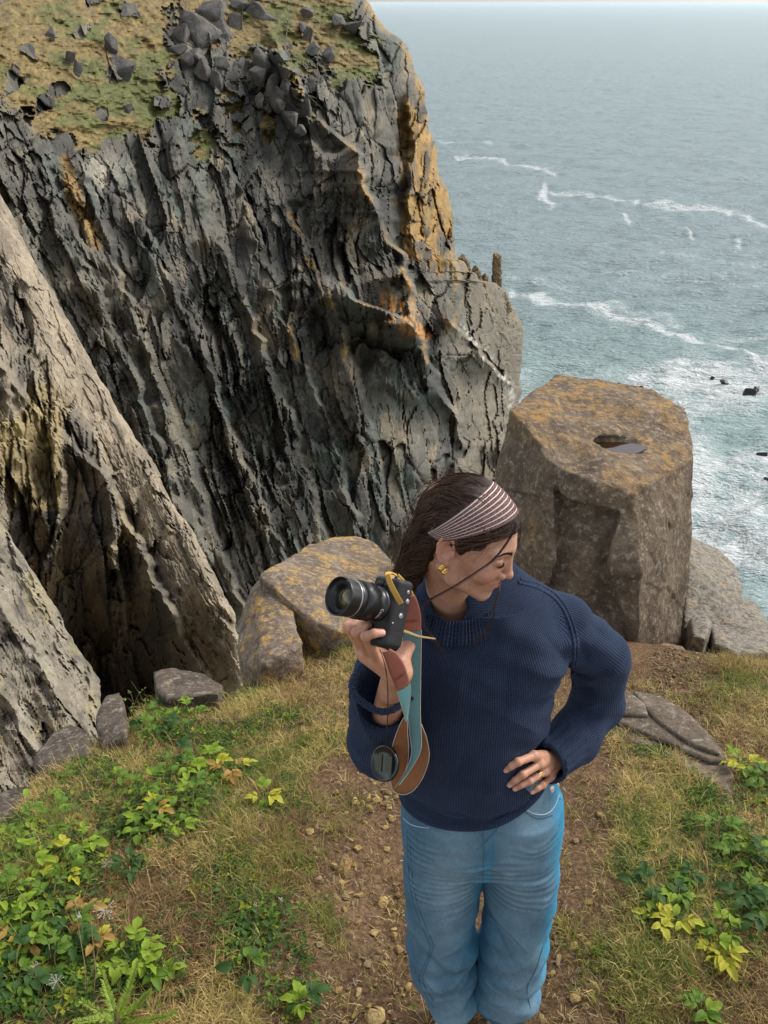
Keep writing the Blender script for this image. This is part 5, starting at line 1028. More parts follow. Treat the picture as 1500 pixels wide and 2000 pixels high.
def tubes(paths, r, sides=3):
    """thin tubes along many paths of equal length: (n, m, 3)"""
    P = np.asarray(paths, float); n, mm = P.shape[:2]; T = np.gradient(P, axis=1); T /= np.linalg.norm(T, axis=2, keepdims=True) + 1e-9
    A = np.cross(T, np.array([.31, .22, .92])); A /= np.linalg.norm(A, axis=2, keepdims=True) + 1e-9; B = np.cross(T, A); r = np.broadcast_to(r, (n, mm))[..., None]
    V = np.stack([P + r * (A * math.cos(k * 2 * math.pi / sides) + B * math.sin(k * 2 * math.pi / sides)) for k in range(sides)], 2).reshape(-1, 3)
    b = (np.arange(n)[:, None, None] * mm + np.arange(mm - 1)[None, :, None]) * sides; k = np.arange(sides)[None, None, :]; k2 = (k + 1) % sides
    return V, np.stack([b + k, b + k2, b + sides + k2, b + sides + k], -1).reshape(-1, 4)
def grad(fn, p, e=.08):
    g = np.stack([fn(tuple((p + np.eye(3)[k] * e).T)) - fn(tuple((p - np.eye(3)[k] * e).T)) for k in range(3)], 1); return g / (np.linalg.norm(g, axis=1, keepdims=True) + 1e-9)
def hair_flow(roots, steps, ds, seed, wild=.0):
    R = np.random.default_rng(seed); p = roots.copy(); off = R.uniform(.02, .32, len(p)) + wild; out = [p.copy()]; jit = R.normal(0, .17, (len(p), 3))
    for i in range(steps):
        t = sst(-3.5, -9.5, p[:, 0])[:, None]; d = (1 - t) * np.array([-1, 0, -.22]) + t * np.array([-.22, 0, -1]) + jit + .10 * np.sin(i * .6 + seed + p[:, :1])
        d[:, 1] += np.sign(p[:, 1]) * .35 * (p[:, 0] > 1) * (p[:, 2] > 4); d[:, 2] -= .35 * (p[:, 0] > 1); g = grad(hair_sdf, p); d = d - g * (d * g).sum(1, keepdims=True) * .9; d /= np.linalg.norm(d, axis=1, keepdims=True) + 1e-9
        p = p + d * ds; dd = hair_sdf(tuple(p.T)); p = p + grad(hair_sdf, p) * np.clip(off * (1 + (i / steps) * wild * 3) - dd, -.35, .35)[:, None]; out.append(p.copy())
    return np.stack(out, 1)
PV = (-8.0, -2.5); B0, B1 = 34.5, 57.0
def clip_band(P):
    ph = np.degrees(np.arctan2(P[..., 2] - PV[1], P[..., 0] - PV[0])); inb = (ph > B0 - .3) & (ph < B1 + .5) & (P[..., 2] > .8); P = P.copy(); stop = np.zeros(len(P), bool)
    for i in range(P.shape[1]):
        stop |= inb[:, i]; P[stop, i] = P[stop, i - 1] if i else P[stop, 0]
    return P[~inb[:, 0]]
sel = RNG.choice(len(v), 4200); rt = v[sel]; rt = rt[~((np.abs(rt[:, 1]) > 5.5) & (rt[:, 0] > -1.4) & (rt[:, 0] < 1.6) & (rt[:, 2] < 3.2))]; rt = rt[(rt[:, 0] > -15) & (rt[:, 2] > -13)]
pts = clip_band(hair_flow(rt, 9, .75, 65)); V1, F1 = tubes(h2w(pts), .00042)
rt2 = v[RNG.choice(len(v), 700)]; rt2 = rt2[(rt2[:, 2] > 3) | (rt2[:, 0] < -7)]; p2_ = clip_band(hair_flow(rt2, 9, .7, 66, .5)); w_ = np.linspace(0, 1, p2_.shape[1])[None, :, None]; p2_ = p2_ + .45 * w_ * np.sin(w_ * 7 + np.random.default_rng(8).uniform(0, 6, (len(p2_), 1, 3))); V2, F2 = tubes(h2w(p2_), .00028)
tn = np.concatenate([np.repeat(np.random.default_rng(3).uniform(.0, 1.25, len(pts)), pts.shape[1] * 3), np.repeat(np.random.default_rng(4).uniform(.6, 1.3, len(p2_)), p2_.shape[1] * 3)])
wpart("strands", np.concatenate([V1, V2]), np.concatenate([F1, F2 + len(V1)]), [HAIRM], {'tone': tn}, parent=hair, kind='stuff')
# two long loose locks blown across the face and over the sweater
def spline(P, n):
    P = np.asarray(P, float); t = np.linspace(0, len(P) - 1, n); Q = np.vstack([2 * P[0] - P[1], P, 2 * P[-1] - P[-2]]); i = np.minimum(t.astype(int), len(P) - 2); u = (t - i)[:, None]
    a, b, c, d = Q[i], Q[i + 1], Q[i + 2], Q[i + 3]; return .5 * (2 * b + (c - a) * u + (2 * a - 5 * b + 4 * c - d) * u ** 2 + (3 * b - a - 3 * c + d) * u ** 3)
def lock(P, n, spread, r0, r1, seed):
    C = spline([W(*q) for q in P], 26); R = np.random.default_rng(seed); o_ = R.normal(0, 1, (n, 1, 3)); s = np.linspace(0, 1, 26)[None, :, None]; w = spread * (.35 + s * .9)
    Q = C[None] + o_ * w + .3 * spread * np.sin(s * 9 + o_ * 5) * s; return tubes(Q, np.linspace(r0, r1, 26))
BRM = plain("brow_hair", (.022, .012, .009), .95, .0); LO_ = Mat("auburn_lock", .45, .5); LO_.color((.030, .011, .008)); LOCK = LO_.m
for P, n, sp, sd in (([(1008, 1022, 1.40), (996, 1050, 1.385), (965, 1092, 1.375), (930, 1118, 1.38), (880, 1150, 1.39), (832, 1178, 1.40), (824, 1205, 1.385), (828, 1226, 1.375), (850, 1252, 1.37), (866, 1285, 1.37)], 13, .0019, 1), ([(978, 1136, 1.42), (974, 1158, 1.40), (966, 1185, 1.385), (963, 1210, 1.378), (952, 1235, 1.375), (925, 1256, 1.374)], 14, .0022, 2), ([(1006, 1018, 1.50), (1014, 1040, 1.51), (1008, 1072, 1.52)], 8, .0012, 3)):
    V, Fc = lock(P, n, sp, .0005, .00025, sd); wpart("loose_lock", V, Fc, [LOCK], parent=hair)
# brows and lashes
R = np.random.default_rng(9)
for s in (-1, 1):
    n = 170; t = R.random(n); b = np.stack([8.9 - 1.5 * t ** 1.7, s * (1.2 + 3.7 * t), 1.35 + .65 * np.sin(t * 2.4) + R.uniform(-.22, .22, n) * (1 - .7 * t)], 1)
    for _ in range(4): b = b - grad(head_core, b) * (head_core(tuple(b.T)) - .06)[:, None]
    d = np.stack([-.25 + 0 * t, s * .85 + 0 * t, .35 - .6 * t], 1); e = b + d * .55; e = e - grad(head_core, e) * (head_core(tuple(e.T)) - .07)[:, None]
    V, Fc = tubes(h2w(np.stack([b, (b + e) / 2 + .02, e], 1)), .00036); wpart("eyebrow", V, Fc, [BRM])
    a = np.linspace(-1.0, 1.05, 40); c = np.array([7.35, s * 3.3, .0]); b = np.stack([c[0] + 1.45 * np.cos(a * .95), c[1] + s * 1.52 * np.sin(a), c[2] - .55 + .2 * np.cos(a * 1.5)], 1)
    e = b + np.stack([.30 + 0 * a, s * .22 * a, -.16 + 0 * a], 1); V, Fc = tubes(h2w(np.stack([b, (b + e) / 2 - (0, 0, .06), e], 1)), .0004); wpart("eyelashes", V, Fc, [BRM])
# ---- striped headband
PV = (-8.0, -2.5)
def band_phi(x, z): return np.degrees(np.arctan2(z - PV[1], x - PV[0]))
B0, B1 = 34.5, 57.0
def band_sdf(P):
    X, Y, Z = P; d = s_ell(P, (-.9, 0, 3.6), (9.45, 8.05, 8.5)); d = smin(d, s_ell(P, (3.9, 0, 1.8), (6.75, 6.95, 7.85)), 1.5); ph = band_phi(X, Z); r = np.hypot(X - PV[0], Z - PV[1])
    w = np.maximum((B0 - ph), (ph - B1)) * r * .01745; d = smax(d, w, .12); return smax(np.maximum(d, -(s_ell(P, (-1.0, 0, 3.6), (9.0, 7.4, 7.9)))), 1.0 - Z - .0 * X, .1)
v, f = lm(band_sdf, (-6, -9, -3), (11, 9, 14), .15); ph = (band_phi(v[:, 0], v[:, 2]) - B0) / (B1 - B0)
m = Mat("striped_headband_fabric", .8, .2); a = m.attr('stripe'); o = m.obj(); nz = m.noise(o, 260, 3); nb = m.noise(o, 60, 3)
fr = m.math('FRACT', m.math('MULTIPLY_ADD', a, 8.2, m.math('MULTIPLY', nb, .16))); st = m.math('ABSOLUTE', m.math('SUBTRACT', fr, .5)); white = m.step(st, .36, .42)
thin = m.math('MULTIPLY', m.step(m.noise(m.mapv(o, (30, 30, 30)), 22, 3, .8), .55, .60), .5); m.color(m.mix(m.math('MAXIMUM', white, thin), (.085, .036, .030), (.70, .58, .53))); m.bump(m.math('ADD', st, nz), .5, .002)
wpart("headband", h2w(v + vnormals(v, f) * (.06 * np.sin(ph * 8.2 * 6.283))[:, None]), f, [m.m], {'stripe': ph})
# ---- gold: two chunky hoops, two rings
GOLD = plain("gold", (.95, .66, .20), .18, .6, metal=1.0)
def torus(c, n, R_, r, mat_, name, bump_=0, N=36, k=10):
    c = np.asarray(c, float); n = np.asarray(n, float) / np.linalg.norm(n); a = np.cross(n, (.3, .9, .2)); a /= np.linalg.norm(a); b = np.cross(n, a); t = np.arange(N) * 2 * np.pi / N; u = np.arange(k) * 2 * np.pi / k
    rr_ = r * (1 + bump_ * np.cos(t * 9))[:, None]; ring = (np.cos(t)[:, None] * a + np.sin(t)[:, None] * b)[:, None, :]
    V = c + ring * (R_ + rr_ * np.cos(u)[None])[..., None] + n * (rr_ * np.sin(u)[None])[..., None]; F_ = np.stack([np.arange(N)[:, None] * k + np.arange(k), np.arange(N)[:, None] * k + (np.arange(k) + 1) % k, ((np.arange(N)[:, None] + 1) % N) * k + (np.arange(k) + 1) % k, ((np.arange(N)[:, None] + 1) % N) * k + np.arange(k)], -1).reshape(-1, 4)
    return wpart(name, V.reshape(-1, 3), F_, [mat_])
torus(h2w((-.95, -7.75, -3.55)), HF * .8 - HL * .3, .0046, .0023, GOLD, "earring", .25); torus(h2w((-.15, -7.65, -4.1)), HF * .8 - HL * .3, .0048, .0024, GOLD, "earring", .25)
rd = LHP[2][1] - LHP[2][0]; torus(LHP[2][0] * .52 + LHP[2][1] * .48, rd, .0088, .0011, GOLD, "ring"); rg = torus(LHP[2][0] * .60 + LHP[2][1] * .40, rd, .0089, .0011, GOLD, "ring")
DIA = plain("diamond", (.8, .8, .82), .05, .9); gem = chunk_mesh("gemstone", 31, DIA, 14, 0); link("gemstone", gem, parent=rg, loc=LHP[2][0] * .60 + LHP[2][1] * .40 + np.array([.001, -.0085, .004]) - WO, scale=.0032)

# ---- sweater
TOR = dense([(.88, .200, 1.52, .160, .130), (.92, .198, 1.52, .162, .132), (1.0, .194, 1.52, .160, .134), (1.10, .190, 1.52, .160, .132), (1.20, .195, 1.525, .170, .130), (1.28, .205, 1.53, .176, .125), (1.34, .205, 1.54, .165, .112), (1.40, .195, 1.55, .13, .09), (1.46, .18, 1.57, .07, .06)])
LA = [np.array(W(*q)) for q in ((985, 1172, 1.585), (1100, 1218, 1.57), (1171, 1281, 1.60), (1169, 1375, 1.625), (1124, 1440, 1.555), (1071, 1489, 1.465))]; LR = (.056, .061, .060, .057, .053, .047)
RA = [np.array(W(*q)) for q in ((830, 1200, 1.59), (768, 1248, 1.575), (742, 1340, 1.545), (738, 1430, 1.50), (742, 1462, 1.475))]; RR = (.055, .062, .060, .060, .056)
RC = np.array(W(752, 1334, 1.342)); RQ = np.array(W(741, 1440, 1.418)); RU = (RC - RQ) / np.linalg.norm(RC - RQ)
def sleeve(P, pts, r, k=.02): return chain(P, pts, r, k)
def sweater_out(P):
    d = lofted(P, TOR); d = smin(d, sleeve(P, LA[:3], LR[:3]), .028); d = smin(d, sleeve(P, LA[2:], LR[2:]), .006); d = smin(d, sleeve(P, RA, RR), .024); d = smin(d, s_caps(P, RA[4], RQ, .056, .058), .02); return smin(d, s_caps(P, RQ, RC, .058, .059), .012)
NCK = np.array(W(893, 1200, 1.56))
def sweater_sdf(X, Y, Z):
    P = (X, Y, Z); d = sweater_out(P)
    d = smax(d, -s_ell(P, NCK + (.005, 0, .03), (.088, .098, .085)), .004)                   # neck opening
    d = np.maximum(d, -s_caps(P, RC - RU * .06, RC + RU * .12, .053, .056)); d = np.maximum(d, -((X - RC[0]) ** 2 + (Y - RC[1]) ** 2 < .075 ** 2) * np.minimum(Z - RC[2], .02) - .0 if False else d)
    e = LA[5] - LA[4]; e = e / np.linalg.norm(e); q = (X - LA[5][0]) * e[0] + (Y - LA[5][1]) * e[1] + (Z - LA[5][2]) * e[2]; near = np.sqrt((X - LA[5][0]) ** 2 + (Y - LA[5][1]) ** 2 + (Z - LA[5][2]) ** 2) - .075
    d = np.maximum(d, -np.maximum(near, -(q - .004))); d = np.maximum(d, -s_caps(P, LA[5] - e * .05, LA[5] + e * .05, .038, .040))
    top = (X - RC[0]) * RU[0] + (Y - RC[1]) * RU[1] + (Z - RC[2]) * RU[2]; nr = np.sqrt((X - RC[0]) ** 2 + (Y - RC[1] + .01) ** 2 + (Z - RC[2]) ** 2) - .080
    d = np.maximum(d, -np.maximum(nr, -top)); hem = .907 + .040 * sst(.20, .36, X) - .022 * np.clip((.2 - X) / .15, 0, 1)
    d = np.maximum(d, np.where((X < .37) & (X > 0.02), hem - Z, -1)); return np.maximum(d, -lofted((X, Y, Z + .0), [(.80, .198, 1.52, .150, .120), (.96, .198, 1.52, .150, .120)]))
v, f = sdf_mesh(sweater_sdf, (-.10, 1.33, .85), (.56, 1.72, 1.50), .0031)
v = smooth_mesh(v, f, 1); n = vnormals(v, f)
def seg_param(v, pts):
    best = np.full(len(v), 9.0); along = np.zeros(len(v)); ang = np.zeros(len(v)); acc = 0
    for a, b in zip(pts[:-1], pts[1:]):
        d = b - a; L_ = np.linalg.norm(d); u = d / L_; t = np.clip((v - a) @ u, 0, L_); q = v - a - t[:, None] * u; dd = np.linalg.norm(q, axis=1); k = dd < best
        r = np.cross(u, (0, 1, 0)); r /= np.linalg.norm(r) + 1e-9; s = np.cross(u, r); best = np.where(k, dd, best); along = np.where(k, acc + t, along); ang = np.where(k, np.arctan2(q @ s, q @ r), ang); acc += L_
    return best, along, ang
dT = lofted(tuple(v.T), TOR); bl, al, gl = seg_param(v, LA[1:]); br, ar, gr = seg_param(v, RA[1:] + [RQ, RC])
dl = bl - .062; dr = br - .060; which = np.argmin(np.stack([dT, dl, dr], 1), 1)
th = np.arctan2(v[:, 0] - .2, -(v[:, 1] - 1.54)); cu = np.where(which == 0, th * .165, np.where(which == 1, gl * .058, gr * .058)); cv_ = np.where(which == 0, v[:, 2], np.where(which == 1, al, ar))
RT_ = sum(np.linalg.norm(b - a) for a, b in zip(RA[1:] + [RQ], RA[2:] + [RQ, RC]))
# cloth folds: gathers across the bent sleeves, soft drag lines on the body
fold = np.where(which == 1, .0060 * np.sin(al * 75 + 2.0 * np.sin(gl * 1.0) + 3 * vnoise(al * 12, gl * 1.2, s=700)) * sst(.07, .15, al) * (1 - sst(.20, .25, al)) * (.10 + .9 * np.clip(-n[:, 0] + .3, 0, 1)), 0)
fold += np.where(which == 2, .0045 * np.sin(ar * 60 + 2 * np.sin(gr * 1.5) + 3 * vnoise(ar * 10, gr, s=701)) * sst(.06, .12, ar) * (1 - sst(RT_ - .09, RT_ - .07, ar)), 0)
drag = vnoise(v[:, 0] * 9 + v[:, 2] * 7, v[:, 2] * 3 - v[:, 0] * 3, v[:, 1] * 4, s=702) * .010 + vnoise(v[:, 0] * 22 - v[:, 2] * 8, v[:, 2] * 7, v[:, 1] * 8, s=703) * .0045
arm = np.exp(-np.linalg.norm(v - np.array(W(1095, 1325, 1.45)), axis=1) / .09); pit = .006 * arm * np.sin((v[:, 0] * .5 + v[:, 2]) * 110)
yoke = .004 * np.exp(-((dl + .010) / .006) ** 2) * (which != 2) * (v[:, 2] > 1.23) * (al < .07) * 0
hemf = -.006 * np.exp(-((v[:, 2] - .93) / .012) ** 2) * (which == 0) + .006 * np.exp(-((v[:, 2] - .905) / .010) ** 2) * (which == 0)
cuffr = which == 2; RT = sum(np.linalg.norm(b - a) for a, b in zip(RA[1:] + [RQ], RA[2:] + [RQ, RC])); ribs = np.where(cuffr, .0036 * (np.abs(np.cos(gr * 9)) ** .5 - .8) * sst(RT - .075, RT - .06, ar), 0); LT = sum(np.linalg.norm(b - a) for a, b in zip(LA[1:-1], LA[2:])); ribs = ribs + np.where(which == 1, .0042 * (np.abs(np.cos(gl * 7)) ** .5 - .8) * sst(LT - .085, LT - .07, al), 0)
v = v + n * (fold + drag * (v[:, 2] < 1.4) + pit + yoke + hemf + ribs)[:, None]
vpx, vpy, _ = PX(v); facing = sst(-.1, .3, -(n @ (np.array(W(930, 1350, 1.0)) - np.array([0, 0, CZ]))))
cr_ = 0 * vpx
for (a, b), (c_, d_), A_, w_ in (((1118, 1342), (1170, 1352), -.009, 8), ((1104, 1388), (1170, 1374), .007, 9), ((1138, 1328), (1195, 1316), .006, 9), ((1112, 1412), (1185, 1398), -.006, 9), ((1095, 1440), (1160, 1436), .004, 9), ((1116, 1298), (1058, 1232), -.007, 13), ((1114, 1312), (1036, 1332), .006, 14), ((1106, 1335), (1030, 1368), -.005, 14), ((1066, 1436), (975, 1398), .006, 15),
        ((1046, 1466), (955, 1448), -.006, 13), ((905, 1290), (888, 1420), .005, 18), ((1000, 1270), (985, 1385), -.004, 18), ((1015, 1562), (900, 1532), .006, 13), ((866, 1566), (905, 1478), -.005, 14), ((945, 1590), (1010, 1520), -.005, 13), ((692, 1300), (742, 1334), .006, 10), ((694, 1392), (748, 1422), -.007, 9), ((716, 1488), (764, 1440), .006, 9), ((698, 1440), (752, 1456), .005, 8), ((1150, 1215), (1205, 1262), -.005, 12), ((1180, 1330), (1222, 1300), .004, 10), ((1130, 1240), (1150, 1300), -.006, 9), ((850, 1330), (870, 1450), -.004, 16)):
    e0, e1 = c_ - a, d_ - b; t_ = np.clip(((vpx - a) * e0 + (vpy - b) * e1) / (e0 * e0 + e1 * e1), 0, 1); dd = np.hypot(vpx - a - t_ * e0, vpy - b - t_ * e1); cr_ = cr_ + A_ * np.exp(-(dd / w_) ** 1.4) * np.sin(np.pi * np.clip(t_ * .86 + .07, 0, 1))
v = v + n * (cr_ * facing)[:, None]
KN = Mat("navy_knit_wool", .92, .12); m = KN
U = m.attr('ku'); V_ = m.attr('kv'); P5 = 2 * math.pi / .0056
tri = m.math('ABSOLUTE', m.math('SUBTRACT', m.math('FRACT', m.math('MULTIPLY', U, 1 / .0056)), .5)); col_ = m.math('COSINE', m.math('MULTIPLY', U, P5)); row = m.math('SINE', m.math('ADD', m.math('MULTIPLY', V_, 2 * math.pi / .0044), m.math('MULTIPLY', tri, 7.5)))
h = m.math('ADD', m.math('MULTIPLY', col_, .55), m.math('MULTIPLY', row, .45)); o = m.obj(); fz = m.noise(o, 900, 2); big = m.noise(o, 12, 4)
hh_ = m.math('MULTIPLY', m.math('ADD', h, m.math('MULTIPLY', fz, .8)), 1.0, None)
c = m.mix(m.step(hh_, -1.0, 1.6), (.0055, .0090, .019), (.027, .040, .074)); c = m.mix(1.0, c, m.ramp(big, [(.3, .8), (.7, 1.2)]), 'MULTIPLY'); m.color(c)  # relief shade put into the wool colour: stitch grooves darker
m.b.inputs['Sheen Weight'].default_value = .22; m.b.inputs['Sheen Roughness'].default_value = .5; m.b.inputs['Sheen Tint'].default_value = (.35, .48, .8, 1); m.bump(hh_, .75, .0022); KNIT = m.m
sweater = wpart("sweater", v, f, [KNIT], {'ku': cu, 'kv': cv_})
SBV_ = None
def ring_strip(name, rings, mat_, nu=240, rib=0, ribamp=.0022, closed=True, parent=None, attr=None):
    """tube-like strip through closed curves; rings: list of (m,3) control loops from outside round to inside"""
    out = []
    for q in rings:
        q = np.asarray(q, float); k = len(q); t = np.arange(nu) * k / nu; i = t.astype(int); u = (t - i)[:, None]; g = lambda j: q[(i + j) % k]
        out.append(.5 * (2 * g(0) + (g(1) - g(-1)) * u + (2 * g(-1) - 5 * g(0) + 4 * g(1) - g(2)) * u ** 2 + (3 * g(0) - g(-1) - 3 * g(1) + g(2)) * u ** 3))
    V = np.stack(out); c = V.mean((0, 1))
    if rib:
        w = np.cos(np.arange(nu) * 2 * np.pi * rib / nu); N_ = V - c; N_ /= np.linalg.norm(N_, axis=2, keepdims=True); amp = np.array([ribamp if 0 < i_ < len(rings) * .55 else ribamp * .3 for i_ in range(len(rings))]); V = V + N_ * (w[None, :] * amp[:, None])[..., None]
    F_ = grid_faces(len(rings), nu, True); per = np.linalg.norm(np.diff(V[0], axis=0, append=V[0][:1]), axis=1).cumsum(); uu = np.repeat(per[None], len(rings), 0); vv = np.repeat(np.arange(len(rings))[:, None] * .006, nu, 1)
    return wpart(name, V.reshape(-1, 3), F_, [mat_], {'ku': uu.ravel(), 'kv': vv.ravel()}, parent=parent)
ct = np.array([W(*q) for q in ((806, 1158, 1.60), (820, 1186, 1.525), (850, 1207, 1.475), (893, 1214, 1.462), (936, 1204, 1.465), (976, 1178, 1.49), (1004, 1146, 1.55), (985, 1112, 1.63), (900, 1098, 1.665), (830, 1118, 1.655))])
cc = ct.mean(0); dwn = np.array([0, 0, -1.0])
def exp_(k, dz): q = ct.copy(); q[:, :2] = cc[:2] + (q[:, :2] - cc[:2]) * k; q[:, 2] += dz; return q
ring_strip("collar", [exp_(1.00, .000), exp_(1.035, .002), exp_(1.06, -.003), exp_(1.10, -.012), exp_(1.16, -.022), exp_(1.23, -.031), exp_(1.27, -.041), exp_(1.2, -.045), exp_(1.05, -.03), exp_(.985, -.01), exp_(.98, -.002), exp_(1.00, .0)], KNIT, 520, 74, .0026, parent=sweater)
def roll_ring(name, c, nrm, R_, r, parent, sq=1.0, ax=None):
    nrm = np.asarray(nrm, float) / np.linalg.norm(nrm); a = np.cross(nrm, (0, 1, 0.1)); a /= np.linalg.norm(a); b = np.cross(nrm, a); N_, k = 150, 10; t = np.arange(N_) * 2 * np.pi / N_; u = np.arange(k) * 2 * np.pi / k
    ring = np.cos(t)[:, None] * a + np.sin(t)[:, None] * b; wob = 1 + .05 * np.sin(2 * t + .5) + .03 * np.sin(5 * t); rr_ = r * (1 + .10 * np.cos(t[:, None] * 34 + u[None] * 1))
    V = np.asarray(c) + (ring * (R_ * wob)[:, None])[:, None] + ring[:, None] * (rr_ * np.cos(u))[..., None] + nrm * (rr_ * np.sin(u) + .003 * np.sin(3 * t)[:, None])[..., None]
    F_ = np.stack([np.arange(N_)[:, None] * k + np.arange(k), np.arange(N_)[:, None] * k + (np.arange(k) + 1) % k, ((np.arange(N_)[:, None] + 1) % N_) * k + (np.arange(k) + 1) % k, ((np.arange(N_)[:, None] + 1) % N_) * k + np.arange(k)], -1).reshape(-1, 4)
    return wpart(name, V.reshape(-1, 3), F_, [KNIT], {'ku': np.repeat(t * R_, k), 'kv': np.tile(u * r, N_)}, parent=parent)
roll_ring("cuff", RC + RU * .003, RU, .0590, .0066, sweater); roll_ring("cuff", LA[5] + (LA[5] - LA[4]) / np.linalg.norm(LA[5] - LA[4]) * .002, LA[5] - LA[4], .0425, .0048, sweater)
t = np.arange(60) * 2 * np.pi / 60; hx = .199 + .160 * np.cos(t); hy = 1.52 + .131 * np.sin(t); hz = .907 + .040 * sst(.20, .36, hx) - .022 * np.clip((.2 - hx) / .15, 0, 1)
hp_ = np.stack([hx, hy, hz], 1); ho = lambda k, dz: np.stack([.199 + (hx - .199) * k, 1.52 + (hy - 1.52) * k, hz + dz], 1)
ring_strip("hem", [ho(1.0, .014), ho(1.03, .012), ho(1.05, .004), ho(1.045, -.005), ho(1.01, -.009), ho(.97, -.005), ho(.955, .004), ho(.97, .012), ho(1.0, .014)], KNIT, 240, 0, parent=sweater)

from mathutils.bvhtree import BVHTree
def bvh_hit(bv, px, py, lift=0.0):
    o = Vector((0, 0, CZ)); r = (Vector(W(px, py, 1.0)) - o).normalized(); h = bv.ray_cast(o, r)
    return None if h[0] is None else np.array(h[0] - r * lift)
SWV = np.array([q.co[:] for q in sweater.data.vertices]) + WO; SBV = BVHTree.FromPolygons([tuple(q) for q in SWV], [tuple(p.vertices) for p in sweater.data.polygons])
for pl_, r_ in (([(1012, 1138), (1045, 1147), (1078, 1166), (1102, 1195), (1117, 1235), (1121, 1275), (1119, 1303)], .0032), ([(1016, 1131), (1050, 1140), (1084, 1160), (1108, 1190), (1124, 1232), (1128, 1275), (1125, 1300)], .0022)):
    Q = [bvh_hit(SBV, a, b) for a, b in spline([(a, b, 0) for a, b in pl_], 70)[:, :2]]; Q = np.array([q for q in Q if q is not None]); 
    for _ in range(4): Q[1:-1] = Q[1:-1] * .5 + (Q[:-2] + Q[2:]) * .25
    rr_ = r_ * (1 + .18 * np.cos(np.arange(len(Q)) * 2.2)); Vt, Ft = tubes(Q[None], rr_[None], 8); wpart("armhole_seam", Vt, Ft, [KNIT], {'ku': np.zeros(len(Vt)), 'kv': np.repeat(np.arange(len(Q)) * .004, 8)}, parent=sweater)
# ---- jeans
def leg(P, T, ph): return lofted(P, T)
def jeans_out(P):
    d = lofted(P, JT); d = smin(d, lofted(P, JL), .012); return smin(d, lofted(P, HIP), .03)
def jeans_sdf(X, Y, Z): return jeans_out((X, Y, Z))
v, f = sdf_mesh(jeans_sdf, (.02, 1.36, .06), (.46, 1.70, 1.0), .0042); v = smooth_mesh(v, f, 2); n = vnormals(v, f)
lx = np.where(v[:, 0] < .24, np.interp(v[:, 2], JT[:, 0], JT[:, 1]), np.interp(v[:, 2], JL[:, 0], JL[:, 1])); rel = (v[:, 0] - lx) / .09; z = v[:, 2]; s_ = np.sign(v[:, 0] - .236)
wh = np.sin((z * 95 + 3.2 * rel * s_ * 1.0 + 2.6 * vnoise(v[:, 0] * 14, z * 9, s=720))) * sst(.52, .62, z) * (1 - sst(.80, .88, z)) * np.exp(-(rel / .95) ** 2) * (v[:, 1] < 1.54)
rid = lambda q: 1 - 2 * np.abs(q)
low = (1 - sst(.14, .46, z)) * (.015 * vnoise(v[:, 0] * 12 + z * 9 * s_, z * 17, v[:, 1] * 9, s=721) + .008 * rid(vnoise(v[:, 0] * 14 - z * 12, z * 22, v[:, 1] * 10, s=722)))
mid_ = .0035 * rid(vnoise(v[:, 0] * 9 + z * 11 * s_, z * 10, v[:, 1] * 8, s=728)) * (z < .7) + .0045 * vnoise(v[:, 0] * 13 + z * 6, z * 7, v[:, 1] * 9, s=723); knee = .005 * np.sin((z - .36 - .5 * rel * .09 * s_) * 70) * np.exp(-((z - .34) / .09) ** 2) * sst(-.2, .6, rel * s_ * -1 + .2)
puff = .010 * np.exp(-((z - .13) / .03) ** 2) - .008 * np.exp(-((z - .108) / .012) ** 2)
v = v + n * (wh * .0011 + low + mid_ + knee + puff)[:, None]
wh2 = np.sin(z * 300 + 4.0 * rel * s_ + 3.2 * vnoise(v[:, 0] * 18, z * 12, s=730)) * sst(.50, .60, z) * (1 - sst(.80, .86, z)) * (v[:, 1] < 1.53) * sst(-.2, .5, vnoise(v[:, 0] * 14, z * 16, s=731) + .3); v = v + n * (wh2 * .0009)[:, None]
cre = 0 * z
for (a, b), (c_, d_), A_, w_ in (((815, 1905), (872, 1942), .007, .007), ((868, 1934), (928, 1898), .008, .007), ((835, 1962), (902, 1950), .006, .006), ((930, 1928), (988, 1946), .007, .006), ((1000, 1932), (1064, 1888), .008, .008), ((940, 1968), (1010, 1958), .006, .006), ((1062, 1848), (998, 1892), .008, .009), ((850, 1872), (918, 1838), .006, .008), ((946, 1782), (1032, 1852), .005, .007), ((955, 1806), (1012, 1884), -.005, .009),
        ((798, 1640), (864, 1668), .004, .006), ((1092, 1618), (1030, 1642), .005, .006), ((945, 1662), (896, 1692), .005, .006), ((946, 1660), (1004, 1690), .005, .006), ((943, 1672), (885, 1745), -.004, .008), ((806, 1790), (850, 1830), .006, .008), ((1075, 1740), (1030, 1790), .005, .009), ((905, 1760), (860, 1800), -.004, .009), ((822, 1860), (880, 1900), -.006, .008), ((1050, 1925), (990, 1975), .006, .007), ((910, 1870), (870, 1915), .005, .006)):
    P0, P1 = W(a, b, 1.44)[[0, 2]], W(c_, d_, 1.44)[[0, 2]]; e = P1 - P0; t_ = np.clip(((v[:, 0] - P0[0]) * e[0] + (z - P0[1]) * e[1]) / (e @ e), 0, 1); dd = np.hypot(v[:, 0] - P0[0] - t_ * e[0], z - P0[1] - t_ * e[1])
    cre = cre + A_ * np.exp(-dd / w_) * np.sin(np.pi * np.clip(t_ * .9 + .05, 0, 1)) * (v[:, 1] < 1.55)
v = v + n * cre[:, None]
side = np.clip(np.abs(rel), 0, 1.3); fade = np.clip(.72 * np.exp(-(rel / .65) ** 2) * (v[:, 1] < 1.53) * (.55 + .45 * vnoise(v[:, 0] * 5, z * 3, s=724)) + .16 * wh2 + 22 * cre + .25 * vnoise(v[:, 0] * 26, z * 11, s=725) * .5, 0, 1)
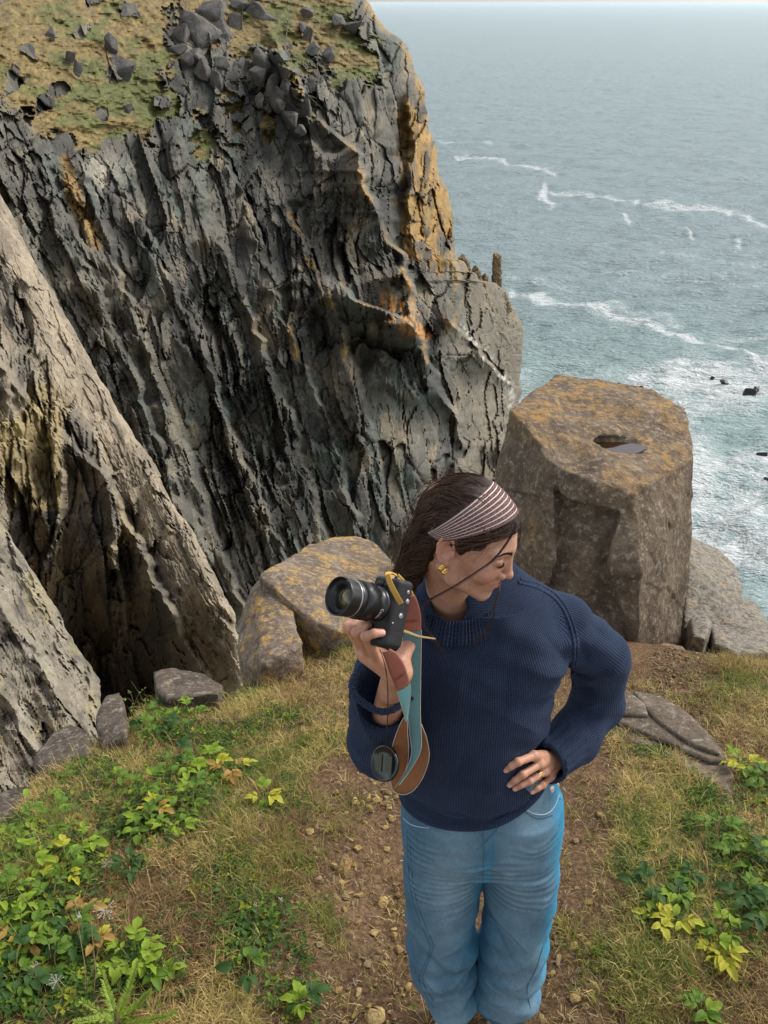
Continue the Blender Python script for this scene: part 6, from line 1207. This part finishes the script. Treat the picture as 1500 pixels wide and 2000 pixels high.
blue = np.clip(sst(.45, 1.05, rel * 1.0 + .25 * vnoise(z * 9, v[:, 0] * 12, s=726)) * .9 + .3 * sst(.5, 1.0, -rel) * (v[:, 0] > .24) * (z < .5), 0, 1)  # cyan edge highlight painted into the denim colour, mostly each leg's right side
m = Mat("faded_blue_denim", .85, .2); o = m.obj(); tw = m.m and m.n('ShaderNodeTexWave'); m.l(m.mapv(o, (1, 1, 1), (0, .9, 0)), tw.inputs['Vector']); tw.inputs['Scale'].default_value = 260; tw.inputs['Distortion'].default_value = 4; tw.inputs['Detail'].default_value = 3; tw.inputs['Detail Scale'].default_value = 2
nz = m.math('ADD', m.math('MULTIPLY', m.noise(m.mapv(o, (320, 320, 110)), 1, 3, .7), .6), m.math('MULTIPLY', m.noise(m.mapv(o, (85, 85, 45)), 1, 5, .8), .75)); ny = m.noise(o, 26, 4, .6); wv2 = m.math('ADD', m.math('MULTIPLY', tw.outputs['Fac'], .5), m.math('MULTIPLY', nz, .8))
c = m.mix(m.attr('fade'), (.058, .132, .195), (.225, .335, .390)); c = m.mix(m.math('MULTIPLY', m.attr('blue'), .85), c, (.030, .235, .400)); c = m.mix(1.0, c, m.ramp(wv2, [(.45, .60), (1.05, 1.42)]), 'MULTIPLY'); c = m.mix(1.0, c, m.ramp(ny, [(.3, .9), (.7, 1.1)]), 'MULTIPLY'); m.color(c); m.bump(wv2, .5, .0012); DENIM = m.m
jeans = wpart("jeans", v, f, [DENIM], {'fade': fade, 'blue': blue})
SEAM = plain("denim_seam", (.075, .15, .22), .85, .2, var=.2, scale=300); PIPE = plain("frayed_pocket_edge", (.34, .44, .50), .85, .2); THREAD = plain("dark_thread", (.045, .085, .13), .8)
JBV = BVHTree.FromPolygons([tuple(q) for q in v], [tuple(int(i) for i in q) for q in f[0]])
def on_jeans(pts, n_=40, lift=.001):
    P = spline([(a, b, 0) for a, b in pts], n_)[:, :2]; out = []
    for a, b in P:
        h = bvh_hit(JBV, a, b, lift)
        if h is not None: out.append(h)
    Q = np.array(out); 
    for _ in range(2): Q[1:-1] = Q[1:-1] * .5 + (Q[:-2] + Q[2:]) * .25
    return Q
def seam(name, pts, r, mat_, lift=.001, n_=40): V, Fc = tubes(on_jeans(pts, n_, lift)[None], r, 5); wpart(name, V, Fc, [mat_], parent=jeans)
seam("pocket_edge", [(1016, 1566), (1026, 1580), (1045, 1590), (1066, 1590), (1082, 1577), (1092, 1552)], .0017, PIPE); seam("pocket_edge", [(788, 1598), (800, 1609), (818, 1615), (838, 1617)], .0015, PIPE)
seam("seam", [(1018, 1578), (1034, 1592), (1056, 1599), (1080, 1592)], .0007, THREAD, .0018); seam("seam", [(795, 1625), (798, 1700), (806, 1760), (826, 1815), (840, 1850), (826, 1890), (818, 1915), (838, 1955)], .0014, SEAM, n_=70); seam("seam", [(800, 1640), (806, 1720), (818, 1775), (838, 1825), (846, 1850), (832, 1890), (826, 1918), (846, 1955)], .0007, THREAD, n_=70)
seam("seam", [(943, 1612), (944, 1640), (945, 1670), (944, 1720)], .0012, SEAM); seam("seam", [(946, 1648), (958, 1634), (972, 1618)], .0010, SEAM); seam("seam", [(946, 1778), (970, 1800), (1000, 1830), (1030, 1862)], .0011, SEAM); seam("seam", [(1060, 1850), (1046, 1895), (1030, 1930), (1036, 1970)], .0012, SEAM)
BTN = plain("white_metal_button", (.72, .70, .66), .35, .6, metal=.3)
def disc(c, nrm, R_, h_, mat_, name, parent, prof=((.0, 1.0), (.62, 1.0), (.7, .55), (.82, .6), (1.0, .9), (1.0, .1), (.9, 0)), N=26, base=WO):
    nrm = np.asarray(nrm, float) / np.linalg.norm(nrm); a = np.cross(nrm, (.2, .1, 1)); a /= np.linalg.norm(a); b = np.cross(nrm, a); t = np.arange(N) * 2 * np.pi / N; ring = np.cos(t)[:, None] * a + np.sin(t)[:, None] * b
    V = np.concatenate([np.asarray(c) + ring * R_ * max(q, .001) + nrm * h_ * w for q, w in prof]); me = mesh(name, V - base, grid_faces(len(prof), N, True), True, [mat_]); return link(name, me, parent=parent)
for a, b in ((1077, 1541), (1071, 1524)):
    q = bvh_hit(JBV, a, b, .001); disc(q, (.55, -.75, .25), .0082, .003, BTN, "button", jeans)
# turned hems
for T, cx in ((JT, .181), (JL, .320)):
    t = np.arange(40) * 2 * np.pi / 40; z0 = .102; r = [np.interp(z0 + .012, T[:, 0], T[:, k]) for k in (1, 2, 3, 4)]; q = lambda k, dz: np.stack([r[0] + r[2] * k * np.cos(t), r[1] + r[3] * k * np.sin(t), z0 + dz + .004 * np.sin(3 * t + cx * 20)], 1)
    ring_strip("hem", [q(.98, .028), q(1.02, .026), q(1.03, .0), q(.98, -.004), q(.92, .002), q(.93, .02)], DENIM, 120, 38, .0012, parent=jeans)
# ---- shoes, their toes just below the frame
SH = plain("grey_suede", (.20, .20, .19), .8, .2, var=.2, bump=.2, scale=150); SO = plain("white_rubber_sole", (.6, .58, .52), .6)
for cx, dx in ((.187, -.012), (.322, .012)):
    a, b = np.array([cx, 1.58, .045]), np.array([cx + dx, 1.40, .034])
    v, f = sdf_mesh(lambda X, Y, Z: np.maximum(smin(s_caps((X, Y, Z / 1.0), a, b, .038, .036), s_caps((X, Y, Z), a + (0, .0, 0), a + (0, -.03, .06), .038, .034), .02), .012 - Z), (cx - .08, 1.33, -.01), (cx + .08, 1.64, .16), .004); sh = wpart("shoe", v, f, [SH])
    v, f = sdf_mesh(lambda X, Y, Z: np.maximum(np.maximum(s_caps((X, Y, Z * .2), a * (1, 1, .2), b * (1, 1, .2), .043, .041), Z - .020), -.03 - Z), (cx - .08, 1.33, -.05), (cx + .08, 1.64, .06), .004); wpart("sole", v, f, [SO], parent=sh)
    for k in range(4): p = a + (b - a) * (.35 + .13 * k); V, Fc = tubes(np.array([[p + (-.022, 0, .034), p + (0, -.004, .040), p + (.022, 0, .034)]]), .0018, 5); wpart("lace", V, Fc, [SO], parent=sh)

# ================================================================== the camera in her hand
VR = np.array([1.0, 0, 0]); VU = np.array([0, SP, CP]); VT = np.array([0, -CP, SP])
ray = np.array(W(745, 1178, 1.0)) - np.array([0, 0, CZ]); VT = -ray / np.linalg.norm(ray); VU = VU - VT * (VU @ VT); VU /= np.linalg.norm(VU); VR = np.cross(VU, VT)
KD = -.70 * VR + .14 * VU + .70 * VT; KD /= np.linalg.norm(KD); KV = VU * .97 + VR * .20; KV = KV - KD * (KV @ KD); KV /= np.linalg.norm(KV); KB = np.cross(KV, KD); KB = KB if KB @ VR > 0 else -KB
KO = np.array(W(742, 1180, 1.250))          # where the lens meets the body
KM = np.stack([KD, KV, KB])
def k2w(p): return KO + (np.asarray(p, float) * np.array([1.06, .84, .84])) @ KM * .001        # millimetres: along the lens, up the body, across
dslr = link("camera", None, label="black camera with zoom lens and leather-and-canvas strap held sideways in the woman's hand", cat="camera", loc=KO)
def kpart(name, p, faces, mat_, parent=None, attrs=None, smooth=True, world=False, kind=None): return link(name, mesh(name, (np.asarray(p) if world else k2w(p)) - KO, faces, smooth, [mat_], attrs), parent=parent or dslr, kind=kind)
BODYM = plain("black_camera_rubber", (.016, .016, .017), .55, .4, var=.3, bump=.25, scale=700); LENSM = plain("satin_black_lens", (.010, .010, .011), .32, .5); RINGM = plain("silver_line", (.45, .45, .45), .3, .5, metal=.8); WPR = plain("white_print", (.75, .75, .75), .6)
def body_sdf(X, Y, Z):
    P = (X, Y, Z); q = (np.abs(X + 18) - 9, np.abs(Y + 12) - 58, np.abs(Z - 4) - 27); d = np.sqrt(np.maximum(q[0], 0) ** 2 + np.maximum(q[1], 0) ** 2 + np.maximum(q[2], 0) ** 2) + np.minimum(np.maximum(q[0], np.maximum(q[1], q[2])), 0) - 9
    d = smin(d, s_caps(P, (-9, -68, -8), (-9, -68, 24), 12), 10)                 # grip along the lower end
    d = smin(d, s_ell(P, (-18, 6, -32), (18, 24, 16)), 10); d = smin(d, s_caps(P, (-9, 0, 0), (2, 0, 0), 33, 31), 5)    # prism hump, lens mount
    d = smax(d, -s_caps(P, (6, -42, -40), (6, -42, 46), 6), 5)
    for a, b in (((-14, -44, 40.5), (-14, -20, 40.5)), ((-26, -46, 40.5), (-6, -46, 40.5))): d = smax(d, -s_caps(P, a, b, 1.2), .6)
    return d
def lm2(fn, lo, hi, vox): return sdf_mesh(lambda X, Y, Z: fn(X, Y, Z), lo, hi, vox)
v, f = lm2(body_sdf, (-60, -95, -75), (25, 70, 50), 1.7); kpart("body", v, f[0], BODYM)
def lathe(name, prof, mat_, N=96, rib=None, parent=None):
    t = np.arange(N) * 2 * np.pi / N; V = []
    for i, (x, r) in enumerate(prof):
        rr_ = r + (0 if rib is None or not (rib[0] <= i <= rib[1]) else rib[2] * (np.arange(N) % 2)); V.append(np.stack([x + 0 * t, rr_ * np.cos(t), rr_ * np.sin(t)], 1))
    return kpart(name, np.concatenate(V), grid_faces(len(prof), N, True), mat_, parent)
lens = lathe("lens", [(0, 20), (0, 33), (10, 34), (10.5, 32.5), (24, 32.5), (25, 33.5)], LENSM)
lathe("zoom_ring", [(25, 34), (25.5, 36.4), (52, 36.8), (52.5, 35)], LENSM, 192, (1, 2, .9), lens); lathe("barrel", [(52.5, 35), (53, 35.6), (63, 35.8), (63.4, 35.1), (64, 35.8)], LENSM, 96, None, lens); lathe("silver_band", [(64, 35.9), (64.2, 36.5), (65.6, 36.5), (66, 35.8)], RINGM, 96, None, lens)
lathe("front_rim", [(66, 36), (82, 37.2), (86, 37.6), (88, 37.2), (88.5, 36), (87, 34.8), (82, 34.0), (80, 31.5), (80.5, 26.5), (79, 24.5), (74, 22.5), (71, 20)], LENSM, 96, None, lens)
for k in range(3): lathe("inner_ring", [(81.5 + k * .1, 31 - k * 2.4), (82.3, 30.4 - k * 2.4), (81.5, 29.9 - k * 2.4)], LENSM, 96, None, lens)
m = Mat("coated_front_glass", .03, .8); o = m.obj(); m.color((.05, .042, .014)); m.b.inputs['Coat Weight'].default_value = .6; m.b.inputs['Coat Tint'].default_value = (1, .85, .4, 1)
lathe("front_glass", [(71.5, 22), (74, 17), (75.5, 11), (76.2, 5), (76.4, .1)], m.m, 64, None, lens)
lathe("glass_reflection_ring", [(76.0, 12.5), (76.6, 12.2), (76.4, 11.6)], plain("amber_reflection_ring", (.20, .15, .04), .2, .8), 64, None, lens)  # amber ring modelled to stand in for a reflection in the lens
def glyphs(txt, size, place, parent, mat_, name="lettering", ext=.00008):
    """lettering: one mesh, each character put down by place(advance in mm) -> origin, right, up, out"""
    V = []; Fc = []; off_ = 0; x = 0
    for ch in txt:
        if ch == ' ': x += size * .32; continue
        cu_ = bpy.data.curves.new("t", 'FONT'); cu_.body = ch; cu_.size = size; cu_.fill_mode = 'FRONT'; ob = bpy.data.objects.new("t", cu_); me = ob.to_mesh(); vv = np.array([q.co[:] for q in me.vertices]); tri_ = [list(p.vertices) for p in me.polygons]
        if len(vv):
            w = vv[:, 0].max() - vv[:, 0].min(); o0, r_, u_, n_ = place(x + w / 2); V.append(o0 + (vv[:, :1] - vv[:, 0].min() - w / 2) * r_ + vv[:, 1:2] * u_ + n_ * .12)
            for t3 in tri_:
                for j in range(1, len(t3) - 1): Fc.append([t3[0] + off_, t3[j] + off_, t3[j + 1] + off_])
            off_ += len(vv); x += w + size * .16
        ob.to_mesh_clear(); bpy.data.objects.remove(ob); bpy.data.curves.remove(cu_)
    return kpart(name, np.concatenate(V), np.array(Fc), mat_, parent, smooth=False)
def on_face(r, a0, x0, sign=-1):
    def g(s):
        a = a0 + sign * s / r; u = np.array([0, math.cos(a), math.sin(a)]); return np.array([x0, 0, 0]) + u * r, np.array([0, -math.sin(a), math.cos(a)]) * sign, u, np.array([1.0, 0, 0])
    return g
glyphs("CANON ZOOM LENS EF-S 18-135mm 1:3.5-5.6 IS", 3.4, on_face(31.0, 2.6, 81.6), lens, WPR)
vang = math.atan2(VT @ KB, VT @ KV)
def on_barrel(x0, r, a0, sgn):
    def g(s):
        a = a0 + sgn * s / r; u = np.array([0, math.cos(a), math.sin(a)]); return np.array([x0, 0, 0]) + u * r, np.array([0, -math.sin(a), math.cos(a)]) * sgn, np.array([-1.0, 0, 0]), u
    return g
sgn = -1 if (np.array([0, -math.sin(vang), math.cos(vang)]) @ KM @ VU) > 0 else 1
glyphs("Canon", 8.5, on_barrel(19.5, 32.7, vang + sgn * .25, sgn), lens, WPR)
def kdisc(c, nrm, R_, h_, mat_, name, parent=None): return disc(k2w(c), np.asarray(nrm, float) @ KM, R_, h_, mat_, name, parent or dslr, base=KO)
kdisc((-18, -14, 39.5), (0, 0, 1), .0045, .0012, RINGM, "tripod_socket"); kdisc((-26, 16, 39.5), (0, 0, 1), .0040, .0015, RINGM, "strap_lug"); kdisc((-24, 34, 39.5), (0, 0, 1), .0030, .0012, RINGM, "strap_lug")
kdisc((0, 38, -10), (1, .5, 0), .0075, .006, BODYM, "mode_dial"); kdisc((1, 38, 10), (1, .5, 0), .0035, .005, LENSM, "shutter_button"); kdisc((-4, -30, 39.5), (0, 0, 1), .0012, .0006, WPR, "screw"); kdisc((-8, -38, 39.5), (0, 0, 1), .0011, .0006, LENSM, "screw")
for k, (a, b) in enumerate((((12, 22, -18), (20, 30, -12)),)):
    kdisc((16, 27, 14), (.2, 1, .6), .0035, .002, LENSM, "lens_switch", lens)
# ---- strap: ribbons given by their two edges (px, py, metres ahead)
LEA = plain("terracotta_leather", (.33, .120, .085), .55, .35, var=.12, bump=.25, scale=160); TEAL = plain("teal_canvas", (.115, .235, .245), .85, .2, var=.12, bump=.3, scale=500); TEAL2 = plain("bright_teal_canvas", (.19, .44, .45), .8, .2, var=.1, bump=.3, scale=500); SUE = plain("tan_suede", (.235, .105, .045), .85, .2, var=.2, bump=.3, scale=120); TANS = plain("mustard_strap", (.48, .28, .055), .6, .3); EDG = plain("pale_strap_edge", (.50, .44, .37), .8)
def ribbon(name, E0, E1, mat_, parent=None, n_=40, thick=.0018, back=None, edge=False, sag=0.0):
    A = spline([W(*q) for q in E0], n_); B = spline([W(*q) for q in E1], n_); t = np.linspace(0, 1, 7)[:, None, None]; M = A[None] * (1 - t) + B[None] * t
    du = np.gradient(M, axis=0); dv = np.gradient(M, axis=1); N_ = np.cross(du, dv); N_ /= np.linalg.norm(N_, axis=2, keepdims=True) + 1e-9
    if (N_ * (np.array([0, 0, CZ]) - M)).sum() < 0: N_ = -N_
    M = M + N_ * (sag * np.sin(np.pi * t)); fr = M; bk = M - N_ * thick; V = np.concatenate([fr.reshape(-1, 3), bk.reshape(-1, 3)]); g = grid_faces(7, n_); k = 7 * n_
    rim = [i for i in range(n_)] + [(j + 1) * n_ - 1 for j in range(1, 7)] + [6 * n_ + i for i in range(n_ - 2, -1, -1)] + [j * n_ for j in range(5, 0, -1)]; rim = np.array(rim); r2 = np.roll(rim, -1); rf = np.stack([rim, rim + k, r2 + k, r2], 1)
    o_ = link(name, mesh(name, V - KO, [np.concatenate([g, g[:, ::-1] + k, rf])], True, [mat_]), parent=parent or strap)
    if edge:
        for X_ in (A, B): Vt, Ft = tubes(X_[None], .0008, 5); link("piping", mesh("piping", Vt - KO, Ft, True, [EDG]), parent=o_)
    return o_
def along(E0, E1, n_, t0, t1):
    A = spline([W(*q) for q in E0], n_); B = spline([W(*q) for q in E1], n_); return A * (1 - t0) + B * t0, A * (1 - t1) + B * t1
strap = link("strap", mesh("strap", *(lambda VF: (VF[0] - KO, VF[1]))(tubes(np.array([spline([W(*q) for q in ((775, 1122, 1.30), (790, 1138, 1.32), (800, 1152, 1.335), (806, 1166, 1.345))], 14)]), .0035, 6)), True, [TANS]), parent=dslr)
bandS = plain("black_keeper", (.015, .015, .015), .5)
ribbon("webbing", [(757, 1121, 1.265), (770, 1124, 1.28), (786, 1134, 1.30), (798, 1150, 1.32), (802, 1166, 1.335)], [(762, 1130, 1.26), (771, 1135, 1.275), (781, 1146, 1.295), (788, 1158, 1.315), (794, 1172, 1.33)], plain("tan_webbing", (.42, .29, .16), .8))
for t_ in (.32, .62, .80):
    A = spline([W(*q) for q in ((757, 1121, 1.262), (770, 1124, 1.277), (786, 1134, 1.297), (798, 1150, 1.317), (802, 1166, 1.332))], 60); B = spline([W(*q) for q in ((762, 1130, 1.257), (771, 1135, 1.272), (781, 1146, 1.292), (788, 1158, 1.312), (794, 1172, 1.327))], 60); i = int(t_ * 59); w = 5 if t_ < .5 else 2
    V, Fc = tubes(np.array([[A[i], (A[i] + B[i]) / 2, B[i]]]), .0006 * w, 6); link("keeper", mesh("keeper", V - KO, Fc, True, [bandS]), parent=strap)
ribbon("leather_tab", [(798, 1164, 1.313), (792, 1180, 1.313), (787, 1205, 1.313), (785, 1231, 1.313)], [(810, 1163, 1.313), (817, 1180, 1.313), (822, 1203, 1.313), (823, 1231, 1.313)], LEA, edge=False, sag=.002)
ribbon("canvas_band", [(786, 1230, 1.315), (787, 1290, 1.315), (791, 1350, 1.310), (797, 1400, 1.304), (801, 1440, 1.303), (804, 1470, 1.300), (795, 1500, 1.294), (778, 1531, 1.30)], [(823, 1230, 1.315), (822, 1290, 1.315), (821, 1350, 1.310), (821, 1400, 1.303), (823, 1440, 1.301), (821, 1468, 1.299), (806, 1497, 1.293), (780, 1533, 1.288)], TEAL, edge=True, sag=.002)
ribbon("leather_tab", [(746, 1274, 1.232), (752, 1290, 1.234), (762, 1318, 1.238), (776, 1350, 1.245)], [(762, 1268, 1.232), (776, 1278, 1.234), (790, 1300, 1.238), (801, 1334, 1.245)], LEA, sag=.003)
ribbon("canvas_band", [(776, 1350, 1.246), (782, 1372, 1.252), (788, 1390, 1.262), (792, 1408, 1.272)], [(801, 1334, 1.246), (802, 1355, 1.252), (799, 1382, 1.264), (795, 1408, 1.275)], TEAL2, edge=True, sag=.002)
ribbon("suede_band", [(792, 1396, 1.275), (780, 1418, 1.280), (767, 1455, 1.30), (762, 1490, 1.305), (762, 1522, 1.31), (768, 1545, 1.315)], [(795, 1404, 1.275), (796, 1430, 1.281), (798, 1465, 1.302), (795, 1495, 1.308), (784, 1520, 1.313), (770, 1540, 1.315)], SUE, edge=True, sag=.001)
ribbon("suede_band", [(762, 1522, 1.312), (766, 1542, 1.316), (784, 1552, 1.322), (806, 1545, 1.328), (826, 1518, 1.333), (838, 1480, 1.336), (834, 1445, 1.337), (823, 1415, 1.338)], [(766, 1532, 1.312), (778, 1530, 1.318), (792, 1515, 1.324), (803, 1498, 1.330), (814, 1482, 1.335), (821, 1462, 1.338), (823, 1440, 1.339), (821, 1410, 1.339)], SUE, edge=True, sag=.0015)
ribbon("tie", [(752, 1124, 1.225), (757, 1142, 1.218), (768, 1164, 1.212), (779, 1182, 1.212)], [(761, 1120, 1.225), (767, 1138, 1.218), (778, 1160, 1.212), (788, 1178, 1.212)], TANS); ribbon("tie", [(752, 1124, 1.227), (753, 1118, 1.235), (762, 1116, 1.25), (775, 1121, 1.27)], [(761, 1126, 1.227), (762, 1121, 1.235), (768, 1120, 1.25), (777, 1126, 1.27)], TANS)
ribbon("tie", [(779, 1228, 1.25), (796, 1232, 1.27), (820, 1241, 1.31), (850, 1246, 1.345)], [(779, 1232, 1.25), (796, 1237, 1.27), (820, 1245, 1.31), (851, 1249, 1.345)], plain("tan_cord", (.50, .34, .15), .7))
# stitched and stamped marks on the leather: a row of upright strokes and the stitching lines
DK = plain("stamped_dark", (.15, .045, .032), .7); DKT = plain("stamped_teal", (.07, .2, .22), .7)
def strokes(name, E0, E1, v0, rows, t0, t1, n_, mat_, h_, lift=-.0022, tall=None):
    A, B = along(E0, E1, 60, 0, 1); V = []; Fc = []; off_ = 0; R = np.random.default_rng(n_); i = int(v0 * 59)
    for k in range(n_):
        t = t0 + (t1 - t0) * k / (n_ - 1); c = A[i] * (1 - t) + B[i] * t; i2 = min(59, i + 3); d = (A[i2] * (1 - t) + B[i2] * t) - c; d /= np.linalg.norm(d); hh2 = h_ * (1 if tall is None else R.choice(tall)); c = c + np.array([0, lift, -lift * .6])
        v_, f_ = tubes(np.array([[c - d * hh2 * .5, c, c + d * hh2 * .5]]), .00035, 4); V.append(v_); Fc.append(f_ + off_); off_ += len(v_)
    link(name, mesh(name, np.concatenate(V) - KO, np.concatenate(Fc), True, [mat_]), parent=strap)
T1 = ([(798, 1164, 1.313), (792, 1180, 1.313), (787, 1205, 1.313), (785, 1231, 1.313)], [(810, 1163, 1.313), (817, 1180, 1.313), (822, 1203, 1.313), (823, 1231, 1.313)]); T2 = ([(746, 1274, 1.232), (752, 1290, 1.234), (762, 1318, 1.238), (776, 1350, 1.245)], [(762, 1268, 1.232), (776, 1278, 1.234), (790, 1300, 1.238), (801, 1334, 1.245)])
strokes("stamped_mark", *T1, .78, 1, .2, .8, 11, DK, .006, -.0042, [1, .8, .9]); strokes("stamped_mark", *T2, .80, 1, .18, .82, 11, DK, .006, -.0052, [1, .8, .9])
for T in (T1, T2):
    for t_ in (.08, .92):
        A, B = along(*T, 40, t_, t_); V, Fc = tubes((A + np.array([0, -.0025, .0015]))[None, 2:-2], .0003, 4); link("stitching", mesh("stitching", V - KO, Fc, True, [DK]), parent=strap)
# ---- lens cap hanging from a cord
CPc = np.array(W(753, 1491, 1.280)); capn = -.66 * VR + .74 * VT + .10 * VU; capn /= np.linalg.norm(capn); CAPM = plain("glossy_black_plastic", (.008, .009, .006), .22, .6)
cap = link("lens_cap", None, label="round black lens cap dangling below her sleeve from the strap", cat="lens cap", loc=CPc)
disc(CPc, capn, .0335, .006, CAPM, "cap_disc", cap, prof=((0, .75), (.55, .75), (.86, .75), (.88, 1), (.98, 1), (1, .8), (1.0, -.2), (.9, -.3), (0, -.3)), N=60, base=CPc)
ca = np.cross(capn, VU); ca /= np.linalg.norm(ca); cb = np.cross(ca, capn); OLV = plain("olive_grip", (.030, .034, .014), .4, .5)
def capbox(cx, cy, w, h_, mat_, name):
    q = np.array([(sx * w, sy * h_, z_) for z_ in (.004, .0062) for sx, sy in ((-1, -1), (1, -1), (1, 1), (-1, 1))]); V = q[:, :1] * ca + q[:, 1:2] * cb + q[:, 2:] * capn + cx * ca + cy * cb
    link(name, mesh(name, V, np.array([[0, 1, 2, 3], [4, 5, 6, 7], [0, 1, 5, 4], [1, 2, 6, 5], [2, 3, 7, 6], [3, 0, 4, 7]]), False, [mat_]), parent=cap)
capbox(-.013, 0, .0075, .014, OLV, "grip_tab"); capbox(.012, 0, .0075, .016, OLV, "grip_tab")
V, Fc = tubes(np.array([spline([W(742, 1268, 1.25), W(752, 1300, 1.235), W(757, 1340, 1.25), W(757, 1400, 1.245), W(752, 1465, 1.272)], 30)]), .0009, 5); link("cord", mesh("cord", V - CPc, Fc, True, [LENSM]), parent=cap)
